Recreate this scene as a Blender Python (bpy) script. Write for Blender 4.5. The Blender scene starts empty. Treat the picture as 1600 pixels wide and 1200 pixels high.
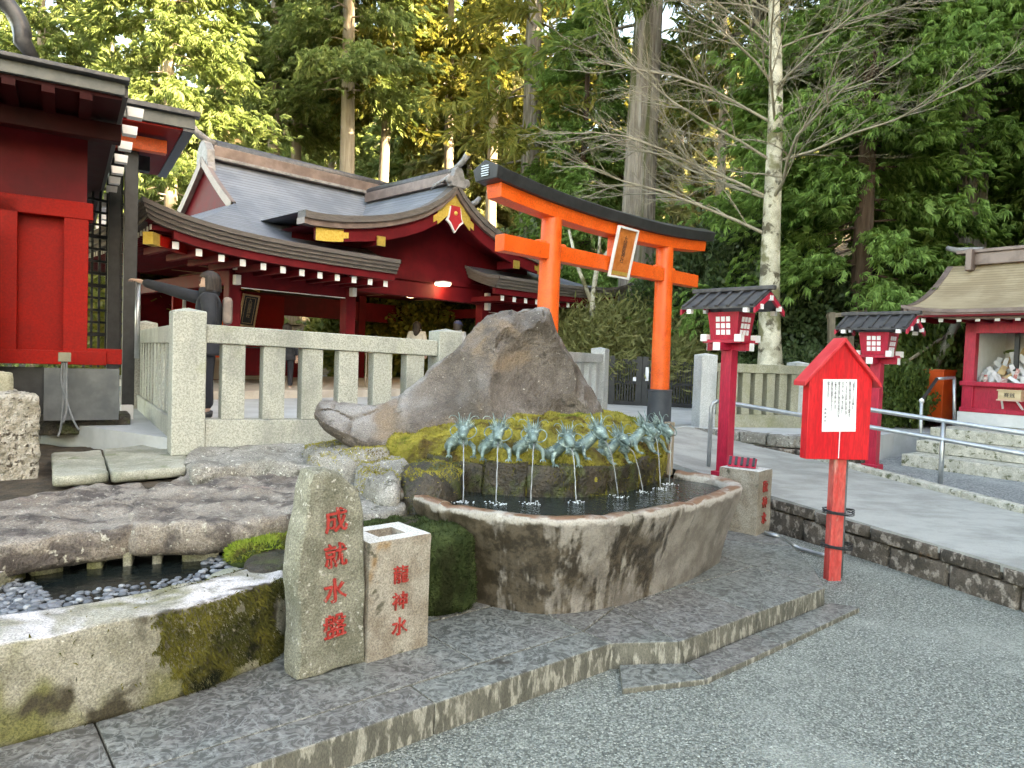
import bpy, math, random
import numpy as np
from mathutils import Vector, Matrix
R_ = math.radians
rnd = random.Random(7)
sc = bpy.context.scene
C = sc.collection

# ------------------------------------------------------------------ camera
cd = bpy.data.cameras.new('camera')
cam = bpy.data.objects.new('camera', cd)
C.objects.link(cam)
sc.camera = cam
cd.sensor_width = 36.0
cd.lens = 36.0 * 1100 / 1600
cd.clip_start = 0.05
cd.clip_end = 1500
CAMH, PITCH, ROLL = 1.6, math.atan(40 / 1100), R_(2.0)
_c, _s = math.cos(PITCH), math.sin(PITCH)
_fw = Vector((0, _c, -_s)); _u0 = Vector((0, _s, _c)); _r0 = Vector((1, 0, 0))
_r = _r0 * math.cos(ROLL) + _u0 * math.sin(ROLL)
_u = -_r0 * math.sin(ROLL) + _u0 * math.cos(ROLL)
_m = Matrix((_r, _u, -_fw)).transposed().to_4x4()
_m.translation = Vector((0, 0, CAMH))
cam.matrix_world = _m

# ------------------------------------------------------------------ daylight
SUN_DIR = Vector((0.80, -0.42, 0.0)).normalized()      # towards the sun, on the ground
SUN_EL = R_(25)
w = bpy.data.worlds.new('World'); sc.world = w
w.use_nodes = True
nt = w.node_tree; nt.nodes.clear()
sky = nt.nodes.new('ShaderNodeTexSky'); sky.sky_type = 'NISHITA'; sky.sun_disc = False
sky.sun_elevation = SUN_EL
sky.sun_rotation = math.atan2(SUN_DIR.x, SUN_DIR.y)
sky.air_density = 1.0; sky.dust_density = 1.6; sky.ozone_density = 1.0
bg = nt.nodes.new('ShaderNodeBackground'); bg.inputs[1].default_value = 0.15
ow = nt.nodes.new('ShaderNodeOutputWorld')
nt.links.new(sky.outputs[0], bg.inputs[0]); nt.links.new(bg.outputs[0], ow.inputs[0])
sl = bpy.data.lights.new('sun', 'SUN'); sl.energy = 4.2; sl.angle = R_(0.6); sl.color = (1.0, 0.95, 0.86)
so = bpy.data.objects.new('sun', sl); C.objects.link(so)
_d = Vector((SUN_DIR.x * math.cos(SUN_EL), SUN_DIR.y * math.cos(SUN_EL), math.sin(SUN_EL)))
so.rotation_euler = _d.to_track_quat('Z', 'Y').to_euler()
so.location = (20, -10, 40)
sc.view_settings.view_transform = 'Standard'
sc.view_settings.look = 'None'
sc.view_settings.gamma = 1.0
sc.view_settings.use_curve_mapping = False
sc.view_settings.exposure = 3.28
sc.view_settings.use_white_balance = True
sc.view_settings.white_balance_temperature = 9800
sc.view_settings.white_balance_tint = 10
sc.render.engine = 'CYCLES'
sc.cycles.use_denoising = True
sc.cycles.use_adaptive_sampling = True
sc.cycles.adaptive_threshold = 0.05
sc.cycles.max_bounces = 4
sc.cycles.diffuse_bounces = 2
sc.cycles.glossy_bounces = 2
sc.cycles.transmission_bounces = 3
sc.cycles.transparent_max_bounces = 6
sc.cycles.caustics_reflective = False
sc.cycles.caustics_refractive = False

# ------------------------------------------------------------------ from the photograph's points to the place
def ray(px, py):
    return _fw + _r * ((px - 800) / 1100) - _u * ((py - 600) / 1100)
def G(px, py, z=0.0):
    d = ray(px, py); t = (z - CAMH) / d.z
    return Vector((t * d.x, t * d.y, z))
def D(px, py, y):
    d = ray(px, py); t = y / d.y
    return Vector((t * d.x, y, CAMH + t * d.z))
def PR(p):
    q = Vector(p) - Vector((0, 0, CAMH)); z = q.dot(_fw)
    return 800 + 1100 * q.dot(_r) / z, 600 - 1100 * q.dot(_u) / z

# ------------------------------------------------------------------ mesh helpers
class MB:
    def __init__(s):
        s.v = []; s.f = []; s.mi = []; s.uv = None
    def add(s, vs, fs, mi=0):
        o = len(s.v); s.v += [tuple(p) for p in vs]
        for f in fs:
            s.f.append(tuple(i + o for i in f)); s.mi.append(mi)
        return s
    def hexa(s, p, mi=0):      # bottom 0-3 counter-clockwise, top 4-7
        return s.add(p, [(3, 2, 1, 0), (4, 5, 6, 7), (0, 1, 5, 4), (1, 2, 6, 5), (2, 3, 7, 6), (3, 0, 4, 7)], mi)
    def box(s, c, d, rz=0, mi=0, tx=1.0, ty=1.0, rx=0, ry=0):   # centre, size, tx/ty taper of the top
        hx, hy, hz = d[0] / 2, d[1] / 2, d[2] / 2
        pts = [(-hx, -hy, -hz), (hx, -hy, -hz), (hx, hy, -hz), (-hx, hy, -hz),
               (-hx * tx, -hy * ty, hz), (hx * tx, -hy * ty, hz), (hx * tx, hy * ty, hz), (-hx * tx, hy * ty, hz)]
        if rx or ry or rz:
            m = Matrix.Rotation(rz, 3, 'Z') @ Matrix.Rotation(ry, 3, 'Y') @ Matrix.Rotation(rx, 3, 'X')
            pts = [m @ Vector(p) for p in pts]
        return s.hexa([(p[0] + c[0], p[1] + c[1], p[2] + c[2]) for p in pts], mi)
    def bar(s, a, b, w, h, mi=0, up=(0, 0, 1)):      # box from a to b, width w, height h
        a = Vector(a); b = Vector(b); t = (b - a).normalized(); u = Vector(up)
        x = t.cross(u)
        if x.length < 1e-4: x = t.cross(Vector((1, 0, 0)))
        x.normalize(); u = x.cross(t).normalized()
        x *= w / 2; u = u * (h / 2)
        return s.hexa([a + x - u, b + x - u, b - x - u, a - x - u, a + x + u, b + x + u, b - x + u, a - x + u], mi)
    def tube(s, pts, r, n=8, mi=0, cap=True, flat=1.0):
        pts = [Vector(p) for p in pts]
        k = len(pts)
        if not hasattr(r, '__len__'): r = [r] * k
        vs = []; fs = []
        ref = None
        for i in range(k):
            t = (pts[min(i + 1, k - 1)] - pts[max(i - 1, 0)])
            t = t.normalized() if t.length > 1e-9 else Vector((0, 0, 1))
            if ref is None:
                ref = Vector((0, 0, 1)) if abs(t.z) < .9 else Vector((1, 0, 0))
            x = ref - t * ref.dot(t)
            if x.length < 1e-5: x = t.orthogonal()
            x.normalize(); ref = x
            y = t.cross(x)
            for j in range(n):
                a = 2 * math.pi * j / n
                vs.append(pts[i] + x * (math.cos(a) * r[i]) + y * (math.sin(a) * r[i] * flat))
        for i in range(k - 1):
            for j in range(n):
                a = i * n + j; b = i * n + (j + 1) % n
                fs.append((a, b, b + n, a + n))
        if cap:
            fs.append(tuple(range(n - 1, -1, -1))); fs.append(tuple((k - 1) * n + j for j in range(n)))
        return s.add(vs, fs, mi)
    def lathe(s, prof, n=24, c=(0, 0, 0), mi=0, sx=1, sy=1):
        vs = []; fs = []
        for r, z in prof:
            for j in range(n):
                a = 2 * math.pi * j / n
                vs.append((c[0] + math.cos(a) * r * sx, c[1] + math.sin(a) * r * sy, c[2] + z))
        for i in range(len(prof) - 1):
            for j in range(n):
                a = i * n + j; b = i * n + (j + 1) % n
                fs.append((a, b, b + n, a + n))
        fs.append(tuple(range(n - 1, -1, -1))); fs.append(tuple((len(prof) - 1) * n + j for j in range(n)))
        return s.add(vs, fs, mi)
    def prism(s, poly, vec, mi=0):      # closed polygon of 3-D points pushed along vec
        k = len(poly); vec = Vector(vec)
        a = [Vector(p) for p in poly]; b = [p + vec for p in a]
        fs = [tuple(range(k - 1, -1, -1)), tuple(range(k, 2 * k))]
        for i in range(k):
            j = (i + 1) % k; fs.append((i, j, j + k, i + k))
        return s.add(a + b, fs, mi)
    def grid(s, pts, nu, nv, mi=0):      # pts row major nv rows of nu
        fs = [(r * nu + c, r * nu + c + 1, (r + 1) * nu + c + 1, (r + 1) * nu + c) for r in range(nv - 1) for c in range(nu - 1)]
        return s.add(pts, fs, mi)
    def sheet(s, top, nu, nv, th, mi=0):      # a grid with thickness th downwards, closed
        o = len(s.v); n = nu * nv
        s.grid(top, nu, nv, mi)
        bot = [(p[0], p[1], p[2] - th) for p in top]
        o2 = len(s.v); s.v += [tuple(p) for p in bot]
        for r in range(nv - 1):
            for c in range(nu - 1):
                a = o2 + r * nu + c
                s.f.append((a + nu, a + nu + 1, a + 1, a)); s.mi.append(mi)
        edge = [c for c in range(nu)] + [r * nu + nu - 1 for r in range(1, nv)] + [(nv - 1) * nu + c for c in range(nu - 2, -1, -1)] + [r * nu for r in range(nv - 2, 0, -1)]
        for i in range(len(edge)):
            a, b = edge[i], edge[(i + 1) % len(edge)]
            s.f.append((o + b, o + a, o2 + a, o2 + b)); s.mi.append(mi)
        return s
    def build(s, name, mats, parent=None, smooth=False, bevel=0.0, world=False, fixn=True, angle=None):
        me = bpy.data.meshes.new(name)
        vs = s.v
        if world and parent is not None:
            mi = _root_matrix(parent).inverted()
            vs = [tuple(mi @ Vector(p)) for p in vs]
        me.from_pydata(vs, [], s.f)
        if not isinstance(mats, (list, tuple)): mats = [mats]
        for m in mats: me.materials.append(m)
        if len(mats) > 1: me.polygons.foreach_set('material_index', s.mi)
        if fixn:
            import bmesh
            b = bmesh.new(); b.from_mesh(me); bmesh.ops.recalc_face_normals(b, faces=b.faces[:]); b.to_mesh(me); b.free()
        if smooth:
            me.polygons.foreach_set('use_smooth', [True] * len(me.polygons))
            if angle:
                me.set_sharp_from_angle(angle=R_(angle))
        me.update()
        o = bpy.data.objects.new(name, me); C.objects.link(o)
        if parent is not None: o.parent = parent
        if bevel:
            bv = o.modifiers.new('bevel', 'BEVEL'); bv.width = bevel; bv.segments = 2; bv.limit_method = 'ANGLE'; bv.angle_limit = R_(40)
        return o

def _root_matrix(o):
    m = Matrix.Translation(o.location) @ o.rotation_euler.to_matrix().to_4x4() @ Matrix.Diagonal((*o.scale, 1))
    return _root_matrix(o.parent) @ m if o.parent else m

def tag(o, label=None, cat=None, group=None, kind=None):
    if label: o['label'] = label
    if cat: o['category'] = cat
    if group: o['group'] = group
    if kind: o['kind'] = kind
    return o
def thing(name, label, cat, loc=(0, 0, 0), rz=0, group=None):
    o = bpy.data.objects.new(name, None); C.objects.link(o)
    o.location = loc; o.rotation_euler = (0, 0, rz); o.empty_display_size = .1
    return tag(o, label, cat, group)
def inst(o, parent, loc=(0, 0, 0), rot=(0, 0, 0), scale=(1, 1, 1), name=None):      # one more piece that shares o's mesh
    c = bpy.data.objects.new(name or o.name.split('.')[0], o.data); C.objects.link(c)
    c.parent = parent; c.location = loc; c.rotation_euler = rot; c.scale = scale
    for md in o.modifiers:
        if md.type == 'BEVEL':
            b = c.modifiers.new('bevel', 'BEVEL'); b.width = md.width; b.segments = 2; b.limit_method = 'ANGLE'; b.angle_limit = md.angle_limit
    return c
def dup(root, loc, rz, label=None, scale=None):
    def cp(o, par):
        c = o.copy(); C.objects.link(c)
        if par is not None: c.parent = par
        for ch in o.children: cp(ch, c)
        return c
    r = cp(root, None); r.location = loc; r.rotation_euler = (0, 0, rz)
    if scale is not None: r.scale = scale
    if label: r['label'] = label
    return r
def lerp(a, b, t): return a + (b - a) * t
def vn(x, y, z, s=1.0, seed=0):      # cheap smooth value noise, -1..1
    from mathutils import noise
    return noise.noise(Vector((x * s + seed * 13.7, y * s - seed * 7.1, z * s + seed * 3.3)))
def text_part(body, size, material, parent, loc, rot, name='lettering', line=1.0, extrude=0.001, align='CENTER', bold=0.0):
    cu = bpy.data.curves.new(name, 'FONT'); cu.body = body; cu.size = size; cu.align_x = align; cu.align_y = 'TOP'
    cu.space_line = line; cu.extrude = extrude; cu.offset = bold * size; cu.resolution_u = 2
    t = bpy.data.objects.new(name, cu); C.objects.link(t)
    me = bpy.data.meshes.new_from_object(t.evaluated_get(bpy.context.evaluated_depsgraph_get()))
    bpy.data.objects.remove(t); bpy.data.curves.remove(cu)
    me.name = name; me.materials.clear(); me.materials.append(material)
    o = bpy.data.objects.new(name, me); C.objects.link(o); o.parent = parent; o.location = loc; o.rotation_euler = rot
    return o

# ------------------------------------------------------------------ materials
def _nodes(name):
    m = bpy.data.materials.new(name); m.use_nodes = True
    n = m.node_tree; b = n.nodes['Principled BSDF']
    return m, n, b
def _noise(n, sc_, det=4, rough=.6, vec=None, dist=0.0):
    t = n.nodes.new('ShaderNodeTexNoise'); t.inputs['Scale'].default_value = sc_; t.inputs['Detail'].default_value = det
    t.inputs['Roughness'].default_value = rough; t.inputs['Distortion'].default_value = dist
    if vec: n.links.new(vec, t.inputs['Vector'])
    return t.outputs[0]
def _ramp(n, fac, lo, hi):
    r = n.nodes.new('ShaderNodeMapRange'); r.inputs[1].default_value = lo; r.inputs[2].default_value = hi; r.interpolation_type = 'SMOOTHSTEP'
    n.links.new(fac, r.inputs[0]); return r.outputs[0]
def _mix(n, fac, a, b):
    x = n.nodes.new('ShaderNodeMix'); x.data_type = 'RGBA'
    if isinstance(fac, (int, float)): x.inputs[0].default_value = fac
    else: n.links.new(fac, x.inputs[0])
    for s_, i in ((a, 6), (b, 7)):
        if isinstance(s_, tuple): x.inputs[i].default_value = (*s_[:3], 1)
        else: n.links.new(s_, x.inputs[i])
    return x.outputs[2]
def _math(n, op, a, b=0.0):
    x = n.nodes.new('ShaderNodeMath'); x.operation = op
    for s_, i in ((a, 0), (b, 1)):
        if isinstance(s_, (int, float)): x.inputs[i].default_value = s_
        else: n.links.new(s_, x.inputs[i])
    return x.outputs[0]
def _bump(n, b, h, strength, dist=0.01):
    x = n.nodes.new('ShaderNodeBump'); x.inputs['Strength'].default_value = strength; x.inputs['Distance'].default_value = dist
    n.links.new(h, x.inputs['Height']); n.links.new(x.outputs[0], b.inputs['Normal'])
    return x
def _pos(n, stretch=None):
    g = n.nodes.new('ShaderNodeNewGeometry')
    if stretch:
        mp = n.nodes.new('ShaderNodeMapping'); mp.inputs['Scale'].default_value = stretch
        n.links.new(g.outputs['Position'], mp.inputs[0]); return mp.outputs[0]
    return g.outputs['Position']
def mat(name, c1, c2=None, s=5.0, rough=.55, metal=0.0, bump=0.0, bs=40.0, bd=.004, spots=None, stretch=None, lohi=(.35, .65), rvar=.12, spec=.5, coat=0, grain=0.0, gs=120.0):
    """base colour c1 drifting to c2 on a noise of scale s; spots = list of (colour, scale, lo, hi[, up]) laid on top"""
    m, n, b = _nodes(name)
    p = _pos(n, stretch)
    nz = _noise(n, s, 4, .65, p)
    col = _mix(n, _ramp(n, nz, *lohi), c1, c2 or c1)
    for i, sp in enumerate(spots or ()):
        f = _ramp(n, _noise(n, sp[1], 3, .62, p, .3), sp[2], sp[3])
        if len(sp) > 4 and sp[4]:
            g = n.nodes.new('ShaderNodeNewGeometry'); x = n.nodes.new('ShaderNodeSeparateXYZ'); n.links.new(g.outputs['Normal'], x.inputs[0])
            f = _math(n, 'MULTIPLY', f, _ramp(n, x.outputs[2], sp[4] - .25, sp[4] + .25))
        col = _mix(n, f, col, sp[0])
    if grain:
        hs = n.nodes.new('ShaderNodeHueSaturation'); hs.inputs['Saturation'].default_value = 1.0
        gv = _math(n, 'ADD', _math(n, 'MULTIPLY', _ramp(n, _noise(n, gs, 2, .8, p), .3, .7), grain * 2), 1 - grain)
        n.links.new(gv, hs.inputs['Value']); n.links.new(col, hs.inputs['Color']); col = hs.outputs[0]
    n.links.new(col, b.inputs['Base Color'])
    b.inputs['Metallic'].default_value = metal
    b.inputs['Specular IOR Level'].default_value = spec
    b.inputs['Coat Weight'].default_value = coat
    rr = _math(n, 'ADD', _math(n, 'MULTIPLY', nz, rvar * 2), rough - rvar)
    n.links.new(rr, b.inputs['Roughness'])
    if bump:
        _bump(n, b, _noise(n, bs, 3, .7, p), bump, bd)
    return m
# ------------------------------------------------------------------ the palette
M = {}
def gravel_mat(name, ca, cb, cc, s=55.0):
    m, n, b = _nodes(name); p = _pos(n)
    v = n.nodes.new('ShaderNodeTexVoronoi'); v.inputs['Scale'].default_value = s; n.links.new(p, v.inputs['Vector'])
    sp = n.nodes.new('ShaderNodeSeparateColor'); n.links.new(v.outputs['Color'], sp.inputs[0])
    col = _mix(n, _ramp(n, sp.outputs[0], .1, .9), ca, cb)
    col = _mix(n, _ramp(n, sp.outputs[1], .75, .95), col, cc)
    col = _mix(n, _math(n, 'MULTIPLY', _ramp(n, v.outputs['Distance'], .45, .78), .45), col, (.05, .055, .05))
    big = _noise(n, 1.1, 5, .6, p)
    col = _mix(n, _math(n, 'MULTIPLY', _ramp(n, big, .5, .75), .55), col, cc)
    n.links.new(col, b.inputs['Base Color']); b.inputs['Roughness'].default_value = .7
    inv = _math(n, 'SUBTRACT', 1.0, v.outputs['Distance'])
    _bump(n, b, inv, 1.0, .02)
    return m
M['gravel'] = gravel_mat('gravel', (.17, .188, .162), (.41, .435, .385), (.58, .605, .54), 105)
M['gravel2'] = gravel_mat('pale_gravel', (.2, .225, .23), (.38, .40, .40), (.52, .54, .54), 60)
def granite_mat(name, a, bcol, dark, s=90.0, moss=None, mlo=.55):
    m, n, b = _nodes(name); p = _pos(n)
    f1 = _noise(n, s, 3, .8, p); f2 = _noise(n, s * 1.7, 2, .7, p)
    col = _mix(n, _ramp(n, f1, .42, .58), a, bcol)
    col = _mix(n, _ramp(n, f2, .60, .68), col, dark)
    if moss: col = _mix(n, _math(n, 'MULTIPLY', _ramp(n, _noise(n, 2.2, 5, .65, p), mlo, mlo + .2), .7), col, moss)
    oi = n.nodes.new('ShaderNodeObjectInfo')
    col = _mix(n, _math(n, 'MULTIPLY', _ramp(n, _noise(n, 1.7, 4, .65, _pos(n, (1, 1, .5))), .45, .65), .5), col, dark)
    col = _mix(n, _math(n, 'MULTIPLY', oi.outputs['Random'], .3), col, a)
    n.links.new(col, b.inputs['Base Color']); b.inputs['Roughness'].default_value = .75
    _bump(n, b, f1, .35, .003)
    return m
M['granite'] = granite_mat('granite', (.31, .32, .275), (.52, .52, .46), (.13, .14, .13), 70, (.34, .36, .2))
M['granite_pale'] = granite_mat('pale_granite', (.42, .44, .43), (.62, .64, .63), (.22, .24, .24), 70)
M['granite_old'] = granite_mat('old_granite', (.30, .29, .21), (.44, .42, .32), (.16, .16, .11), 60, (.2, .21, .09), .45)
M['concrete'] = mat('ramp_concrete', (.27, .27, .25), (.40, .40, .37), 1.6, .8, bump=.3, bs=120, bd=.002, spots=[((.25, .25, .23), 5.0, .66, .76)], stretch=(1, 1.6, 1), grain=0.14)
M['kerbstone'] = mat('kerb_concrete', (.36, .35, .29), (.55, .53, .46), 9, .85, bump=.5, bs=50, spots=[((.10, .11, .06), 14, .56, .68)], grain=0.35)
def paving_mat():
    m, n, b = _nodes('slate_paving'); p = _pos(n)
    oi = n.nodes.new('ShaderNodeObjectInfo')
    d = _noise(n, 2.2, 4, .6, p)
    wv = n.nodes.new('ShaderNodeTexNoise'); wv.inputs['Scale'].default_value = 7.5; wv.inputs['Detail'].default_value = 4; wv.inputs['Distortion'].default_value = 1.7
    n.links.new(p, wv.inputs['Vector'])
    fine = _noise(n, 60, 3, .75, p)
    sw = _noise(n, 15, 4, .65, p, 2.2)
    col = _mix(n, _ramp(n, sw, .40, .60), (.075, .08, .073), (.225, .235, .215))
    warm = _mix(n, _ramp(n, sw, .40, .60), (.08, .076, .07), (.215, .206, .19))
    col = _mix(n, _ramp(n, _math(n, 'ADD', oi.outputs['Random'], _math(n, 'MULTIPLY', _math(n, 'SUBTRACT', d, .5), 1.2)), .45, .7), col, warm)
    vein = _math(n, 'SUBTRACT', 1.0, _ramp(n, _math(n, 'ABSOLUTE', _math(n, 'SUBTRACT', wv.outputs[0], .5)), .0, .035))
    col = _mix(n, _math(n, 'MULTIPLY', vein, .45), col, (.40, .41, .38))
    col = _mix(n, _math(n, 'MULTIPLY', _ramp(n, fine, .45, .7), .35), col, (.07, .07, .06))
    col = _mix(n, _ramp(n, _noise(n, 3.5, 4, .65, p), .62, .72), col, (.05, .045, .038))
    n.links.new(col, b.inputs['Base Color'])
    n.links.new(_math(n, 'ADD', _math(n, 'MULTIPLY', d, .6), .2), b.inputs['Roughness'])
    _bump(n, b, _math(n, 'ADD', wv.outputs[0], _math(n, 'MULTIPLY', fine, .35)), .5, .006)
    return m
M['paving'] = paving_mat()
M['kerbface'] = mat('streaked_kerb', (.10, .095, .075), (.16, .15, .12), 6, .8, bump=.5, bs=60, spots=[((.34, .32, .265), 13, .50, .62)], stretch=(2.2, 2.2, .6), grain=0.3)
M['wallstone'] = mat('dark_streaked_stone', (.05, .040, .030), (.12, .095, .075), 7, .8, bump=.7, bs=45, bd=.01, spots=[((.30, .255, .215), 15, .50, .64), ((.20, .10, .04), 4, .66, .74)], stretch=(1, 1, .8), grain=0.35)
M['bigrock'] = mat('andesite_boulder', (.068, .053, .041), (.155, .128, .108), 3.0, .6, bump=1.0, bs=22, bd=.03, spots=[((.42, .385, .33), 34, .67, .72), ((.27, .255, .24), 1.4, .46, .62, .62), ((.045, .037, .03), 6, .60, .70), ((.20, .145, .10), 1.8, .52, .66)], grain=0.45)
M['flatrock'] = mat('pinkish_flat_rock', (.19, .155, .125), (.30, .265, .225), 2.6, .72, bump=1.3, bs=30, bd=.015, spots=[((.085, .07, .062), 5, .46, .62), ((.42, .40, .335), 26, .60, .69), ((.36, .26, .225), 1.6, .58, .72)], grain=0.4)
M['greyrock'] = mat('grey_lichen_rock', (.17, .16, .135), (.31, .295, .265), 4.0, .8, bump=1.0, bs=34, bd=.015, spots=[((.09, .085, .07), 8, .55, .68), ((.55, .54, .48), 38, .60, .68)], grain=0.45)
M['flagstone'] = mat('greenish_flagstone', (.24, .245, .19), (.36, .36, .30), 4, .8, bump=.6, bs=30, spots=[((.2, .22, .14), 9, .58, .7)], grain=0.35)
M['trough'] = mat('stained_trough_stone', (.20, .185, .135), (.36, .335, .27), 3.4, .72, bump=.8, bs=40, bd=.01, spots=[((.62, .58, .58), 2.4, .44, .58, .75), ((.55, .52, .45), 50, .66, .72), ((.15, .145, .05), 2.0, .44, .62), ((.05, .04, .022), 3.0, .56, .66)], grain=0.4)
def basin_mat():
    m, n, b = _nodes('wet_basin_stone'); p = _pos(n); ps = _pos(n, (5.5, 5.5, .55))
    col = _mix(n, _ramp(n, _noise(n, 5, 4, .65, p), .35, .65), (.18, .155, .13), (.33, .295, .255))
    xx = n.nodes.new('ShaderNodeSeparateXYZ'); n.links.new(p, xx.inputs[0])
    wet = _math(n, 'ADD', _noise(n, 1.0, 4, .6, ps), _math(n, 'MULTIPLY', _noise(n, 6, 4, .7, p), .35))
    wet = _math(n, 'SUBTRACT', wet, _math(n, 'MULTIPLY', xx.outputs[0], .12))
    wf = _ramp(n, wet, .56, .66)
    col = _mix(n, wf, col, _mix(n, _ramp(n, _noise(n, 9, 4, .7, p), .4, .62), (.040, .030, .019), (.115, .09, .062)))
    rimf = _ramp(n, _math(n, 'ADD', xx.outputs[2], _math(n, 'MULTIPLY', _noise(n, 7, 4, .6, p), .16)), .745, .77)
    col = _mix(n, _math(n, 'MULTIPLY', rimf, .6), col, (.56, .52, .46))
    g = n.nodes.new('ShaderNodeNewGeometry'); gx = n.nodes.new('ShaderNodeSeparateXYZ'); n.links.new(g.outputs['Normal'], gx.inputs[0])
    rust = _math(n, 'MULTIPLY', _ramp(n, gx.outputs[2], .5, .8), _ramp(n, _noise(n, 6, 4, .6, p), .3, .55))
    col = _mix(n, rust, col, (.20, .10, .055))
    drip = _math(n, 'MULTIPLY', _ramp(n, _noise(n, 1.6, 3, .6, ps), .60, .68), _ramp(n, _noise(n, 8, 3, .6, p), .45, .6))
    col = _mix(n, _math(n, 'MULTIPLY', drip, .8), col, (.42, .38, .32))
    col = _mix(n, _math(n, 'MULTIPLY', _ramp(n, _noise(n, 90, 2, .8, p), .45, .7), .35), col, (.05, .045, .035))
    n.links.new(col, b.inputs['Base Color'])
    n.links.new(_math(n, 'SUBTRACT', .62, _math(n, 'MULTIPLY', wf, .34)), b.inputs['Roughness'])
    _bump(n, b, _noise(n, 45, 5, .7, p), .5, .006)
    return m
M['basin'] = basin_mat()
M['mossstone'] = mat('wet_dark_mossy_stone', (.018, .015, .010), (.06, .046, .03), 6, .5, bump=1.0, bs=26, bd=.03, spots=[((.055, .065, .018), 5, .5, .64)], grain=0.4)
M['moss'] = mat('yellow_moss_bed', (.19, .165, .04), (.32, .28, .06), 4, .95, bump=1.0, bs=40, bd=.03, spots=[((.10, .07, .03), 5, .50, .66), ((.36, .31, .07), 2.2, .55, .72)], spec=.1)
M['moss_tuft'] = mat('yellow_moss_tufts', (.25, .225, .045), (.40, .355, .078), 4, .95, spots=[((.15, .11, .035), 5, .52, .66), ((.13, .17, .03), 3, .55, .68)], spec=.1)
M['moss_green'] = mat('deep_green_moss', (.028, .042, .014), (.07, .095, .035), 6, .95, bump=1.0, bs=50, bd=.02, spots=[((.025, .03, .012), 4, .5, .66)], spec=.1)
M['moss_dark'] = mat('olive_hanging_moss', (.055, .055, .018), (.16, .14, .03), 4, .95, bump=.8, bs=50, spots=[((.02, .022, .012), 4.5, .5, .64)], spec=.1)
M['inscribed'] = mat('inscribed_grey_stone', (.16, .155, .112), (.27, .26, .20), 6, .82, bump=1.2, bs=40, bd=.01, spots=[((.46, .44, .38), 36, .60, .68), ((.12, .115, .07), 3.2, .58, .72)], grain=0.4)
M['pillarstone'] = mat('brown_stained_pillar_stone', (.25, .205, .155), (.37, .33, .27), 7, .8, bump=.7, bs=45, bd=.008, spots=[((.30, .16, .05), 4, .60, .74), ((.10, .09, .06), 9, .62, .72), ((.62, .61, .57), 3, .1, .3, .85)], grain=0.35)
M['char_red'] = mat('carved_red_paint', (.36, .022, .016), (.48, .05, .04), 40, .75, spots=[((.34, .30, .25), 60, .60, .68)])
M['torii'] = mat('vermilion_lacquer', (.80, .095, .012), (.86, .125, .02), 3, .42, bump=.05, bs=30, spots=[((.70, .07, .01), 7, .6, .75)], grain=.16, gs=55)
M['crimson'] = mat('crimson_painted_wood', (.42, .009, .036), (.50, .015, .048), 6, .42, bump=.12, bs=60, stretch=(1, 1, .2), spots=[((.22, .006, .02), 10, .62, .75)], grain=.16, gs=55)
M['sign_red'] = mat('bright_red_board', (.62, .006, .014), (.70, .012, .02), 4, .45, bump=.1, bs=60, stretch=(1, 1, .15), spots=[((.45, .006, .012), 9, .62, .76)], grain=.16, gs=55)
M['sign_post'] = mat('faded_red_post', (.55, .04, .035), (.66, .15, .12), 5, .6, spots=[((.62, .30, .25), 12, .58, .7)], stretch=(1, 1, .3), grain=.16, gs=55)
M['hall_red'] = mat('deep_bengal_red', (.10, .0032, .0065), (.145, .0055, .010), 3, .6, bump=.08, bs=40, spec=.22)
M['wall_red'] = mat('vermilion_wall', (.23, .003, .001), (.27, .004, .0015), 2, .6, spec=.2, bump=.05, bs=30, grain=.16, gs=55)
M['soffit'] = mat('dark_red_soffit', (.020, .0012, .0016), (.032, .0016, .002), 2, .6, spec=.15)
M['black'] = mat('black_lacquer', (.018, .020, .022), (.032, .034, .037), 8, .45, bump=.1, bs=60)
M['sleeve'] = mat('dark_grey_sleeve', (.035, .042, .050), (.055, .062, .07), 6, .55)
M['white'] = mat('white_paint', (.74, .74, .72), (.80, .80, .79), 10, .6)
M['gold'] = mat('gilt_fitting', (.72, .47, .09), (.85, .62, .16), 30, .38, metal=.65, bump=.8, bs=60, bd=.01)
M['gold_plain'] = mat('plain_gilt', (.74, .50, .11), (.84, .60, .16), 20, .35, metal=.65)
M['steel'] = mat('galvanised_steel', (.40, .43, .45), (.50, .53, .55), 12, .38, metal=.75)
M['grey_pole'] = mat('grey_pole_paint', (.12, .135, .14), (.17, .18, .185), 12, .5)
M['zinc'] = mat('dull_zinc_sheet', (.085, .095, .10), (.14, .15, .155), 3, .4, metal=.3)
M['wood_pale'] = mat('pale_wood', (.52, .38, .22), (.64, .50, .32), 6, .6, stretch=(1, 1, 4))
M['wood_grey'] = mat('weathered_wood', (.20, .16, .115), (.32, .27, .20), 8, .85, bump=.5, bs=50, stretch=(1, 1, .2))
M['bamboo'] = mat('bamboo_cane', (.50, .43, .24), (.62, .56, .36), 9, .5, spots=[((.30, .25, .12), 16, .6, .7)])
M['paper'] = mat('white_paper', (.78, .79, .82), (.84, .85, .87), 6, .8)
M['ink'] = mat('black_ink', (.02, .02, .025), (.03, .03, .035), 6, .7)
M['roof_dark'] = mat('dark_copper_tile', (.045, .045, .05), (.085, .082, .085), 12, .42, metal=.2)
M['litter'] = mat('leaf_litter', (.035, .027, .018), (.09, .065, .042), 9, .9, bump=1, bs=30, bd=.02)
M['plaster'] = mat('pale_plaster', (.60, .62, .62), (.68, .69, .69), 5, .8)

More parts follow.
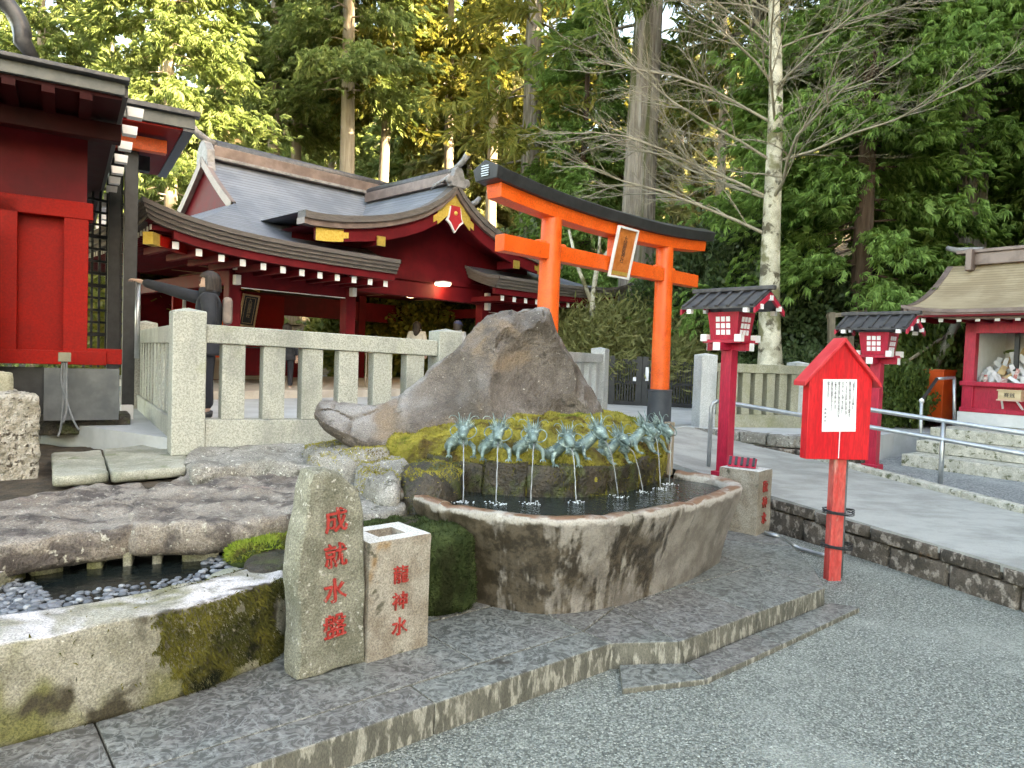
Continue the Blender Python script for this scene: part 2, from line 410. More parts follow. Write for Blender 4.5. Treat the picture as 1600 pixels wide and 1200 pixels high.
# ------------------------------------------------------------------ rounded stones
def dens(pts, step):
    out = []
    for i in range(len(pts)):
        a = Vector(pts[i]); b = Vector(pts[(i + 1) % len(pts)])
        k = max(1, int((b - a).length / step))
        for j in range(k): out.append(a.lerp(b, j / k))
    return out
def smooth_loop(pts, it=1):
    for _ in range(it):
        n = len(pts); pts = [pts[i] * .5 + (pts[i - 1] + pts[(i + 1) % n]) * .25 for i in range(n)]
    return pts
def stone(outline, top, bot, rad=.03, amp=.01, ns=6.0, seed=0, step=.06, batter=0.0, mb=None, mp=None, sm=1, mi=0, fine=.35):
    """closed stone: outline [(a,b)] lies flat, top(a,b) or number, bot number; mp maps (a,b,c) to where it stands"""
    o = smooth_loop(dens([Vector((p[0], p[1])) for p in outline], step), sm)
    n = len(o); c = sum(o, Vector((0, 0))) / n
    tf = top if callable(top) else (lambda a, b: top)
    h = max(.02, (tf(c.x, c.y) - bot))
    size = sum((p - c).length for p in o) / n
    rr = min(rad / size, .4)
    rings = [('b', 1.0 - rr * .6 + batter / size)]
    ks = max(2, int(h / step))
    for k in range(ks):
        rings.append(('s', 1.0 + batter / size * (1 - (k + 1) / ks), (k + .3) / ks))
    rings += [('t', 1.0 - rr * .3, rad * .35), ('t', 1.0 - rr, 0.0)]
    q = 1.0 - rr
    st = max(2, int(size / step))
    for k in range(1, st): rings.append(('t', q * (1 - k / st), 0.0))
    vs = []
    for rg in rings:
        for p in o:
            x = c + (p - c) * rg[1]
            zt = tf(x.x, x.y)
            if rg[0] == 'b': z = bot
            elif rg[0] == 's': z = lerp(bot + rad * .5 if bot + rad < zt else bot, zt - rad, rg[2])
            else: z = zt - rg[2]
            f = vn(x.x, x.y, z, ns, seed) + fine * vn(x.x, x.y, z, ns * 3.7, seed + 5)
            g = vn(x.x, x.y, z, ns, seed + 9) + fine * vn(x.x, x.y, z, ns * 3.7, seed + 3)
            d = (x - c); d = d / max(d.length, 1e-6)
            k2 = min(1.0, rg[1])
            vs.append((x.x + d.x * amp * f * k2, x.y + d.y * amp * f * k2, z + (amp * g if rg[0] != 'b' else 0)))
    ci = len(vs); vs.append((c.x, c.y, tf(c.x, c.y) + amp * vn(c.x, c.y, 0, ns, seed + 9)))
    fs = []
    for r in range(len(rings) - 1):
        for j in range(n):
            a = r * n + j; b = r * n + (j + 1) % n
            fs.append((a, b, b + n, a + n))
    l = (len(rings) - 1) * n
    for j in range(n): fs.append((l + j, l + (j + 1) % n, ci))
    fs.append(tuple(range(n - 1, -1, -1)))
    if mp: vs = [mp(*v) for v in vs]
    mb = mb or MB()
    return mb.add(vs, fs, mi)
def gpx(pts, z): return [tuple(G(p[0], p[1], z)[:2]) for p in pts]
def fuzz(objs, n, ln, mask, seed, name, material, label, parent=None, wid=.35, lean=.5, down=0.0, cat='moss'):
    """short moss blades over the faces of objs where mask(p, normal) holds"""
    g = np.random.default_rng(seed); tri = []; nor = []
    for o in objs:
        mw = _root_matrix(o); me = o.data
        me.calc_loop_triangles()
        co = np.array([tuple(mw @ v.co) for v in me.vertices])
        for t in me.loop_triangles: tri.append(co[list(t.vertices)])
    tri = np.array(tri)
    nn = np.cross(tri[:, 1] - tri[:, 0], tri[:, 2] - tri[:, 0]); ar = np.linalg.norm(nn, axis=1); nn = nn / np.maximum(ar, 1e-12)[:, None]
    keep = np.array([mask(c, k) for c, k in zip(tri.mean(1), nn)], float)
    pr = ar * keep
    if pr.sum() <= 0: return None
    ix = g.choice(len(tri), n, p=pr / pr.sum())
    r1 = np.sqrt(g.random(n)); r2 = g.random(n)
    p = tri[ix, 0] * (1 - r1)[:, None] + tri[ix, 1] * (r1 * (1 - r2))[:, None] + tri[ix, 2] * (r1 * r2)[:, None]
    d = nn[ix] + g.normal(0, lean, (n, 3)); d[:, 2] -= down
    d /= np.linalg.norm(d, axis=1)[:, None]
    L = ln * (.5 + g.random(n))
    s = np.cross(d, g.normal(0, 1, (n, 3))); s /= np.linalg.norm(s, axis=1)[:, None]; s *= (L * wid)[:, None]
    v = np.empty((n, 3, 3)); v[:, 0] = p - s * .5 - nn[ix] * .003; v[:, 1] = p + s * .5 - nn[ix] * .003; v[:, 2] = p + d * L[:, None]
    me = bpy.data.meshes.new(name)
    me.from_pydata(v.reshape(-1, 3), [], np.arange(n * 3).reshape(-1, 3)); me.materials.append(material); me.update()
    o = bpy.data.objects.new(name, me); C.objects.link(o)
    if parent is None: tag(o, label, cat, kind='stuff')
    return o
# ------------------------------------------------------------------ terrain
def hill(x, y):
    b = max(0.0, y - 21 - max(0.0, -x - 2) * .25)
    hb = 33 * (1 - math.exp(-(b * .52 / 33) ** 1.15)) if b > 0 else 0
    r = max(0.0, x - 12.5 - max(0, 2 - abs(y - 14) * .2))
    hr = 17 * (1 - math.exp(-(r * 1.35 / 17) ** 1.3)) if r > 0 else 0  # right flank, its height and slope shaped to shade the court
    if y < -45: hr *= max(0, 1 - (-45 - y) / 40)
    h = max(hb, hr) + .25 * min(hb, hr)
    return h + (vn(x, y, 0, .09, 3) * 1.6 + vn(x, y, 0, .3, 4) * .5) * min(1, h / 4)
xs = [-150 + 300 * i / 100 for i in range(101)]; ys = [-110 + 330 * i / 110 for i in range(111)]
pts = [(x, y, hill(x, y) - .03) for y in ys for x in xs]
M['hill'] = mat('forest_floor', (.055, .045, .026), (.13, .10, .06), .6, .95, bump=1.0, bs=3, bd=.3, spots=[((.05, .075, .022), .8, .5, .62), ((.24, .175, .115), .12, .5, .62)])
tag(MB().grid(pts, 101, 111).build('hillside', M['hill'], smooth=True), 'wooded hillside behind the shrine court, its right flank raised to shade it', kind='structure')

court = [(-9, -9), (9, -9), (9, 5), (5.4, 5.4), (3.9, 4.2), (2.2, 7.6), (1.2, 8), (-6, 8), (-9, 6)]
tag(MB().add([(p[0], p[1], 0) for p in court], [tuple(range(len(court)))]).build('gravel_court', M['gravel'], fixn=False), 'grey gravel court in the foreground', kind='structure')
# loose stones of the court, nearest to the viewer
def loose_stones(n, area, rlo, rhi, material, name, label, z, seed):
    g = np.random.default_rng(seed)
    base = np.array([(1, 0, 0), (0, 1, 0), (-1, 0, 0), (0, -1, 0), (0, 0, .75), (0, 0, -.6)], float)
    fc = np.array([(0, 1, 4), (1, 2, 4), (2, 3, 4), (3, 0, 4), (1, 0, 5), (2, 1, 5), (3, 2, 5), (0, 3, 5)])
    p = area(g, n); n = len(p)
    r = rlo + (rhi - rlo) * g.random(n) ** 2
    a = g.random(n) * 6.283; ca, sa = np.cos(a), np.sin(a)
    b = base[None] * (.7 + .6 * g.random((n, 6, 1))) * r[:, None, None]
    b[:, :, 2] *= .7
    v = np.empty_like(b)
    v[:, :, 0] = b[:, :, 0] * ca[:, None] - b[:, :, 1] * sa[:, None] + p[:, 0, None]
    v[:, :, 1] = b[:, :, 0] * sa[:, None] + b[:, :, 1] * ca[:, None] + p[:, 1, None]
    v[:, :, 2] = b[:, :, 2] + z + r[:, None] * .25
    f = fc[None] + (np.arange(n) * 6)[:, None, None]
    me = bpy.data.meshes.new(name); me.from_pydata(v.reshape(-1, 3), [], f.reshape(-1, 3)); me.materials.append(material); me.update()
    o = bpy.data.objects.new(name, me); C.objects.link(o); tag(o, label, 'gravel', kind='stuff'); return o
def island_mat(name, cols, rough=.7):
    m, n, b = _nodes(name); g = n.nodes.new('ShaderNodeNewGeometry')
    r = n.nodes.new('ShaderNodeValToRGB'); e = r.color_ramp.elements
    e[0].color = (*cols[0], 1); e[1].color = (*cols[-1], 1)
    for i, c in enumerate(cols[1:-1]): x = e.new((i + 1) / (len(cols) - 1)); x.color = (*c, 1)
    n.links.new(g.outputs['Random Per Island'], r.inputs[0]); n.links.new(r.outputs[0], b.inputs['Base Color']); b.inputs['Roughness'].default_value = rough
    return m
M['gravel_bits'] = island_mat('gravel_grains', [(.14, .155, .135), (.32, .345, .30), (.21, .23, .20), (.46, .485, .43), (.27, .29, .255), (.68, .705, .64)])
E0 = Vector((.77, .637)); N0 = Vector((-.637, .77)); K0 = Vector((-.276, 2.915))
def st(s, t): q = K0 + E0 * s + N0 * t; return (q.x, q.y)
def _court_area(g, n):
    x = -1.4 + g.random(n) * 6.2; y = 1.7 + g.random(n) ** 1.25 * 4.8
    s = (x - K0.x) * .77 + (y - K0.y) * .637; t = (x - K0.x) * -.637 + (y - K0.y) * .77
    lim = np.where(s < 1.05, -.012, np.where(s < 3.05, -.21, 3.0))
    wall = 3.42 - (y - 4.9) * .58
    k = (t < lim) & (x < wall) & (abs(x) < y * .78 + .1)
    return np.stack([x[k], y[k]], 1)
loose_stones(52000, _court_area, .0028, .0065, M['gravel_bits'], 'gravel', 'loose grey stone chips scattered over the court', 0.0, 5)

# ------------------------------------------------------------------ paving round the basins
pv = tag(bpy.data.objects.new('paving', None), 'slate paving slabs and kerb round the two water basins', kind='structure'); C.objects.link(pv)
def slab(name, corners, z0, z1, gap=.003, side=None):
    c = sum((Vector(p) for p in corners), Vector((0, 0))) / len(corners)
    q = []
    for p in corners:
        d = Vector(p) - c; q.append(c + d * (1 - gap / max(d.length, .01)))
    b = MB(); k = len(q); j = [rnd.uniform(-.002, .002) for _ in q]
    vs = [(p.x, p.y, z0) for p in q] + [(p.x, p.y, z1 + j[i]) for i, p in enumerate(q)]
    b.add(vs, [tuple(range(k, 2 * k))], 0)
    o = 0
    for i in range(k):
        b.f.append((i, (i + 1) % k, (i + 1) % k + k, i + k)); b.mi.append(1)
    return b.build(name, [M['paving'], side or M['kerbface']], pv, bevel=.008)
zt = .14
for a, b_ in ((-3.2, -1.62), (-1.62, 0), (0, 1.087)):
    slab('kerb_stone', [st(a, 0), st(b_, 0), st(b_, .2), st(a, .2)], -.1, zt)
slab('kerb_stone', [st(1.087, 0), st(1.402, -.197), st(1.52, .36), st(1.087, .2)], -.1, zt)
slab('kerb_stone', [st(1.402, -.197), st(2.15, -.197), st(2.2, .36), st(1.52, .36)], -.1, zt)
slab('kerb_stone', [st(2.15, -.197), st(2.985, -.197), st(3.02, .36), st(2.2, .36)], -.1, zt)
for a, b_ in ((-3.2, -1.15), (-1.15, .38), (.38, 1.09)):
    slab('paving_slab', [st(a, .203), st(b_, .203), st(b_, .78), st(a, .78)], -.1, zt)
slab('paving_slab', [st(1.09, .203), st(1.52, .363), st(1.9, .363), st(1.9, .78), st(1.09, .78)], -.1, zt)
slab('paving_slab', [st(1.9, .363), st(3.02, .363), st(3.05, .78), st(1.9, .78)], -.1, zt)
for a, b_ in ((-3.2, -.75), (-.75, .55), (.55, 1.75), (1.75, 2.5), (2.5, 3.06)):
    slab('paving_slab', [st(a, .783), st(b_, .783), st(b_, 1.55), st(a, 1.55)], -.1, zt)
for a, b_ in ((.55, 1.75), (1.75, 2.5), (2.5, 3.1)):
    slab('paving_slab', [st(a, 1.553), st(b_, 1.553), st(b_, 2.5), st(a, 2.5)], -.1, zt)
slab('paving_slab', [st(2.99, -.19), tuple(G(1270, 886, .14)[:2]), tuple(G(1236, 853, .14)[:2]), st(3.105, 1.5), st(3.06, .8), st(3.03, .36)], -.1, zt, .001)
slab('paving_slab', [st(3.1, 1.505), tuple(G(1235, 852, .14)[:2]), tuple(G(1212, 832, .14)[:2]), tuple(G(1150, 815, .14)[:2]), st(3.1, 2.5)], -.1, zt)
slab('step_stone', [st(.93, -.22), st(1.36, -.40), st(1.43, -.22), st(1.12, -.03)], -.05, .03)
slab('step_stone', [st(1.36, -.40), st(2.1, -.39), st(2.1, -.205), st(1.43, -.22)], -.05, .03)
slab('step_stone', [st(2.1, -.39), st(3.12, -.37), st(3.05, -.205), st(2.1, -.205)], -.05, .03)

# ------------------------------------------------------------------ ramp, its retaining wall, kerb and the upper terrace
NE = [Vector(p) for p in ((4.35, 2.6, .26), (3.9, 3.7, .27), (3.512, 4.727, .29), (3.151, 5.659, .30), (2.6, 6.912, .335), (2.2, 7.55, .40), (1.5, 8.3, .56), (.75, 9.0, .66), (.4, 9.6, .68))]
FE = [Vector(p) for p in ((5.6, 4.2, .26), (5.25, 5.5, .28), (4.881, 6.614, .30), (4.533, 7.935, .335), (3.932, 9.498, .42), (3.55, 9.95, .48), (3.09, 10.35, .56), (2.86, 10.72, .65), (2.8, 11.0, .67))]
pts = [a.lerp(b, t / 6) + Vector((0, 0, .004 * vn(i, t, 0, 1.3))) for t in range(7) for i, (a, b) in enumerate(zip(NE, FE))]
tag(MB().sheet(pts, 9, 7, .06).build('ramp', M['concrete'], smooth=True, angle=40), 'pale concrete ramp climbing from the court to the torii', kind='structure')
rw = thing('retaining_wall', 'low stained stone retaining wall along the near edge of the ramp', 'wall', (3.15, 5.66, 0))
cum = [0]
for a, b in zip(NE[:6], NE[1:6]): cum.append(cum[-1] + (b - a).length)
def along(E_, cum_, s):
    for i in range(len(cum_) - 1):
        if s <= cum_[i + 1] or i == len(cum_) - 2:
            return E_[i].lerp(E_[i + 1], (s - cum_[i]) / (cum_[i + 1] - cum_[i]))
def wall_stone(parent, name, a, b, z0, z1, th, material, seed, out=.0, amp=.012):
    """one roughly squared stone between ground points a and b, face towards the right hand of a->b turned out by out"""
    a = Vector((a[0], a[1], 0)); b = Vector((b[0], b[1], 0)); t = (b - a).normalized(); nn = Vector((t.y, -t.x, 0)); L = (b - a).length
    g = .006
    def mp(u, v, w): q = a + t * u + nn * (w + out); return (q.x, q.y, v)
    return stone([(g, z0 + g), (L - g, z0 + g), (L - g, z1 - g), (g, z1 - g)], 0.0, -th, .018, amp, 7, seed, max(.05, min(L, z1 - z0) / 4), mp=mp, sm=0).build(name, material, parent, smooth=True, world=True)
rr = random.Random(3)
s = .5; i = 0
while s < cum[-1] - .2:
    L = rr.uniform(.42, .62); a = along(NE, cum, s); b = along(NE, cum, min(s + L, cum[-1]))
    wall_stone(rw, 'cap_stone', b, a, min(a.z, b.z) - .115, min(a.z, b.z) - .008, .22, M['wallstone'], i, .02 + rr.uniform(-.006, .006)); s += L; i += 1
s = .3
while s < cum[-1] - .2:
    L = rr.uniform(.36, .58); a = along(NE, cum, s); b = along(NE, cum, min(s + L, cum[-1]))
    wall_stone(rw, 'wall_stone', b, a, -.04, min(a.z, b.z) - .118, .2, M['wallstone'], i + 40, -.005 + rr.uniform(-.012, .008)); s += L; i += 1
dc = thing('drain_channel', 'narrow pale concrete drain edge at the foot of the stained wall', 'drain', (3.0, 5.6, 0))
for k in range(5):
    a = along(NE, cum, 1.0 + k * .95); b = along(NE, cum, 1.0 + k * .95 + .945)
    t = (a - b); t.z = 0; t.normalize(); nn = Vector((t.y, -t.x, 0)) * -1
    q = [a - nn * -.05, b - nn * -.05, b + nn * .24, a + nn * .24]
    MB().prism([(p.x - nn.x * 0, p.y, -.02) for p in q], (0, 0, .045)).build('kerb_piece', M['kerbstone'], dc, world=True, bevel=.008)
# far kerb of the ramp
fk = thing('ramp_kerb', 'rough concrete kerb along the far edge of the ramp', 'kerb', (4.5, 8, .3))
for a, b in zip(FE[:5], FE[1:5]):
    for k in range(2):
        p, q = a.lerp(b, k / 2), a.lerp(b, (k + 1) / 2 - .004)
        MB().bar(p + Vector((.05, .02, .0)), q + Vector((.05, .02, .0)), .13, .13).build('kerb_piece', M['kerbstone'], fk, world=True, bevel=.015)
# lower gravel beyond the ramp
lg = [(5.2, 5.2), (4.92, 6.61), (4.57, 7.94), (3.97, 9.5), (4.0, 10.1), (9.5, 12.5), (13, 9), (12, 4)]
tag(MB().add([(p[0], p[1], .29) for p in lg], [tuple(range(len(lg)))]).build('side_gravel', M['gravel2'], fixn=False), 'pale gravel strip beyond the ramp before the steps', kind='structure')
# terrace
def tfront(x):
    k = [(-12, 7.0), (-4.5, 7.0), (-2.85, 6.05), (-.7, 7.2), (.7, 7.3), (1.3, 8.6), (2.7, 10.75), (3.95, 9.75), (5.3, 10.2), (6.0, 10.9), (12, 13)]
    for (a, b), (c, d) in zip(k, k[1:]):
        if x <= c: return lerp(b, d, (x - a) / (c - a))
    return 13
def tz(x, y): return lerp(.8, .66, min(1, max(0, (x + 1) / 2.4)))
nx, ny = 60, 14
pts = []
for j in range(ny):
    for i in range(nx):
        x = -12 + 24 * i / (nx - 1); y0 = tfront(x); y = lerp(y0, 24, j / (ny - 1)); pts.append((x, y, tz(x, y)))
M['terrace'] = mat('terrace_paving', (.40, .42, .42), (.50, .52, .52), 2.2, .75, bump=.3, bs=60)
tag(MB().sheet(pts, nx, ny, .9).build('terrace', M['terrace']), 'raised pale terrace in front of the shrine hall', kind='structure')
# stone rows below the terrace on the right
sw = thing('terrace_wall', 'two mossy courses of rough stone below the stone fence on the right', 'wall', (4, 9.8, .3))
line = [(2.78, 10.62), (3.3, 10.12), (3.93, 9.66), (4.6, 9.85), (5.28, 10.1)]
i = 0
for (a, b) in zip(line, line[1:]):
    A, B = Vector((*a, 0)), Vector((*b, 0)); n_ = 2
    for k in range(n_):
        p, q = A.lerp(B, k / n_), A.lerp(B, (k + 1) / n_); zb = .28
        wall_stone(sw, 'wall_stone', p, q, zb, .49, .3, M['wallstone'], 60 + i, .07, .02)
        wall_stone(sw, 'cap_stone', p, q, .495, .665, .3, M['greyrock'], 80 + i, .02, .02); i += 1
# steps
EB = Vector((.60, -.80, 0)); FB = Vector((.80, .60, 0))
sp_ = thing('stone_steps', 'three worn concrete steps up to the red offering booth', 'steps', (5.9, 9.7, .3), 0)
S0 = Vector((5.5, 9.85, 0))
for k in range(3):
    a = S0 + FB * (.48 * k) - EB * .02 * k; zz = .29 + .17 * (k + 1)
    q = [a, a + EB * 4.5, a + EB * 4.5 + FB * (2.5 - .48 * k), a + FB * (2.5 - .48 * k)]
    MB().prism([(p.x, p.y, zz - .17 - (.02 if k == 0 else 0)) for p in q], (0, 0, .165 + (.02 if k == 0 else 0))).build('step', M['kerbstone'], sp_, world=True, bevel=.012)
# ------------------------------------------------------------------ dragon basin
def catmull(p, n=8):
    p = [Vector(q) for q in p]; out = []
    for i in range(len(p) - 1):
        a, b, c, d = p[max(i - 1, 0)], p[i], p[i + 1], p[min(i + 2, len(p) - 1)]
        for k in range(n):
            t = k / n
            out.append(.5 * ((2 * b) + (c - a) * t + (2 * a - 5 * b + 4 * c - d) * t * t + (3 * b - a - 3 * c + d) * t ** 3))
    out.append(p[-1]); return out
RIM = catmull([(-.80, 4.66), (-.669, 4.459), (-.352, 4.121), (.026, 3.90), (.381, 3.88), (.773, 4.085), (1.275, 4.553), (1.61, 4.98), (1.74, 5.22), (1.70, 5.56), (1.42, 5.82)], 10)
bs_ = thing('dragon_basin', 'half-round stone water basin below the bronze dragons, stained and wet', 'basin', (.5, 4.5, .14))
RL = [0]
for a, b in zip(RIM, RIM[1:]): RL.append(RL[-1] + (b - a).length)
def rim_at(s):
    s = min(max(s, 0), RL[-1])
    for i in range(len(RL) - 1):
        if s <= RL[i + 1]:
            p = RIM[i].lerp(RIM[i + 1], (s - RL[i]) / max(RL[i + 1] - RL[i], 1e-6)); break
    i2 = min(i + 2, len(RIM) - 1); i0 = max(i - 1, 0)
    t = (RIM[i2] - RIM[i0]).normalized(); return p, Vector((-t.y, t.x))      # inward normal
def basin_block(s0, s1, seed):
    n = max(6, int((s1 - s0) / .035))
    prof = [(.135, .13), (.128, .2), (.10, .33), (.06, .48), (.022, .60), (.004, .665), (.0, .70), (.012, .722), (.04, .728), (.085, .722), (.105, .705), (.115, .67), (.13, .55), (.16, .45)]
    pts = []
    for i in range(n + 1):
        s = lerp(s0 + .0025, s1 - .0025, i / n); p, nn = rim_at(s)
        for (d, z) in prof:
            f = .012 * vn(p.x, p.y, z, 4, 1) + .004 * vn(p.x, p.y, z, 22, 2)
            ch = -.035 * max(0, vn(p.x * 1.0, p.y, 0, 9, 8) - .15) if z > .69 else 0
            q = p + nn * (d + f * (1 if z > .2 else .4))
            pts.append((q.x, q.y, z + ch))
    k = len(prof); b = MB()
    fs = [(i * k + j, i * k + j + 1, (i + 1) * k + j + 1, (i + 1) * k + j) for i in range(n) for j in range(k - 1)]
    fs += [tuple(range(k)), tuple(n * k + j for j in range(k - 1, -1, -1))]
    fs += [(i * k, (i + 1) * k, (i + 1) * k + k - 1, i * k + k - 1) for i in range(n)]
    return b.add(pts, fs).build('basin_block', M['basin'], bs_, smooth=True, world=True, angle=50)
cuts = [0, .62, 1.9, 2.25, 2.55, RL[-1]]
for i in range(len(cuts) - 1): basin_block(cuts[i], cuts[i + 1], i)
def water_mat(name, col, rough=.03, bs=14.0, strength=.35, tw_=.5):
    m, n, b = _nodes(name)
    b.inputs['Base Color'].default_value = (*col, 1); b.inputs['Roughness'].default_value = rough; b.inputs['IOR'].default_value = 1.33
    b.inputs['Transmission Weight'].default_value = tw_
    p = _pos(n); h = _math(n, 'ADD', _noise(n, bs, 3, .6, p, 1.0), _math(n, 'MULTIPLY', _noise(n, bs * 3, 2, .5, p), .4))
    _bump(n, b, h, strength, .02)
    return m
M['water'] = water_mat('dark_basin_water', (.03, .045, .045), .03, 16, .5)
M['pool'] = water_mat('still_pool_water', (.010, .014, .013), .02, 9, .25, .12)
wl = [rim_at(RL[-1] * i / 60) for i in range(61)]
wpts = [(p + n * .105) for p, n in wl]
wc = Vector((.45, 4.95))
b = MB(); ring = [(q.x, q.y, .663) for q in wpts] + [(1.3, 5.9, .663), (-.6, 5.2, .663)]
b.add(ring, [tuple(range(len(ring)))])
tag(b.build('basin_water', M['water'], fixn=True), 'dark rippled water in the dragon basin', kind='structure')
b = MB().add([(q[0], q[1], .45) for q in ring], [tuple(range(len(ring)))])
b.build('basin_floor', M['mossstone'], bs_, world=True)

# dark wet ledge that carries the dragons
LED = catmull([(-.62, 5.22), (-.47, 4.98), (-.2, 4.83), (.06, 4.76), (.32, 4.76), (.55, 4.82), (.78, 4.99), (1.0, 5.28), (1.16, 5.50), (1.33, 5.80)], 6)
lg_ = thing('mossy_ledge', 'dark wet mossy stone ledge under the row of dragons', 'ledge', (.3, 5.2, .6))
LL = [0]
for a, b in zip(LED, LED[1:]): LL.append(LL[-1] + (b - a).length)
def led_at(s):
    s = min(max(s, 0), LL[-1])
    for i in range(len(LL) - 1):
        if s <= LL[i + 1]: return LED[i].lerp(LED[i + 1], (s - LL[i]) / (LL[i + 1] - LL[i]))
s = 0; i = 0; ledge_stones = []
rr = random.Random(12)
while s < LL[-1] - .1:
    L = rr.uniform(.26, .42); a, b = led_at(s), led_at(min(s + L, LL[-1])); s += L
    ledge_stones.append(wall_stone(lg_, 'ledge_stone', a, b, .5, .885 + rr.uniform(-.02, .015), .3, M['mossstone'], 200 + i, rr.uniform(-.015, .02), .03)); i += 1
i0 = [led_at(LL[-1] * k / 24) for k in range(25)]
mound_out = [(p.x - .0, p.y + .03) for p in i0] + [(1.2, 6.1), (.95, 6.45), (.2, 6.45), (-.5, 6.1), (-1.0, 5.75), (-.95, 5.4), (-.75, 5.3)]
def mound_z(x, y):
    d = y - (4.82 + max(0, x - .5) * .75 + max(0, -x - .2) * .6)
    return .90 + .24 * min(1, max(0, d) / .9) + .035 * vn(x, y, 0, 5, 4) + .02 * vn(x, y, 0, 11, 5)
mound = stone(mound_out, mound_z, .5, .05, .03, 8, 31, .06, sm=1).build('moss_bed', M['moss'], lg_, smooth=True, world=True)
fuzz([mound], 60000, .014, lambda p, n: 1.0 if n[2] > .1 and vn(p[0], p[1], p[2], 5, 2) > -.45 else .05, 3, 'moss', M['moss_tuft'], 'yellow green moss carpet between the peaked boulder and the dragons', lean=.7, wid=.5)
fuzz(ledge_stones, 18000, .018, lambda p, n: 1.0 if vn(p[0], p[1], p[2], 4, 6) > -.1 or p[2] > .84 else .12, 4, 'moss', M['moss_dark'], 'dark hanging moss on the face of the dragon ledge', lean=.6, down=.8)

# ------------------------------------------------------------------ peaked boulder
from mathutils import noise as mnoise
def boulder():
    st_ = [  # px station, top y, bottom y, half depth, Y centre
        (495, 637, 642, .02, 5.74), (497, 630, 649, .10, 5.75), (501, 626, 657, .19, 5.78), (518, 626, 674, .27, 5.8), (550, 630, 695, .33, 5.82), (585, 634, 715, .36, 5.86), (620, 622, 730, .40, 5.92), (650, 600, 740, .45, 5.98),
        (685, 570, 745, .50, 6.02), (715, 543, 745, .54, 6.06), (740, 515, 745, .56, 6.1), (762, 494, 745, .58, 6.12), (790, 486, 745, .58, 6.15), (818, 482, 745, .57, 6.18), (840, 480, 745, .56, 6.2), (858, 484, 745, .54, 6.22),
        (868, 508, 745, .50, 6.24), (882, 534, 742, .46, 6.27), (900, 566, 740, .42, 6.3), (918, 597, 735, .36, 6.33), (934, 626, 725, .28, 6.36), (942, 645, 705, .16, 6.38), (945, 660, 690, .05, 6.38)]
    n = 90; rings = []
    K = 6
    dense = []
    for a, b in zip(st_, st_[1:]):
        for k in range(K): dense.append(tuple(lerp(x, y, k / K) for x, y in zip(a, b)))
    dense.append(st_[-1])
    vs = []
    scoops = [(D(655, 545, 5.25), .66), (D(752, 520, 5.28), .55), (D(842, 515, 5.25), .62), (D(905, 655, 5.72), .34), (D(900, 560, 5.30), .78), (D(700, 650, 5.0), .62)]
    for (px, ty, by, hd, Y) in dense:
        tp = D(px, ty, Y); bt = D(px, by, Y); zc = (tp.z + bt.z) / 2; hz = (tp.z - bt.z) / 2
        for j in range(n):
            a = 2 * math.pi * j / n
            ca, sa = math.cos(a), math.sin(a)
            e = .62
            y = math.copysign(abs(ca) ** .85, ca); z = math.copysign(abs(sa) ** e, sa)
            wid = hd * (1.0 - .58 * max(0, (z + .2)) / 1.2)
            p = Vector((tp.x, Y - y * wid, zc + hz * z))
            f = .055 * vn(p.x, p.y, p.z, 2.2, 1) + .022 * vn(p.x, p.y, p.z, 6, 2) + .008 * vn(p.x, p.y, p.z, 17, 3)
            rg = abs(vn(p.x * 2.2, p.y * 2, p.z * .6, 1.6, 5)); f -= .045 * max(0, .12 - rg) / .12
            d = Vector((.25 * vn(p.x, p.y, p.z, 2.5, 8), -y, z * .5)); d.normalize()
            vd, _q = mnoise.voronoi(Vector((p.x * 3.4 + 2.1, p.y * 3.4, p.z * 3.4)))
            tw = min(1, max(0, (px - 590) / 90)); f *= max(.12, tw)
            f += .15 * tw * max(.15, y) * (vd[0] - .33) - .025 * max(0, .10 - (vd[1] - vd[0])) / .10
            p += d * f
            for c, r in scoops:
                v = p - c
                if v.length < r and p.y < Y + .1 and px > 612:
                    p = c + v.normalized() * lerp(v.length, r, .92)
            vs.append(tuple(p))
    m = len(dense); fs = []
    for i in range(m - 1):
        for j in range(n):
            a = i * n + j; b_ = i * n + (j + 1) % n
            fs.append((a, b_, b_ + n, a + n))
    fs += [tuple(range(n)), tuple((m - 1) * n + j for j in range(n))]
    o = MB().add(vs, fs).build('peaked_boulder', M['bigrock'], smooth=True, angle=38)
    return tag(o, 'large peaked purple-brown boulder behind the dragons with a long low tail', 'boulder')
boulder()

# ------------------------------------------------------------------ flat rocks and flags at the left
def px_rock(name, label, cat, pts, z, thick, material, seed, amp=.02, rad=.04, ns=4, tilt=(0, 0), step=.07, fine=.35, group=None):
    o2 = gpx(pts, z); cx = sum(p[0] for p in o2) / len(o2); cy = sum(p[1] for p in o2) / len(o2)
    f = lambda x, y: z + (x - cx) * tilt[0] + (y - cy) * tilt[1] + amp * .8 * vn(x, y, 0, ns * .5, seed)
    o = stone(o2, f, z - thick, rad, amp, ns, seed, step, fine=fine).build(name, material, smooth=True)
    return tag(o, label, cat, group)
px_rock('flat_boulder', 'broad pinkish flat boulder at the left edge above the pebble pool', 'boulder', [(-260, 850), (-120, 808), (0, 783), (100, 766), (216, 750), (238, 765), (226, 790), (220, 820), (120, 832), (0, 850), (-180, 882)], .66, .165, M['flatrock'], 21, .03, .03, 5, fine=.6, step=.05)
px_rock('flat_boulder', 'grey-brown lichened flat boulder behind the tall inscribed stone', 'boulder', [(213, 768), (300, 736), (400, 727), (470, 730), (500, 752), (490, 786), (458, 802), (380, 814), (300, 820), (200, 822), (204, 790)], .67, .165, M['flatrock'], 22, .035, .03, 5, fine=.6, step=.05)
px_rock('flat_boulder', 'pale lichened rock between the stone fence and the flat boulders', 'boulder', [(285, 706), (360, 692), (440, 690), (530, 694), (575, 712), (548, 730), (470, 728), (390, 724), (300, 734)], .76, .25, M['greyrock'], 23, .04, .06, 5)
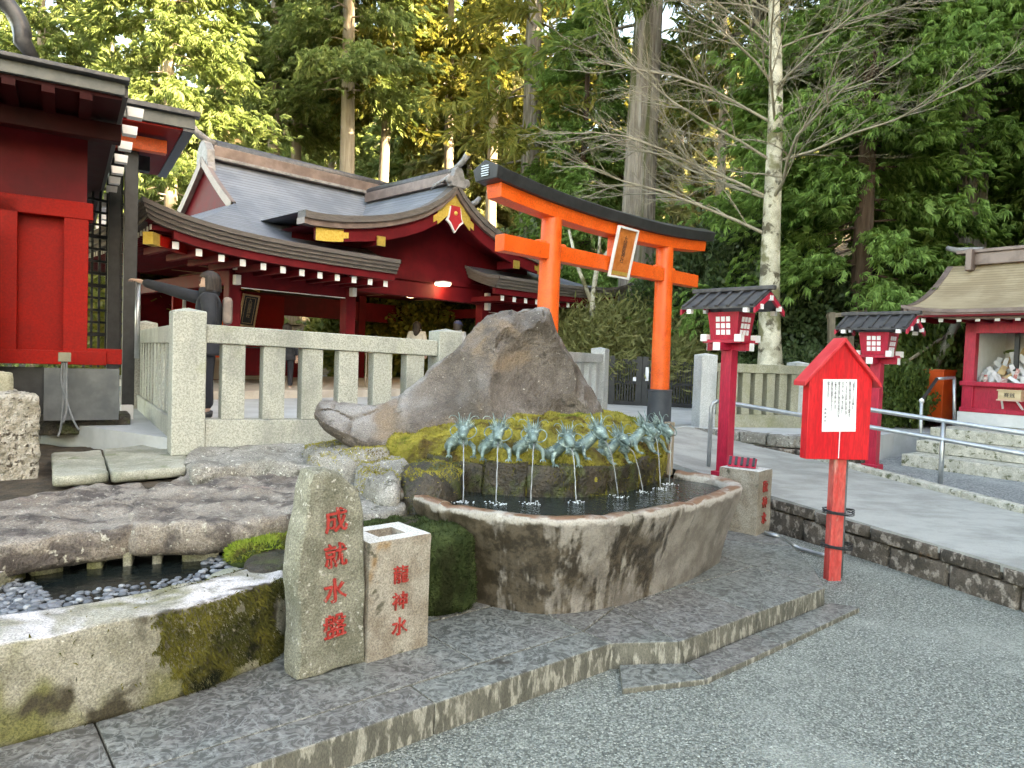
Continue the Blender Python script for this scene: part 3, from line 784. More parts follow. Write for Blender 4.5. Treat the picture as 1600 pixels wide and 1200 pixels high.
px_rock('flat_boulder', 'grey flat slab lying left of the basin, partly behind the tall stone', 'boulder', [(500, 735), (560, 742), (605, 762), (642, 786), (610, 800), (560, 804), (500, 800), (480, 770)], .66, .09, M['greyrock'], 24, .012, .03, 5)
mr = []
mr.append(px_rock('mossy_boulder', 'brown mossy boulder at the left end of the dragon ledge', 'boulder', [(618, 722), (655, 704), (705, 706), (726, 722), (718, 740), (680, 748), (632, 744)], .84, .4, M['mossstone'], 25, .05, .12, 6))
mr.append(px_rock('mossy_boulder', 'pale mossy boulder left of the dragons, below the boulder tail', 'boulder', [(552, 716), (590, 696), (632, 698), (640, 726), (622, 752), (580, 744), (556, 732)], .82, .36, M['greyrock'], 26, .05, .12, 6))
mr.append(px_rock('mossy_boulder', 'low moss-covered rock under the tail of the peaked boulder', 'boulder', [(470, 690), (530, 680), (600, 682), (640, 694), (600, 708), (540, 712), (480, 704)], .86, .3, M['greyrock'], 27, .04, .1, 6))
fuzz(mr, 14000, .013, lambda p, n: 1.0 if n[2] > .25 and vn(p[0], p[1], p[2], 4, 8) > -.05 else .03, 14, 'moss', M['moss_tuft'], 'yellow moss patches on the boulders left of the dragons', lean=.7, wid=.5)
# mossy cheek of the basin behind the two inscribed stones
mc = tag(stone(gpx([(500, 786), (630, 765), (700, 770), (742, 784), (753, 806), (742, 826), (690, 834), (600, 834), (520, 826)], .62), lambda x, y: .60 + .05 * vn(x, y, 0, 4, 3), .14, .07, .05, 6, 28, .06).build('mossy_cheek', M['moss_green'], bs_, smooth=True, world=True), 'green moss-covered cheek of the basin')
fuzz([mc], 24000, .016, lambda p, n: 1.0 if vn(p[0], p[1], p[2], 3, 8) > -.5 else .2, 15, 'moss', M['moss_green'], 'thick green moss behind the short inscribed pillar', lean=.6, wid=.5)
px_rock('cover_slab', 'dark wet slab over the gap left of the basin', 'slab', [(520, 806), (600, 806), (650, 796), (664, 812), (600, 828), (524, 832)], .60, .1, M['mossstone'], 29, .01, .02)

fl = [('flagstone', 'greenish flagstone nearest the rough stone block', [(80, 706), (158, 702), (170, 740), (82, 746)]), ('flagstone', 'greenish flagstone in front of the stone fence corner', [(160, 701), (240, 694), (290, 706), (292, 730), (174, 740)])]
for i, (n_, l_, p_) in enumerate(fl): px_rock(n_, l_, 'flagstone', p_, .70, .07, M['flagstone'], 33 + i, .012, .015, 5, step=.06)
tag(stone([(-9, 3.6), (-3.0, 4.15), (-2.3, 4.85), (-1.0, 5.3), (-.6, 6.2), (-.5, 7.3), (-2.8, 6.6), (-9, 7.5)], lambda x, y: .60 + .015 * vn(x, y, 0, 5, 2), -.1, .05, .02, 5, 41, .12).build('earth_bank', M['litter'], smooth=True), 'dark earth bank under the flat rocks', kind='structure')
lb = px_rock('rough_stone_block', 'rough pitted stone block at the left edge below the red wall', 'block', [(-120, 705), (0, 690), (62, 688), (62, 748), (0, 752), (-120, 775)], .62, .1, M['greyrock'], 35)
bpy.data.objects.remove(lb)
A_ = G(61, 747, .6); B_ = G(-130, 765, .6)
d_ = (B_ - A_); d_.z = 0; d_.normalize(); n_ = Vector((-d_.y, d_.x, 0))
if n_.y < 0: n_ = -n_
def _mpb(u, v, w_): q = A_ + d_ * u + n_ * (v); return (q.x, q.y, w_)
M['rough'] = mat('pitted_stone', (.30, .27, .21), (.52, .49, .43), 16, .9, bump=1.5, bs=22, bd=.04, spots=[((.10, .08, .06), 22, .55, .64)])
tag(stone([(0, 0), (1.3, 0), (1.3, .9), (0, .9)], 1.22, .5, .02, .013, 16, 36, .03, mp=_mpb, sm=0, fine=.8).build('rough_stone_block', M['rough'], smooth=True), 'rough pitted stone block at the left edge below the red wall', 'block')
tag(stone([(.05, .42), (1.3, .42), (1.3, 1.3), (.05, 1.3)], 1.36, 1.15, .02, .012, 9, 37, .05, mp=_mpb, sm=0).build('plinth_stone', M['granite_old'], smooth=True), 'smooth weathered plinth stone on top of the rough block', 'stone')

# ------------------------------------------------------------------ pebble pool and trough at the left
tw_out = [tuple(G(*p, .52)[:2]) for p in [(-260, 1062), (0, 1006), (200, 968), (330, 938), (418, 912), (448, 897)]]
tw_in = [tuple(G(*p, .52)[:2]) for p in [(440, 872), (400, 884), (330, 902), (150, 938), (0, 962), (-260, 1008)]]
tr = thing('pool_trough', 'long stone trough holding the pebble pool at lower left', 'trough', (-1.5, 2.9, .14))
tw = stone(tw_out + tw_in, lambda x, y: .515 + .008 * vn(x, y, 0, 5, 2), .135, .022, .010, 7, 51, .04, sm=0).build('trough_wall', M['trough'], tr, smooth=True, world=True)
wall_moss = fuzz([tw], 19000, .02, lambda p, n: 1.0 if (PR(p)[0] > 240 + 45 * vn(p[0], p[1], p[2], 6, 3) and n[2] < .85 and p[2] > .20 + .10 * vn(p[0], p[1], 0, 6, 1) - max(0, PR(p)[0] - 350) * .001 and vn(p[0], p[1], p[2], 5, 7) > -.42) else .004, 16, 'moss', M['moss_dark'], 'olive and rust moss hanging down the right end of the trough', lean=.4, down=.9, wid=.4)
pool = [tuple(G(*p, .44)[:2]) for p in [(-300, 1040), (0, 985), (150, 958), (330, 915), (430, 885), (440, 850), (380, 850), (300, 868), (180, 880), (0, 900), (-300, 960)]]
tag(MB().add([(p[0], p[1], .452) for p in pool], [tuple(range(len(pool)))]).build('pool_water', M['pool'], fixn=True), 'dark clear water in the pebble pool', kind='structure')
MB().add([(p[0], p[1], .40) for p in pool], [tuple(range(len(pool)))]).build('pool_floor', M['mossstone'], tr, world=True)
def _peb(g, n):
    q = []
    while len(q) < n:
        px, py = -60 + g.random() * 500, 868 + g.random() * 105
        inl = px < 40 + (py - 900) * 1.0 and py > 898 - px * .1; inr = px > 318 and py < 912 - (px - 318) * .22 and py > 872 - (px - 318) * .1
        fr = py > 958 - px * .165 - 9 and py < 966 - px * .165 and px < 320 and g.random() < .45
        fl = 868 + 30 < py < 955 - px * .15 and px < 330 and g.random() < .12
        if inl or inr or fr or fl:
            p = G(px, py, .45); q.append((p.x, p.y, 0 if (inl or inr or fr) else 1))
    return np.array(q)
def pebbles(n, seed):
    g = np.random.default_rng(seed); q = _peb(g, n); V = []; F = []
    prof = [(.0, -.5), (.75, -.35), (1, 0), (.75, .38), (0, .5)]
    for k, (x, y, sub) in enumerate(q):
        r = .012 + .013 * g.random(); a = g.random() * 3.14; e = .65 + .3 * g.random(); ca, sa = math.cos(a), math.sin(a)
        z = (.405 + r * .3 + g.random() * .01) if sub else (.445 + g.random() * .018)
        o = len(V)
        V.append((x, y, z - r * .5))
        for (rr_, zz) in prof[1:4]:
            for j in range(8):
                t = j * math.pi / 4; u, v = math.cos(t) * r * rr_, math.sin(t) * r * rr_ * e
                V.append((x + u * ca - v * sa, y + u * sa + v * ca, z + zz * r * .9))
        V.append((x, y, z + r * .45))
        for j in range(8):
            j2 = (j + 1) % 8
            F.append((o, o + 1 + j2, o + 1 + j)); F.append((o + 25, o + 17 + j, o + 17 + j2))
            for rg in range(2): F.append((o + 1 + rg * 8 + j, o + 1 + rg * 8 + j2, o + 9 + rg * 8 + j2, o + 9 + rg * 8 + j))
    return MB().add(V, F)
M['pebble'] = island_mat('river_pebbles', [(.07, .08, .095), (.16, .175, .195), (.10, .115, .13), (.26, .28, .30), (.14, .15, .17), (.36, .38, .39)], .45)
tag(pebbles(900, 8).build('pebbles', M['pebble'], smooth=True, fixn=False), 'smooth blue-grey pebbles in and around the shallow pool', 'pebbles', kind='stuff')
M['hollow_shade'] = mat('painted_hollow_shade', (.004, .004, .004), (.006, .006, .006), 5, .9)  # near-black colour stands for the shade inside the channel mouths
# low wall with square channel mouths behind the pool
cw = thing('channel_wall', 'low stone wall with four dark square water mouths under the flat boulders', 'wall', tuple(G(200, 880, .45)))
def pz(px, py): return G(px, py, .45)
blocks = [(-260, 46), (46, 103), (133, 162), (189, 208), (235, 255), (281, 345)]
def base_y(px): return 893 - (px - 100) * .075 if px > 60 else 896 + (60 - px) * .42
for i, (a, b_) in enumerate(blocks):
    p, q = pz(a, base_y(a)), pz(b_, base_y(b_))
    wall_stone(cw, 'channel_block', p, q, .38, .54, .22, M['trough'], 300 + i, 0, .006)
p, q = pz(46, base_y(46) - 2), pz(345, base_y(345) - 2)
for k in range(4):
    a, b_ = p.lerp(q, k / 4), p.lerp(q, (k + 1) / 4 - .004)
    wall_stone(cw, 'lintel', a, b_, .525, .585, .2, M['trough'], 320 + k, -.004, .006)
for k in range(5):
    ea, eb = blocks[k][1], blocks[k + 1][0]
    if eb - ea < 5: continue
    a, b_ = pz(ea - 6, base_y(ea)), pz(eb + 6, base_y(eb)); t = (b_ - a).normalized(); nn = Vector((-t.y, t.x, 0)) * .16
    MB().bar(a + nn + Vector((0, 0, .02)), b_ + nn + Vector((0, 0, .02)), .03, .2).build('mouth_shade', M['hollow_shade'], cw, world=True)
px_rock('pool_stone', 'dark green-grey stone at the right end of the pebble pool', 'stone', [(378, 868), (408, 856), (456, 850), (462, 878), (410, 892), (384, 888)], .54, .14, M['mossstone'], 61, .015, .03)
px_rock('pool_stone', 'small yellowish stone lying at the water edge of the pebble pool', 'stone', [(312, 905), (345, 886), (378, 880), (380, 894), (350, 906), (318, 912)], .48, .07, M['flagstone'], 62, .01, .02)
ps = px_rock('mossy_stone', 'bright green moss tuft rock above the pool end', 'stone', [(345, 850), (380, 836), (440, 826), (480, 824), (480, 842), (430, 850), (370, 862)], .56, .12, M['moss_green'], 63, .03, .05)
M['moss_bright'] = mat('bright_moss', (.16, .24, .03), (.28, .34, .06), 6, .95, spots=[((.10, .09, .03), 6, .52, .66)], spec=.1)
fuzz([ps], 5000, .018, lambda p, n: n[2] > .1, 17, 'moss', M['moss_bright'], 'bright green moss above the right end of the pebble pool', lean=.6, wid=.5)
# ------------------------------------------------------------------ inscribed stones
def plane_px(px, py, o, n):
    d = ray(px, py); c = Vector((0, 0, CAMH)); t = (Vector(o) - c).dot(n) / d.dot(n); return c + d * t
def standing(name, label, cat, a, b, pxs, th, material, seed, amp=.008, rad=.02):
    """upright slab whose face runs from ground point a to b; outline given in the photograph's points"""
    a = Vector(a); b = Vector(b); t = (b - a); t.z = 0; t.normalize(); n = Vector((t.y, -t.x, 0))
    root = thing(name, label, cat, tuple(a), math.atan2(t.y, t.x))
    ol = []
    for p in pxs:
        q = plane_px(p[0], p[1], a, n) - a; ol.append((q.dot(t), q.z))
    def mp(u, v, w_): return (u, -w_, v)
    stone(ol, 0.0, -th, rad, amp, 5, seed, .035, mp=mp, sm=0, fine=.6).build('stone', material, root, smooth=True, angle=45)
    def at(px, py): q = plane_px(px, py, a, n) - a; return Vector((q.dot(t), -.004, q.z))
    return root, at
a_, b_ = G(465, 1068, .135), G(572, 1036, .135)
rs, at = standing('inscribed_stone', 'tall rough upright stone carved with four red characters, nearest the viewer', 'stone', a_, b_, [(465, 1066), (571, 1036), (569, 960), (571, 880), (569, 800), (561, 762), (538, 742), (512, 735), (492, 740), (484, 762), (480, 800), (468, 850), (463, 905), (468, 960)], .15, M['inscribed'], 71, .012)
def carve(root, at, chars, pxs, size, lean=0):
    for ch, (px, py) in zip(chars, pxs):
        q = at(px, py)
        text_part(ch, size, M['char_red'], root, (q.x, -.0075, q.z + size * .42), (R_(90), R_(lean), 0), 'character', extrude=.006, bold=.006)
carve(rs, at, '成就水盤', [(523, 812), (522, 867), (521, 922), (521, 977)], .118, -4)
rs.children[1]
a_, b_ = G(573, 1038, .135), G(668, 1010, .135)
tdir = (b_ - a_).normalized(); hh = .555
def pillar(name, label, a_, rz, w_, d_, h, tilt, chars, csize, cz, cx=0.0, top_hole=True, seed=0):
    root = thing(name, label, 'stone pillar', tuple(a_), rz)
    o = dens([Vector((0, 0)), Vector((w_, 0)), Vector((w_, d_)), Vector((0, d_))], .03)
    nv = len(o); vs = []; zs = [0, .02, .12, .25, .38, .5, h - .012, h]
    c = Vector((w_ / 2, d_ / 2))
    for k, z in enumerate(zs):
        for p in o:
            q = c + (p - c) * (.985 if k == len(zs) - 1 else 1)
            f = .006 * vn(q.x, q.y, z, 8, seed) + .003 * vn(q.x, q.y, z, 30, seed)
            dv = (q - c).normalized(); vs.append((q.x + dv.x * f, q.y + dv.y * f, z))
    fs = [(i * nv + j, i * nv + (j + 1) % nv, (i + 1) * nv + (j + 1) % nv, (i + 1) * nv + j) for i in range(len(zs) - 1) for j in range(nv)]
    m = len(zs) - 1
    base = len(vs)
    hole = [(c + (p - c) * .45) for p in o]
    vs += [(p.x, p.y, h) for p in hole]; vs += [(p.x, p.y, h - .07) for p in hole]
    fs += [(m * nv + j, m * nv + (j + 1) % nv, base + (j + 1) % nv, base + j) for j in range(nv)]
    if top_hole:
        fs += [(base + j, base + (j + 1) % nv, base + nv + (j + 1) % nv, base + nv + j) for j in range(nv)]
        fs += [tuple(base + nv + j for j in range(nv))]
    else: fs += [tuple(base + j for j in range(nv))]
    fs += [tuple(range(nv - 1, -1, -1))]
    MB().add(vs, fs).build('stone', M['pillarstone'], root, smooth=True, angle=40)
    for ch, z in zip(chars, cz):
        text_part(ch, csize, M['char_red'], root, (w_ * .5 + cx, -.005, z + csize * .42), (R_(90), 0, 0), 'character', extrude=.005, bold=.004)
    return root
pillar('inscribed_pillar', 'short square stone pillar with a hollow top beside the tall inscribed stone', a_, math.atan2(tdir.y, tdir.x), (b_ - a_).length, .30, .575, 0, '龍神水', .092, [.40, .27, .145], top_hole=True)
p2 = G(1181, 838, .135); rz2 = math.atan2(.25, .2)
pillar('inscribed_pillar', 'short stone pillar at the right end of the basin with a small roof ornament on it', p2, R_(48), .29, .36, .56, 0, '龍神水', .105, [.42, .28, .14], top_hole=False, seed=4)
mo = thing('roof_ornament', 'tiny red and black striped roof model lying on the stone pillar right of the basin', 'ornament', (p2.x - .06, p2.y + .26, .70), R_(-25))
MB().prism([(-.12, -.06, 0), (.12, -.06, 0), (.12, .0, .075), (-.12, .0, .085)], (0, .05, 0)).build('wedge', M['crimson'], mo)
for k in range(5): MB().box((-.1 + k * .05, -.035, .052), (.022, .085, .012), rx=R_(50)).build('stripe', M['black'], mo)

# ------------------------------------------------------------------ bronze dragons and their water
M['bronze'] = mat('verdigris_bronze', (.085, .14, .135), (.235, .325, .30), 13, .48, metal=.35, bump=.9, bs=70, bd=.008, spots=[((.38, .49, .45), 22, .54, .66), ((.05, .075, .08), 12, .60, .72)])
def make_dragon():
    r = thing('bronze_dragon', '', 'dragon statue', (0, 0, 0))
    body = [(.13, .30, .0), (.04, .31, .02), (-.06, .27, .045), (-.125, .19, .07), (-.135, .09, .085), (-.10, .02, .12), (-.055, -.01, .17), (-.02, -.03, .215), (0, -.055, .245)]
    rad = [.012, .028, .042, .053, .058, .054, .047, .042, .038]
    bp = catmull(body, 5); br = [lerp(rad[int(i / 5)], rad[min(int(i / 5) + 1, 8)], (i % 5) / 5) for i in range(len(bp))]
    MB().tube(bp, br, 12).build('body', M['bronze'], r, smooth=True)
    f = MB()
    for i in range(4, len(bp) - 3, 2):
        p = bp[i]; t = (bp[i + 1] - bp[i - 1]).normalized(); up = Vector((-.55, .25, .8)); up = (up - t * up.dot(t)).normalized()
        q = p + up * br[i] * .9; f.add([q - t * .02, q + t * .02, q + up * .032 - t * .018, q + t.cross(up) * .006], [(0, 1, 2), (0, 3, 2), (1, 3, 2)])
    f.build('back_fin', M['bronze'], r)
    h = MB()      # head: skull to snout, pitched down
    hp = [(0, -.02, .255), (0, -.06, .27), (0, -.10, .265), (0, -.135, .245), (0, -.165, .225), (0, -.19, .212), (0, -.20, .206)]
    h.tube(hp, [.030, .048, .050, .040, .032, .030, .016], 12, flat=1.12)
    h.tube([(0, -.08, .225), (0, -.125, .195), (0, -.16, .175), (0, -.175, .168)], [.032, .028, .022, .010], 10, flat=1.1)
    for s in (-1, 1):
        h.lathe([(.001, -.013), (.010, -.008), (.013, 0), (.010, .008), (.001, .013)], 8, (s * .034, -.115, .278))
        h.tube([(s * .02, -.14, .275), (s * .040, -.115, .293), (s * .05, -.08, .295)], [.006, .011, .005], 6)
        h.lathe([(.001, -.008), (.009, 0), (.001, .010)], 8, (s * .018, -.192, .228))
        for k in range(3): h.tube([(s * (.020 + .004 * k), -.185 + .022 * k, .20), (s * (.021 + .004 * k), -.186 + .022 * k, .186)], [.0045, .0008], 5)
    h.build('head', M['bronze'], r, smooth=True)
    for s in (-1, 1):
        MB().tube(catmull([(s * .022, -.07, .30), (s * .030, -.05, .335), (s * .045, -.035, .37), (s * .050, -.01, .405), (s * .062, 0, .43)], 4), [.012 - .0006 * i for i in range(17)], 7).build('horn', M['bronze'], r, smooth=True)
        w_ = [(s * .022, -.185, .205), (s * .06, -.20, .20), (s * .105, -.185, .225), (s * .125, -.15, .262), (s * .110, -.115, .298), (s * .075, -.10, .312), (s * .05, -.095, .305)]
        MB().tube(catmull(w_, 5), .0052, 6).build('whisker', M['bronze'], r, smooth=True)
        w2 = [(s * .03, -.06, .30), (s * .055, -.05, .36), (s * .085, -.05, .395), (s * .125, -.055, .40), (s * .145, -.06, .375)]
        MB().tube(catmull(w2, 4), .0035, 5).build('feeler', M['bronze'], r, smooth=True)
        lg = MB(); x0 = s * .10 - (.03 if s < 0 else -.0)
        lg.tube([(s * .05, -.0, .14), (x0, -.03, .10), (x0 + s * .01, -.05, .05), (x0 + s * .005, -.08, .015)], [.026, .024, .018, .014], 8)
        for k in (-1, 0, 1): lg.tube([(x0, -.08, .015), (x0 + k * .022, -.11, .014), (x0 + k * .028, -.13, .0)], [.009, .008, .002], 6)
        lg.build('leg', M['bronze'], r, smooth=True)
    mn = MB(); g = random.Random(4)
    for k in range(16):
        a = -1.25 + 2.5 * k / 15; b = g.uniform(.06, .11)
        p0 = Vector((.04 * math.sin(a), -.03 + .01 * g.random(), .262 + .035 * math.cos(a))); d = Vector((math.sin(a) * .95, .35 + g.random() * .4, math.cos(a) * .8 + .1)).normalized()
        mn.tube([p0, p0 + d * b * .5 + Vector((0, 0, -.004)), p0 + d * b + Vector((0, 0, .012))], [.010, .007, .001], 5)
    for k in range(9):
        x = -.036 + .009 * k; mn.tube([(x, -.14, .185), (x * 1.2, -.155, .14), (x * 1.5 + g.uniform(-.008, .008), -.15, .10 + abs(x) * .8)], [.007, .006, .001], 5)
    tag(mn.build('mane', M['bronze'], r, smooth=True), kind='stuff')
    return r
drg = make_dragon()
M['stream'] = None
m, n, b = _nodes('falling_water'); b.inputs['Base Color'].default_value = (.85, .90, .92, 1); b.inputs['Roughness'].default_value = .12; b.inputs['Transmission Weight'].default_value = .7; b.inputs['IOR'].default_value = 1.33
M['stream'] = m
M['foam'] = mat('water_foam', (.74, .80, .82), (.84, .88, .90), 60, .25)
words = ['leftmost bronze dragon spouting water into the basin', 'second bronze dragon from the left, facing forward', 'third bronze dragon from the left, facing forward', 'fourth bronze dragon from the left, turned slightly right',
         'fifth bronze dragon from the left, turned right with its coiled body showing', 'sixth bronze dragon from the left, set low and turned right', 'seventh bronze dragon from the left, seen from its side', 'rightmost bronze dragon, nearest the wooden stake']
words2 = ['leftmost', 'second from left', 'third from left', 'fourth from left', 'fifth from left', 'sixth from left', 'seventh from left', 'rightmost']
heads = [718, 775, 832, 890, 941, 978, 1008, 1032]
lands = [(724, 785), (775, 788), (829, 787), (900, 785), (966, 777), (1005, 770), (1032, 764), (1046, 757)]
turn = [2, 0, 4, 12, 24, 36, 46, 50]
dz = [0, 0, .012, -.02, .025, -.025, .03, 0.0]
best = []
for i, hx in enumerate(heads):
    s = min((abs(PR((*(led_at(LL[-1] * k / 300) + Vector((0, 0))), 1.05))[0] - hx), LL[-1] * k / 300) for k in range(301))[1]
    p = led_at(s); p2_ = led_at(min(s + .05, LL[-1])); p1_ = led_at(max(s - .05, 0)); t = (p2_ - p1_).normalized(); nn = Vector((t.y, -t.x))      # outward
    az = R_(turn[i])
    fdir = Vector((math.sin(az), -math.cos(az)))
    root = p - fdir * .02 - nn * (.06 if i < 6 else .02)
    o = drg if i == 0 else dup(drg, (0, 0, 0), 0)
    o.location = (root.x, root.y, .893 + dz[i]); o.rotation_euler = (0, 0, az); S = .73 + .03 * math.sin(i * 2.1); o.scale = (S, S, S)
    tag(o, words[i], 'dragon statue', 'bronze dragons along the basin ledge')
    mo_ = Matrix.Translation(o.location) @ Matrix.Rotation(az, 4, 'Z') @ Matrix.Diagonal((S, S, S, 1))
    m0 = mo_ @ Vector((0, -.178, .182)); l0 = G(*lands[i], .664)
    wj = thing('water_jet', f'thin stream of water falling from the {words2[i]} dragon mouth', 'water jet', tuple(l0), 0, 'water jets of the dragons')
    path = [m0.lerp(l0, k / 10) for k in range(11)]
    path = [Vector((lerp(m0.x, l0.x, (k / 10) ** .55), lerp(m0.y, l0.y, (k / 10) ** .55), lerp(m0.z, l0.z, k / 10))) + Vector((.0012 * math.sin(k * 1.9 + i), .0012 * math.cos(k * 2.3), 0)) for k in range(11)]
    MB().tube(path, [.0043 + .001 * math.sin(k * 2.7 + i) for k in range(11)], 7).build('stream', M['stream'], wj, smooth=True, world=True)
    g = random.Random(i + 50); sp = MB()
    for k in range(26):
        a = g.random() * 6.283; rr_ = .012 + .05 * g.random() ** 1.5; q = l0 + Vector((math.cos(a) * rr_ * 1.3, math.sin(a) * rr_, .001 + .012 * g.random() ** 3))
        s_ = .003 + .006 * g.random(); sp.lathe([(.0005, -.4 * s_), (s_, 0), (.0005, .5 * s_)], 6, q)
    sp.build('splash', M['foam'], wj, world=True, smooth=True)
ws = thing('wooden_stake', 'short grey wooden stake right of the dragons', 'stake', tuple(G(1043, 738, .70)), R_(30))
MB().box((0, 0, .20), (.062, .062, .44)).build('post', M['wood_grey'], ws, bevel=.006)

# ------------------------------------------------------------------ torii
U1 = Vector((.695, .719, 0)); V1 = Vector((-.719, .695, 0)); RA = math.atan2(.719, .695)
tR = Vector((2.178, 10.425, .65)); tC = tR - U1 * 1.27
to = thing('torii', 'vermilion torii gate with black top beam and a framed name plaque', 'torii', (tC.x, tC.y, .65), RA)
hw = 1.27
for s in (-1, 1):
    pl = MB().tube([(s * (hw + .03), 0, .0), (s * (hw + .015), 0, 1.3), (s * hw, 0, 2.66)], [.142, .135, .126], 28).build('pillar', M['torii'], to, smooth=True, angle=40)
    MB().lathe([(.178, 0), (.178, .535), (.186, .54), (.186, .565), (.15, .57)], 28, (s * (hw + .03), 0, 0)).build('sleeve', M['sleeve'], pl, smooth=True, angle=40)
MB().box((0, 0, 2.245), (2 * hw + 1.75, .15, .19)).build('tie_beam', M['torii'], to, bevel=.006)
for s in (-1, 1):
    for s2 in (-1, 1): MB().box((s * hw + s2 * .19, 0, 2.355), (.11, .10, .04), ty=.6).build('wedge', M['torii'], to, bevel=.004)
MB().box((0, 0, 2.48), (.12, .12, .29)).build('strut', M['torii'], to, bevel=.006)
def curve_beam(prof, L, z0, lift, n=28):
    k = len(prof); vs = []
    for i in range(n + 1):
        x = -L + 2 * L * i / n; u = abs(x) / L; dzz = lift * u ** 2.3
        for (y, z) in prof: vs.append((x + math.copysign(.10 * max(0, z) * u ** 8, x), y, z0 + z + dzz))
    fs = [(i * k + j, i * k + (j + 1) % k, (i + 1) * k + (j + 1) % k, (i + 1) * k + j) for i in range(n) for j in range(k)]
    fs += [tuple(range(k - 1, -1, -1)), tuple(n * k + j for j in range(k))]
    return MB().add(vs, fs)
curve_beam([(-.11, 0), (.11, 0), (.12, .155), (-.12, .155)], hw + .98, 2.62, .105).build('under_beam', M['torii'], to, bevel=.006)
kg = curve_beam([(-.17, 0), (.17, 0), (.20, .13), (0, .215), (-.20, .13)], hw + 1.12, 2.776, .12).build('top_beam', M['black'], to, bevel=.008)
for s in (-1,):
    for k in range(5): MB().box((s * (hw + 1.135), 0, 2.94 + k * .026), (.01, .11 + .01 * (k % 2), .011)).build('vent_slot', M['steel'], kg)
pq = MB().box((0, 0, 0), (.40, .03, .62)).build('plaque_panel', mat('orange_plaque', (.50, .13, .02), (.62, .20, .05), 14, .5), to)
pq.location = (.0, -.15, 2.40); pq.rotation_euler = (R_(12), 0, 0)
fr = MB()
for s in (-1, 1): fr.box((s * .21, -.02, 0), (.028, .04, .664)); fr.box((0, -.02, s * .32), (.392, .04, .028))
fr.build('plaque_frame', M['white'], pq, bevel=.004)
MB().box((0, -.018, -.27), (.36, .01, .05)).build('gilt_strip', M['gold_plain'], pq)
text_part('\n'.join('九頭龍神社'), .085, M['ink'], pq, (0, -.0165, .22), (R_(90), 0, 0), 'lettering', line=.82, extrude=.001)

# ------------------------------------------------------------------ granite fences
B1 = Vector((.843, .537, 0)); B2 = Vector((-.537, .843, 0)); RB = math.atan2(.537, .843)
def post_mesh(w_, h): return MB().add([(-w_ / 2, -w_ / 2, 0), (w_ / 2, -w_ / 2, 0), (w_ / 2, w_ / 2, 0), (-w_ / 2, w_ / 2, 0), (-w_ / 2, -w_ / 2, h - .03), (w_ / 2, -w_ / 2, h - .03), (w_ / 2, w_ / 2, h - .03), (-w_ / 2, w_ / 2, h - .03), (0, 0, h)],
                                       [(3, 2, 1, 0), (0, 1, 5, 4), (1, 2, 6, 5), (2, 3, 7, 6), (3, 0, 4, 7), (4, 5, 8), (5, 6, 8), (6, 7, 8), (7, 4, 8)])
def fence(label, a, b, zg, hp, nb, bw, zb, zr0, zr1, drop, material, posts=(1, 1), pw=.26, bd=.15, pmat=None, first=None):
    a = Vector((a[0], a[1], zg)); b = Vector((b[0], b[1], zg)); t = (b - a); L = t.length; rz = math.atan2(t.y, t.x)
    r = thing('stone_fence', label, 'stone fence', tuple(a), rz)
    for k, x in ((0, 0), (1, L)):
        if posts[k]:
            p = post_mesh(pw, hp).build('post', pmat or material, r, bevel=.010); p.location = (x, 0, -drop * k)
    x0, x1 = (pw / 2 if posts[0] else 0) + .002, L - (pw / 2 if posts[1] else 0) - .002
    sl = drop / L
    MB().hexa([(x0, -.10, -.05), (x1, -.10, -.05), (x1, .10, -.05), (x0, .10, -.05), (x0, -.10, zb - sl * x0), (x1, -.10, zb - sl * x1), (x1, .10, zb - sl * x1), (x0, .10, zb - sl * x0)]).build('base_stone', material, r, bevel=.008)
    MB().hexa([(x0, -.095, zr0 - sl * x0), (x1, -.095, zr0 - sl * x1), (x1, .095, zr0 - sl * x1), (x0, .095, zr0 - sl * x0), (x0, -.095, zr1 - sl * x0), (x1, -.095, zr1 - sl * x1), (x1, .095, zr1 - sl * x1), (x0, .095, zr1 - sl * x0)]).build('rail', material, r, bevel=.008)
    bm_ = None
    for k in range(nb):
        x = lerp(x0, x1, (k + .5) / nb) if first is None else first[0] + first[1] * k
        if bm_ is None:
            bm_ = MB().box((0, 0, (zr0 - zb) / 2), (bw, bd, zr0 - zb - .004)).build('baluster', material, r, bevel=.006); bm_.location = (x, 0, zb - sl * x)
        else: inst(bm_, r, (x, 0, zb - sl * x), name='baluster')
    return r
P0 = Vector((-2.75, 5.95, .72)); P1 = P0 + B1 * 2.43; P2 = P0 + B2 * 3.67
fence('speckled granite fence running behind the peaked boulder in front of the hall', P0, P1, .70, 1.23, 6, .19, .295, .945, 1.10, .05, M['granite'], first=(.36, .342))
fence('shaded side run of granite fence receding behind the woman in black', P2, P0, .70, 1.22, 11, .17, .28, .93, 1.09, .0, M['granite'], posts=(1, 0))
fence('short granite fence beside the gate, seen right of the peaked boulder', (-.55, 7.7), (1.52, 12.3), .70, 1.15, 12, .17, .26, .88, 1.03, .0, M['granite_pale'], posts=(0, 1))
fence('old yellowish granite fence on the right with a pale gate post', (2.95, 10.78), (5.6, 11.45), .655, 1.13, 12, .135, .2, .85, .985, .0, M['granite_old'], posts=(1, 0), pmat=M['granite_pale'])
pp = post_mesh(.24, 1.06).build('fence_post', M['granite_pale']); pp.location = (4.55, 11.24, .655); pp.rotation_euler = (0, 0, math.atan2(.67, 2.65)); tag(pp, 'pale capped granite post standing in the old fence right of the bright red lantern', 'post')

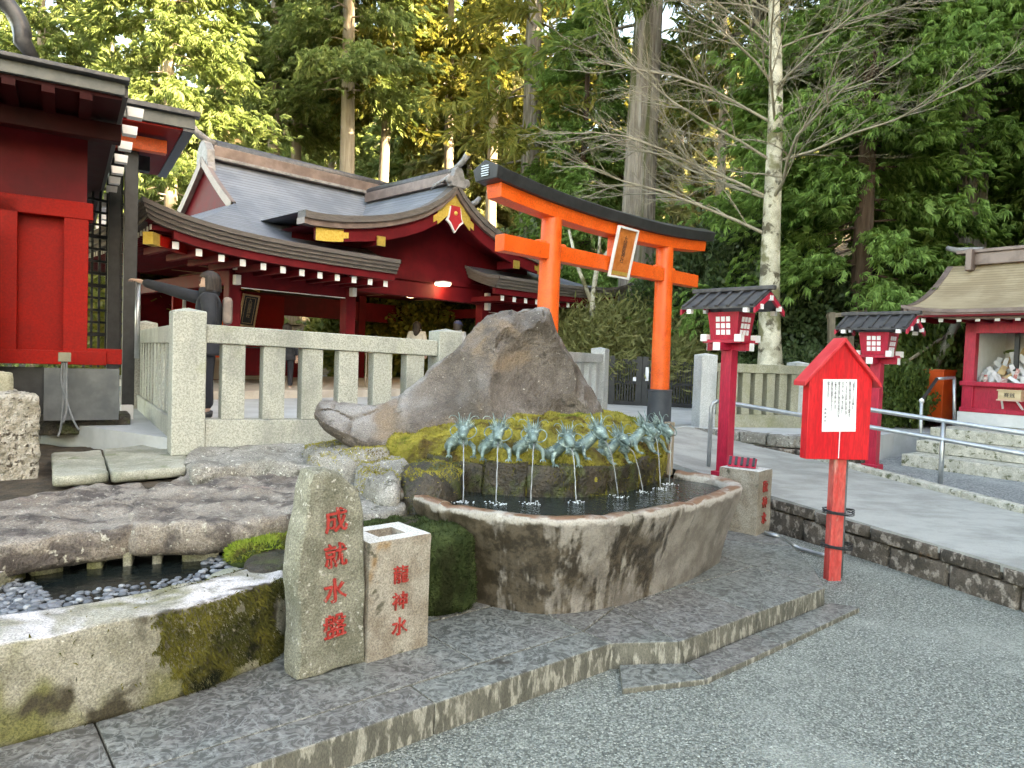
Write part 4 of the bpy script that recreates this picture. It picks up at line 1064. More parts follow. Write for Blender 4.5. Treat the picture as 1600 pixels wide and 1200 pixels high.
# ------------------------------------------------------------------ black slatted gate and bamboo fence
gA, gB = D(952, 628, 15.6), D(1090, 638, 15.2); gA.z = gB.z = .64
gt = thing('slatted_gate', 'black slatted double gate between the granite gate posts', 'gate', tuple(gA), math.atan2(gB.y - gA.y, gB.x - gA.x))
Lg = (gB - gA).length
for z in (.06, .98, .52): MB().box((Lg / 2, .03, z), (Lg, .05, .10 if z != .52 else .05)).build('rail', M['black'], gt)
for x in (.03, Lg * .33, Lg * .40, Lg - .03): MB().box((x, 0, .55), (.12, .07, 1.10)).build('stile', M['black'], gt)
sl_ = None
for k in range(30):
    x = .1 + (Lg - .2) * k / 29
    if sl_ is None: sl_ = MB().box((0, 0, .5), (.028, .02, .98)).build('slat', M['black'], gt); sl_.location = (x, .015, 0)
    else: inst(sl_, gt, (x, .015, 0), name='slat')
for x, z in ((Lg * .28, .6), (Lg * .42, .72)): MB().box((x, -.045, z), (.07, .01, .09 if x < Lg * .3 else .3)).build('notice', M['paper'], gt)
bf = thing('bamboo_fence', 'row of pale bamboo canes showing above the black gate', 'fence', (gA.x, gA.y + .9, .62), 0)
cane = None
for k in range(26):
    x = -.1 + k * .088 + rnd.uniform(-.025, .025); h = 1.0 + rnd.uniform(-.04, .04)
    if cane is None: cane = MB().tube([(0, 0, 0), (0, 0, .5), (0, 0, 1.36)], [.022, .02, .017], 7).build('cane', M['bamboo'], bf, smooth=True); cane.location = (x, 0, 0)
    else: inst(cane, bf, (x, rnd.uniform(-.04, .04), 0), (rnd.uniform(-.03, .03), rnd.uniform(-.03, .03), 0), (1, 1, h), 'cane')
for z in (.5, 1.08): MB().tube([(-.2, -.03, z), (2.2, -.03, z)], .018, 6).build('cross_cane', M['bamboo'], bf, smooth=True)

# ------------------------------------------------------------------ red lanterns
def make_lantern():
    r = thing('red_lantern', '', 'lantern', (0, 0, 0))
    MB().box((0, 0, .705), (.125, .125, 1.41)).build('post', M['crimson'], r, bevel=.005)
    MB().box((0, 0, .055), (.2, .2, .13)).build('foot', M['crimson'], r, bevel=.006)
    for k, rz in ((0, 0), (1, R_(90))):
        a = MB().box((0, 0, 0), (.50, .075, .075)).build('bracket_arm', M['crimson'], r, bevel=.004); a.location = (0, 0, 1.44 + .0 * k); a.rotation_euler = (0, 0, rz)
        for s in (-1, 1): MB().box((s * .2535, 0, 0), (.006, .082, .082)).build('white_cap', M['white'], a)
    MB().box((0, 0, 1.495), (.44, .36, .035)).build('tray', M['crimson'], r, bevel=.004)
    for sx in (-1, 1):
        for sy in (-1, 1):
            MB().box((sx * .20, sy * .16, 1.53), (.075, .075, .075)).build('corner_cap', M['white'], r, bevel=.004)
    # light box flares upward
    b0, b1, z0, z1 = .15, .185, 1.515, 1.80
    body = MB().hexa([(-b0, -b0 * .88, z0), (b0, -b0 * .88, z0), (b0, b0 * .88, z0), (-b0, b0 * .88, z0), (-b1, -b1 * .88, z1), (b1, -b1 * .88, z1), (b1, b1 * .88, z1), (-b1, b1 * .88, z1)]).build('light_box', M['crimson'], r, bevel=.004)
    for f in range(4):
        w_ = b0 if f % 2 == 0 else b0 * .88; d = (b0 * .88 if f % 2 == 0 else b0); d1 = (b1 * .88 if f % 2 == 0 else b1)
        pn = bpy.data.objects.new('window', None); C.objects.link(pn); pn.parent = body; pn.rotation_euler = (0, 0, f * math.pi / 2)
        for i in range(3):
            for j in range(3):
                z = z0 + .075 + j * .068; y = -lerp(d, d1, (z - z0) / (z1 - z0)) - .001
                p = MB().box((0, 0, 0), (.045, .006, .052)).build('pane', M['paper'], pn); p.location = ((i - 1) * .060, y, z); p.rotation_euler = (math.atan2(d1 - d, z1 - z0), 0, 0)
    # gabled roof, ridge along x
    L, W, zr, ze = .43, .29, 2.0, 1.825
    for s in (-1, 1):
        n_ = Vector((0, s * (zr - ze), W)).normalized()
        pl = MB().hexa([(-L, s * W, ze), (L, s * W, ze), (L, 0, zr), (-L, 0, zr), (-L, s * W, ze + .02), (L, s * W, ze + .02), (L, 0, zr + .02), (-L, 0, zr + .02)]).build('roof_slope', M['roof_dark'], r)
        for k in range(7):
            x = -L + .03 + k * (2 * L - .06) / 6
            MB().bar((x, s * (W + .01), ze + .026), (x, 0, zr + .028), .035, .022).build('batten', M['roof_dark'], pl)
        for e in (-1, 1):
            MB().hexa([(e * L - .012, s * W, ze - .055), (e * L + .012, s * W, ze - .055), (e * L + .012, 0, zr - .055), (e * L - .012, 0, zr - .055), (e * L - .012, s * W, ze - .001), (e * L + .012, s * W, ze - .001), (e * L + .012, 0, zr - .001), (e * L - .012, 0, zr - .001)]).build('bargeboard', M['crimson'], r)
            MB().box((e * (L + .004), s * (W - .11), ze + .015), (.04, .045, .05)).build('rafter_end', M['white'], r)
            MB().box((e * .33, s * (W - .02), ze - .022), (.05, .05, .045)).build('rafter_end', M['white'], r)
    for e in (-1, 1): MB().box((e * (L + .004), 0, zr - .06), (.04, .05, .05)).build('rafter_end', M['white'], r)
    MB().bar((-L - .05, 0, zr + .045), (L + .05, 0, zr + .045), .07, .045).build('ridge_cap', M['roof_dark'], r, bevel=.008)
    return r
ln = make_lantern()
rl = math.atan2(-.75, .66)
ln.location = (2.29, 7.46, .36); ln.rotation_euler = (0, 0, rl)
tag(ln, 'red wooden lantern post with black roof beside the basin, nearer of two', 'lantern', 'red lanterns by the ramp')
l2 = dup(ln, (4.655, 9.0, .29), rl, 'red wooden lantern post with black roof beyond the ramp, farther of two')

# ------------------------------------------------------------------ red notice board
sgp = G(1311, 908, 0); sgp.x -= .035
sg = thing('notice_board', 'bright red house-shaped notice board with a white sheet on a red post', 'sign', (sgp.x, sgp.y, 0), R_(7))
MB().box((0, .035, .5), (.10, .075, 1.05), tx=.98).build('post', M['sign_post'], sg, bevel=.004)
w2, zb, ze, za, th = .25, .93, 1.53, 1.80, .085
bx_ = -.055
MB().prism([(bx_ - w2, -.04, zb), (bx_ + w2, -.04, zb), (bx_ + w2, -.04, ze), (bx_, -.04, za), (bx_ - w2, -.04, ze)], (0, th, 0)).build('board', M['sign_red'], sg, bevel=.004)
for s in (-1, 1):
    ex = bx_ + s * (w2 + .055); ez = ze - .058
    MB().hexa([(ex, -.075, ez), (ex, .085, ez), (bx_, .085, za + .003), (bx_, -.075, za + .003), (ex, -.075, ez + .034), (ex, .085, ez + .034), (bx_, .085, za + .04), (bx_, -.075, za + .04)]).build('roof_board', mat('pinkish_red_board', (.58, .02, .03), (.68, .05, .06), 6, .45) if s < 0 else bpy.data.materials['pinkish_red_board'], sg, bevel=.003)
sh = MB().box((0, 0, 0), (.268, .002, .39)).build('notice_sheet', M['paper'], sg); sh.location = (bx_ - .005, -.0425, 1.335); sh.rotation_euler = (0, R_(-1.5), 0)
cols = ['【龍神水についてのお願い】', '龍神水は神社の境内に湧き出る御神水で', 'す。どなたでも自由にお持ち帰り頂け', 'ますが、お一人様一本でお願いし', '御神水をお受けの際は水口や龍の口に手', 'を触れない様お願い致します。', '混雑の時は順番をお守り下さい。', '御神水をお大切に。']
for k, t_ in enumerate(cols):
    text_part('\n'.join(t_), .0185, M['ink'], sh, (.108 - k * .0285, -.0016, .178), (R_(90), 0, 0), 'lettering', line=.80 if len(t_) > 15 else .86, extrude=.0003, bold=.004)
text_part('\n'.join('箱根神社'), .019, M['ink'], sh, (.108 - 8 * .0285 + .010, -.0016, -.02), (R_(90), 0, 0), 'lettering', line=1.5, extrude=.0003, bold=.004)
MB().box((bx_ + .01, -.0405, 1.04), (.006, .004, .20)).build('drip_mark', M['paper'], sg)
gp = thing('grey_pole', 'thin grey metal pole tied behind the red notice board post', 'pole', (sgp.x + .085, sgp.y + .10, 0))
MB().tube([(0, 0, 0), (0, 0, 1.0)], .021, 10).build('pole', M['grey_pole'], gp, smooth=True)
for z in (.26, .52):
    wt = thing('wire_tie', ('lower' if z < .4 else 'upper') + ' black wire tie round the notice board post and grey pole', 'tie', (sgp.x + .03, sgp.y + .06, z))
    for k in range(3):
        loop = [(.115 * math.cos(a), .095 * math.sin(a), .012 * (k - 1) + .006 * math.sin(a * 2 + k)) for a in [i * math.pi / 8 for i in range(17)]]
        MB().tube(loop, .0045, 5, cap=False).build('wire', M['black'], wt)

# ------------------------------------------------------------------ handrails
def pipe(name, pts, r, parent): return MB().tube(pts, r, 10).build(name, M['steel'], parent, smooth=True, world=True)
hr = thing('handrail', 'galvanised two-bar handrail along the ramp behind the red notice board', 'handrail', (2.3, 8.05, .43))
pA, pM, pB, pC = Vector((2.29, 8.05, .42)), Vector((3.74, 7.98, .33)), Vector((4.84, 7.86, .29)), Vector((5.35, 6.1, .29))
pipe('post', [pA, (pA.x, pA.y, 1.12), (pA.x + .02, pA.y, 1.17), (pA.x + .08, pA.y, 1.195)], .024, hr)
pipe('lower_bar', [(pA.x + .08, pA.y, 1.195), (pB.x, pB.y, .862), (pC.x, pC.y, .80)], .026, hr)
pipe('upper_bar', [(pM.x, pM.y, 1.20), (pB.x, pB.y, 1.07), (pC.x, pC.y, 1.0)], .026, hr)
for p, z in ((pM, 1.2), (pB, 1.06), (pC, 1.0)): pipe('post', [p, (p.x, p.y, z)], .026, hr)
hs = thing('step_handrail', 'short handrail with a dark sloping bar beside the concrete steps', 'handrail', (5.85, 10.1, .45))
q1, q2, q3 = D(1437, 716, 10.35), D(1440, 626, 10.35), D(1464, 592, 11.0)
q4, q5 = D(1491, 590, 11.2), D(1491, 670, 11.2)
pipe('post', [q1, q2], .024, hs); pipe('post', [q5, q4], .024, hs)
MB().tube([q2, q3], .024, 8).build('sloping_bar', M['black'], hs, world=True); pipe('top_bar', [q3, q4], .024, hs)
MB().lathe([(.001, -.04), (.03, -.02), (.036, 0), (.03, .02), (.001, .04)], 10, q2).build('white_joint', M['white'], hs, smooth=True, world=True)
# hose and drain bits behind the right stone pillar
ho = catmull([G(1195, 832, .16), G(1215, 838, .15), G(1232, 846, .08), G(1248, 856, .03), G(1290, 868, .03)], 6)
tag(MB().tube(ho, .017, 8).build('hose', M['steel'], smooth=True), 'pale grey hose lying by the foot of the right stone pillar', 'hose')
# ------------------------------------------------------------------ shrine hall
def shingle_mat(name, ca, cb, row=26.0, rough=.42, line=.55):
    """rows of thin shingles; UV.y counts metres up the slope"""
    m, n, b = _nodes(name)
    uv = n.nodes.new('ShaderNodeUVMap'); x = n.nodes.new('ShaderNodeSeparateXYZ'); n.links.new(uv.outputs[0], x.inputs[0])
    p = _pos(n)
    v = _math(n, 'MULTIPLY', x.outputs[1], row)
    fr = _math(n, 'FRACT', v)
    rowid = _math(n, 'FLOOR', v)
    rn = n.nodes.new('ShaderNodeTexWhiteNoise'); rn.noise_dimensions = '1D'; n.links.new(rowid, rn.inputs['W'])
    col = _mix(n, _ramp(n, _noise(n, 1.6, 5, .6, p), .35, .65), ca, cb)
    col = _mix(n, _math(n, 'MULTIPLY', rn.outputs[0], .25), col, tuple(c * .6 for c in ca))
    edge = _ramp(n, fr, .0, .28)
    col = _mix(n, _math(n, 'MULTIPLY', _math(n, 'SUBTRACT', 1.0, edge), line), col, tuple(c * .25 for c in ca))
    n.links.new(col, b.inputs['Base Color']); b.inputs['Roughness'].default_value = rough; b.inputs['Metallic'].default_value = .15
    _bump(n, b, fr, .5, .012)
    return m
M['shingle'] = shingle_mat('blue_grey_copper_shingle', (.15, .168, .198), (.22, .24, .27), 10, .5, .85)
M['shingle_tan'] = shingle_mat('tan_bark_shingle', (.30, .225, .14), (.42, .33, .215), 16, .8)
M['edge_brown'] = mat('layered_roof_edge', (.075, .062, .055), (.15, .13, .115), 5, .6, bump=.6, bs=12, bd=.01, stretch=(1, 1, 30))
M['ridge_brown'] = mat('brown_copper_ridge', (.16, .115, .10), (.235, .175, .155), 4, .45, metal=.25)
M['ridge_grey'] = mat('grey_ridge_ornament', (.16, .155, .155), (.27, .26, .26), 9, .5, bump=.4, bs=40)
HZ = .8
hO = Vector((-3.656, 16.218, HZ))
ha = thing('shrine_hall', 'dark red open shrine hall with curved blue-grey shingled roof and front gable', 'shrine hall', tuple(hO), RA)
ZE, ZR, EX, EY, XG = 2.48, 4.45, 5.75, 3.6, 3.5
def EZ(d): return ZE + (ZR - ZE) * (max(d, 0) / EY) ** 1.6
def lift(x, y, d): return (.26 * (abs(x) / EX) ** 7 * (abs(y) / EY) ** 3 + .06 * (abs(x) / EX) ** 3) * max(0, 1 - d / 2.0)
def patch(name, fn, nu, nv, material, parent, vlen):
    pts = []; uvs = []
    for j in range(nv):
        for i in range(nu):
            p, l = fn(i / (nu - 1), j / (nv - 1)); pts.append(p); uvs.append((p[0] + p[1], l))
    o = MB().grid(pts, nu, nv).build(name, material, parent, smooth=True, fixn=False)
    ul = o.data.uv_layers.new(name='UVMap')
    for lp in o.data.loops: ul.data[lp.index].uv = uvs[lp.vertex_index]
    return o
GL, GR = -1.45, 1.05
for (xa, xb, d0) in ((-XG, GL, 0), (GL, GR, 1.25), (GR, XG, 0)):
    def f(u, v, xa=xa, xb=xb, d0=d0):
        x = lerp(xa, xb, u); d = lerp(d0, EY, v); y = -EY + d; return (x, y, EZ(d) + lift(x, y, d)), d * 1.15
    patch('roof_slope', f, 16, 22, M['shingle'], ha, 1)
def f(u, v):
    x = lerp(XG, -XG, u); d = lerp(0, EY, v); return (x, EY - d, EZ(d) + lift(x, EY - d, d)), d * 1.15
patch('roof_slope', f, 20, 18, M['shingle'], ha, 1)
for s in (-1, 1):
    for sy in (-1, 1):
        def f(u, v, s=s, sy=sy):
            x = lerp(XG, EX, u); dm = EX - x; d = dm * v; y = EY - d; return (s * x, sy * y, EZ(d) + lift(x, y, d)), d * 1.15
        patch('hip_slope', f, 14, 12, M['shingle'], ha, 1)
    def f(u, v, s=s):
        ym = EY; y = lerp(-ym, ym, u); d = min(2.25, EY - abs(y)) * v; return (s * (EX - d), y, EZ(d) + lift(EX - d, y, d)), d * 1.15
    patch('hip_slope', f, 40, 12, M['shingle'], ha, 1)
    yb = EY - 2.25; n_ = 14
    tri = [(s * (XG - .06), lerp(-yb, yb, i / n_), EZ(2.25) - .02) for i in range(n_ + 1)] + [(s * (XG - .06), lerp(yb, -yb, i / n_), EZ(EY - abs(lerp(yb, -yb, i / n_))) - .05) for i in range(n_ + 1)]
    MB().add(tri, [tuple(range(len(tri)))]).build('pediment', M['hall_red'], ha)
    for sy in (-1, 1):
        pts = []
        for i in range(13):
            y = sy * lerp(yb, .02, i / 12); z = EZ(EY - abs(y)); pts += [(s * (XG + .05), y, z + .03), (s * (XG + .05), y, z - .16), (s * (XG - .04), y, z - .16), (s * (XG - .04), y, z + .03)]
        fs = [(i * 4 + j, i * 4 + (j + 1) % 4, i * 4 + 4 + (j + 1) % 4, i * 4 + 4 + j) for i in range(12) for j in range(4)]
        MB().add(pts, fs).build('verge', M['ridge_brown'], ha)
def eave_strip(line, inward, name='eave_edge'):
    prof = [(-.01, .012), (-.012, -.055), (.02, -.06), (.02, -.115), (.05, -.12), (.05, -.175), (.085, -.18), (.085, -.235), (.3, -.235)]
    k = len(prof); vs = []
    for p, iw in zip(line, inward):
        for (d, z) in prof: vs.append((p[0] + iw[0] * d, p[1] + iw[1] * d, p[2] + z))
    fs = [(i * k + j, i * k + j + 1, (i + 1) * k + j + 1, (i + 1) * k + j) for i in range(len(line) - 1) for j in range(k - 1)]
    return MB().add(vs, fs).build(name, M['edge_brown'], ha)
def fe(x, s=-1): return (x, s * EY, EZ(0) + lift(x, EY, 0))
for xa, xb in ((-EX, GL), (GR, EX)):
    xs_ = [lerp(xa, xb, i / 24) for i in range(25)]
    eave_strip([fe(x) for x in xs_], [(-math.copysign(1 if abs(x) > EX - .01 else 0, x), 1) for x in xs_])
    for e in (GL, GR):
        if e in (xa, xb):
            sgn = -1 if e == GL else 1
            ys_ = [lerp(-EY, -2.4, i / 6) for i in range(7)]
            eave_strip([(e, y, EZ(y + EY)) for y in ys_], [(sgn, 0 if y > -EY + .01 else 1) for y in ys_])
xs_ = [lerp(EX, -EX, i / 40) for i in range(41)]
eave_strip([fe(x, 1) for x in xs_], [(-math.copysign(1 if abs(x) > EX - .01 else 0, x), -1) for x in xs_])
for s in (-1, 1):
    ys_ = [lerp(-EY, EY, i / 30) for i in range(31)]
    eave_strip([(s * EX, y, EZ(0) + lift(EX, y, 0)) for y in ys_], [(-s, -math.copysign(1 if abs(y) > EY - .01 else 0, y)) for y in ys_])
# soffit under the eaves
for (xa, xb) in ((-EX, GL), (GR, EX)):
    pts = []
    for j in range(3):
        for i in range(17):
            x = lerp(xa, xb, i / 16); y = lerp(-EY + .1, -2.3, j / 2); xx = max(-EX + .1, min(EX - .1, x)); pts.append((xx, y, ZE - .23 + lift(xx, EY, 0) * (1 - j / 2) + .16 * j / 2))
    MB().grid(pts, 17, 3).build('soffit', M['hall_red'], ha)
for s in (-1, 1):
    pts = []
    for j in range(3):
        for i in range(17):
            y = lerp(-EY + .1, EY - .1, i / 16); x = s * lerp(EX - .1, 3.96, j / 2); pts.append((x, y, ZE - .225 + lift(EX, y, 0) * (1 - j / 2) + .16 * j / 2))
    MB().grid(pts, 17, 3).build('soffit', M['wood_grey'], ha)
# rafters with white ends along the front, fine rafters down the left side
rf = MB().box((0, .55, 0), (.085, 1.15, .10), mi=0).box((0, -.03, 0), (.09, .012, .105), mi=1).build('rafter', [M['hall_red'], M['white']], ha)
first = True
for xa, xb in ((-5.25, -1.62), (1.35, 5.3)):
    n_ = 12
    for k in range(n_):
        x = lerp(xa, xb, k / (n_ - 1)); z = ZE - .425 + lift(x, EY, 0)
        if first: rf.location = (x, -EY + .22, z); first = False
        else: inst(rf, ha, (x, -EY + .22, z), name='rafter')
sr = MB().box((.62, 0, 0), (1.3, .055, .07), mi=0).box((-.035, 0, 0), (.012, .056, .072), mi=1).build('side_rafter', [M['hall_red'], mat('dull_white_tip', (.5, .47, .42), (.55, .52, .47), 9, .7)], ha)
for k in range(46):
    y = lerp(-3.4, 2.0, k / 45); z = ZE - .27 + lift(EX, y, 0) * .85
    if k == 0: sr.location = (-EX + .2, y, z)
    else: inst(sr, ha, (-EX + .2, y, z), name='side_rafter')
MB().bar((-EX + .15, -EY + .15, ZE - .20), (-3.9, -2.3, ZE - .28), .12, .15).build('hip_rafter', M['wall_red'], ha)
MB().bar((-EX + .10, -EY + .10, ZE - .20), (-EX + .26, -EY + .24, ZE - .205), .14, .17).build('gilt_cap', M['gold_plain'], ha)
# fascia beam under the front eave
for xa, xb in ((-5.3, GL - .02), (GR + .02, 5.35)):
    pts = [];
    for i in range(13):
        x = lerp(xa, xb, i / 12); z = ZE - .235 + lift(x, EY, 0); pts += [(x, -EY + .12, z), (x, -EY + .12, z - .12), (x, -EY + .2, z - .12), (x, -EY + .2, z)]
    MB().add(pts, [(i * 4 + j, i * 4 + (j + 1) % 4, i * 4 + 4 + (j + 1) % 4, i * 4 + 4 + j) for i in range(12) for j in range(4)] + [(0, 1, 2, 3), (48, 49, 50, 51)]).build('fascia', M['hall_red'], ha)
# main ridge with end ornaments
MB().box((0, 0, ZR + .12), (2 * XG - .3, .26, .28)).build('ridge', M['ridge_brown'], ha, bevel=.01)
MB().box((0, 0, ZR + .015), (2 * XG - .2, .36, .06)).build('ridge_foot', M['ridge_grey'], ha, bevel=.01)
MB().tube([(-XG + .1, 0, ZR + .29), (XG - .1, 0, ZR + .29)], .11, 10, flat=.6).build('ridge_cap', M['roof_dark'], ha, smooth=True)
def ridge_end(s):
    e = bpy.data.objects.new('ridge_ornament', None); C.objects.link(e); e.parent = ha; e.location = (s * (XG - .12), 0, ZR)
    MB().prism([(0, -.26, -.12), (0, .26, -.12), (0, .24, .12), (0, .13, .26), (0, 0, .36), (0, -.13, .26), (0, -.24, .12)], (s * .16, 0, 0)).build('shield', M['ridge_grey'], e, bevel=.02)
    MB().tube([(-s * .1, 0, .30), (s * .10, 0, .36), (s * .28, 0, .46), (s * .38, 0, .58)], [.075, .075, .07, .065], 10).build('ridge_horn', M['ridge_grey'], e, smooth=True)
    for sy in (-1, 1): MB().box((s * .08, sy * .22, -.15), (.15, .10, .42), rx=R_(sy * 22)).build('scroll', M['ridge_grey'], e, bevel=.02)
for s in (-1, 1): ridge_end(s)
# front gable
GD = -.15
GW = [(0, 4.32), (.13, 4.18), (.4, 3.95), (.75, 3.74), (1.17, 3.565), (1.6, 3.43), (2.0, 3.34), (2.45, 3.265), (2.83, 3.225), (3.1, 3.215), (3.25, 3.23)]
GW = [(a, b + GD) for a, b in GW]
def gz(w_):
    for (a, za_), (b, zb_) in zip(GW, GW[1:]):
        if w_ <= b: return lerp(za_, zb_, (w_ - a) / (b - a))
    return GW[-1][1]
GY = -3.45
for s in (-1, 1):
    ws_ = [3.25 * (i / 26) for i in range(27)]
    def f(u, v, s=s):
        w_ = 3.25 * u; y = lerp(GY, -.3, v); return (s * w_, y, gz(w_) + .0), w_
    o = patch('gable_slope', f, 27, 8, M['shingle'], ha, 1)
    # thick layered edge and dark red bargeboard
    for nm, y0, y1, t0, t1, mt in (('gable_edge', GY - .005, GY + .25, -.012, .10, M['edge_brown']), ('gable_edge', GY + .03, GY + .28, .10, .20, M['ridge_brown']), ('bargeboard', GY + .10, GY + .17, .205, .47, M['hall_red'])):
        pts = []; wmax = 3.25 if nm == 'gable_edge' else 3.0
        for i in range(27):
            w_ = wmax * i / 26; z = gz(w_); k = 1.0 if nm == 'gable_edge' else lerp(1.0, .75, i / 26)
            pts += [(s * w_, y0, z - t0), (s * w_, y0, z - t0 - (t1 - t0) * k), (s * w_, y1, z - t0 - (t1 - t0) * k), (s * w_, y1, z - t0)]
        fs = [(i * 4 + j, i * 4 + (j + 1) % 4, i * 4 + 4 + (j + 1) % 4, i * 4 + 4 + j) for i in range(26) for j in range(4)] + [(104, 105, 106, 107)]
        MB().add(pts, fs).build(nm, mt, ha)
    def curve_plate(w0, w1, off, h, mt, nm, y):
        n2 = 10; pts = []
        for i in range(n2 + 1):
            w_ = lerp(w0, w1, i / n2); z = gz(w_) - .215 - off; notch = .06 * (1 - abs(2 * i / n2 - 1)) if 0 else 0
            pts += [(s * w_, y, z), (s * w_, y, z - h), (s * w_, y + .02, z - h), (s * w_, y + .02, z)]
        MB().add(pts, [(i * 4 + j, i * 4 + (j + 1) % 4, i * 4 + 4 + (j + 1) % 4, i * 4 + 4 + j) for i in range(n2) for j in range(4)] + [(0, 1, 2, 3), (40, 41, 42, 43)]).build(nm, mt, ha)
    curve_plate(0.0, .42, -.005, .26, M['gold'], 'gilt_plate', GY + .085); curve_plate(.42, .52, .045, .13, M['gold'], 'gilt_plate', GY + .086)
    curve_plate(2.48, 3.0, -.003, .215, M['gold'], 'gilt_plate', GY + .085); curve_plate(2.38, 2.48, .05, .10, M['gold'], 'gilt_plate', GY + .086)
    MB().box((s * 1.74, GY + .30, 2.80), (.16, .5, .16)).build('purlin', M['hall_red'], ha); MB().box((s * 1.74, GY + .04, 2.80), (.17, .03, .17)).build('gilt_cap', M['gold_plain'], ha)
    # gable wall
    pts = [(s * 3.0 * i / 20, -2.55, gz(3.0 * i / 20) - .1) for i in range(21)] + [(s * 3.0, -2.55, 2.3), (0, -2.55, 2.3)]
    MB().add(pts, [tuple(range(len(pts)))]).build('gable_wall', M['hall_red'], ha)
    pts = [(s * 3.2 * i / 20, yy, gz(3.2 * i / 20) - .21) for yy in (GY + .2, -2.5) for i in range(21)]
    MB().grid(pts, 21, 2).build('gable_soffit', M['hall_red'], ha)
MB().prism([(-.13, GY + .06, 3.86), (.13, GY + .06, 3.86), (.17, GY + .06, 3.66), (.22, GY + .06, 3.58), (.13, GY + .06, 3.52), (.06, GY + .06, 3.44), (0, GY + .06, 3.36), (-.06, GY + .06, 3.44), (-.13, GY + .06, 3.52), (-.22, GY + .06, 3.58), (-.17, GY + .06, 3.66)], (0, .04, 0)).build('pendant_rim', M['white'], ha).location.z = GD
pd = MB().prism([(-.11, GY + .05, 3.88), (.11, GY + .05, 3.88), (.145, GY + .05, 3.66), (.17, GY + .05, 3.60), (.10, GY + .05, 3.55), (.05, GY + .05, 3.47), (0, GY + .05, 3.40), (-.05, GY + .05, 3.47), (-.10, GY + .05, 3.55), (-.17, GY + .05, 3.60), (-.145, GY + .05, 3.66)], (0, .05, 0)).build('pendant', mat('bright_red_pendant', (.42, .02, .03), (.48, .03, .04), 9, .4), ha)
pd.location.z = GD
MB().lathe([(.001, -.012), (.04, -.008), (.045, 0), (.03, .02), (.001, .028)], 12, (0, 0, 0)).build('boss', M['gold_plain'], pd).matrix_basis = Matrix.Translation((0, GY + .045, 3.74)) @ Matrix.Rotation(R_(90), 4, 'X')
MB().box((0, -1.9, 4.42), (.2, 3.0, .2)).build('gable_ridge', M['ridge_brown'], ha, bevel=.01).location.z = GD
MB().tube([(0, -3.4, 4.56 + GD), (0, -.4, 4.56 + GD)], .09, 8, flat=.6).build('ridge_cap', M['roof_dark'], ha, smooth=True)
go = bpy.data.objects.new('gable_ornament', None); C.objects.link(go); go.parent = ha; go.location = (0, GY - .02, 4.32 + GD); go.scale = (.85,) * 3
MB().prism([(-.22, 0, -.10), (.22, 0, -.10), (.26, 0, .05), (.16, 0, .16), (.12, 0, .30), (0, 0, .40), (-.12, 0, .30), (-.16, 0, .16), (-.26, 0, .05)], (0, .15, 0)).build('shield', M['ridge_grey'], go, bevel=.02)
MB().tube([(0, .3, .30), (0, .05, .38), (0, -.14, .48), (0, -.26, .60)], [.07, .07, .07, .075], 10).build('ridge_horn', M['ridge_grey'], go, smooth=True)
MB().tube([(0, -.255, .594), (0, -.275, .615)], [.074, .07], 10).build('gilt_tip', M['gold_plain'], go)
for s in (-1, 1):
    MB().lathe([(.03, -.05), (.09, -.04), (.10, 0), (.09, .04), (.03, .05)], 12).build('scroll', M['ridge_grey'], go, smooth=True).matrix_basis = Matrix.Translation((s * .26, .05, .04)) @ Matrix.Rotation(R_(90), 4, 'X')
    for k in range(4): MB().tube([(s * .12, .2 + k * .07, .18 - k * .03), (s * (.24 + .02 * k), .28 + k * .09, .05 - k * .03), (s * .27, .42 + k * .09, -.02 - k * .04)], [.035, .03, .008], 6).build('feather', M['ridge_grey'], go, smooth=True)
# posts, beams, walls, floor
for x in (-3.96, -1.74, 1.74, 3.96):
    for y in (-2.4, 2.4):
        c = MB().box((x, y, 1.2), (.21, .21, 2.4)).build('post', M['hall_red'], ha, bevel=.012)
        if y < 0:
            MB().box((x, y - .14, 2.16), (.10, .12, .14)).build('bracket_end', M['white'], c, bevel=.005); MB().box((x, y - .16, 1.93), (.09, .12, .16)).build('bracket_end', M['white'], c, bevel=.005)
MB().box((-3.96, -2.4, 2.12), (.6, .16, .1)).build('bracket', M['hall_red'], ha, bevel=.01)
for (xa, xb) in ((-3.96, -1.74), (1.74, 3.96)):
    MB().box(((xa + xb) / 2, -2.4, 1.95), (xb - xa - .214, .14, .26)).build('tie_beam', M['hall_red'], ha, bevel=.008)
    MB().box(((xa + xb) / 2, -2.4, 2.24), (xb - xa - .214, .08, .31)).build('frieze_panel', M['hall_red'], ha)
    MB().box(((xa + xb) / 2, -2.475, 1.815), (xb - xa - .22, .02, .014)).build('pale_lining', M['white'], ha)
MB().box((0, -2.40, 2.13), (3.26, .2, .32)).build('rainbow_beam', M['hall_red'], ha, bevel=.02)
MB().box((0, -2.43, 2.48), (3.26, .1, .38)).build('frieze_panel', M['hall_red'], ha)
for k in range(3): MB().box((-.75 + k * .33, -2.49, 2.50), (.07, .012, .22)).build('slit', mat('dull_mauve_slit', (.25, .12, .15), (.3, .15, .18), 5, .6) if k == 0 else bpy.data.materials['dull_mauve_slit'], ha)
for y in (-2.4, 2.4):
    for s in (-1, 1): pass
for x in (-3.96, 3.96): MB().box((x, 0, 1.98), (.14, 4.58, .24)).build('side_beam', M['hall_red'], ha, bevel=.008)
MB().box((0, 2.4, 1.92), (7.7, .12, .5)).build('back_beam', M['hall_red'], ha)
for (xa, xb) in ((-3.85, -1.84),): MB().box(((xa + xb) / 2, 2.4, .85), (xb - xa, .06, 1.65)).build('back_wall', M['hall_red'], ha)
MB().box((-.65, 2.35, .62), (1.5, .06, 1.1)).build('back_wall', M['hall_red'], ha)
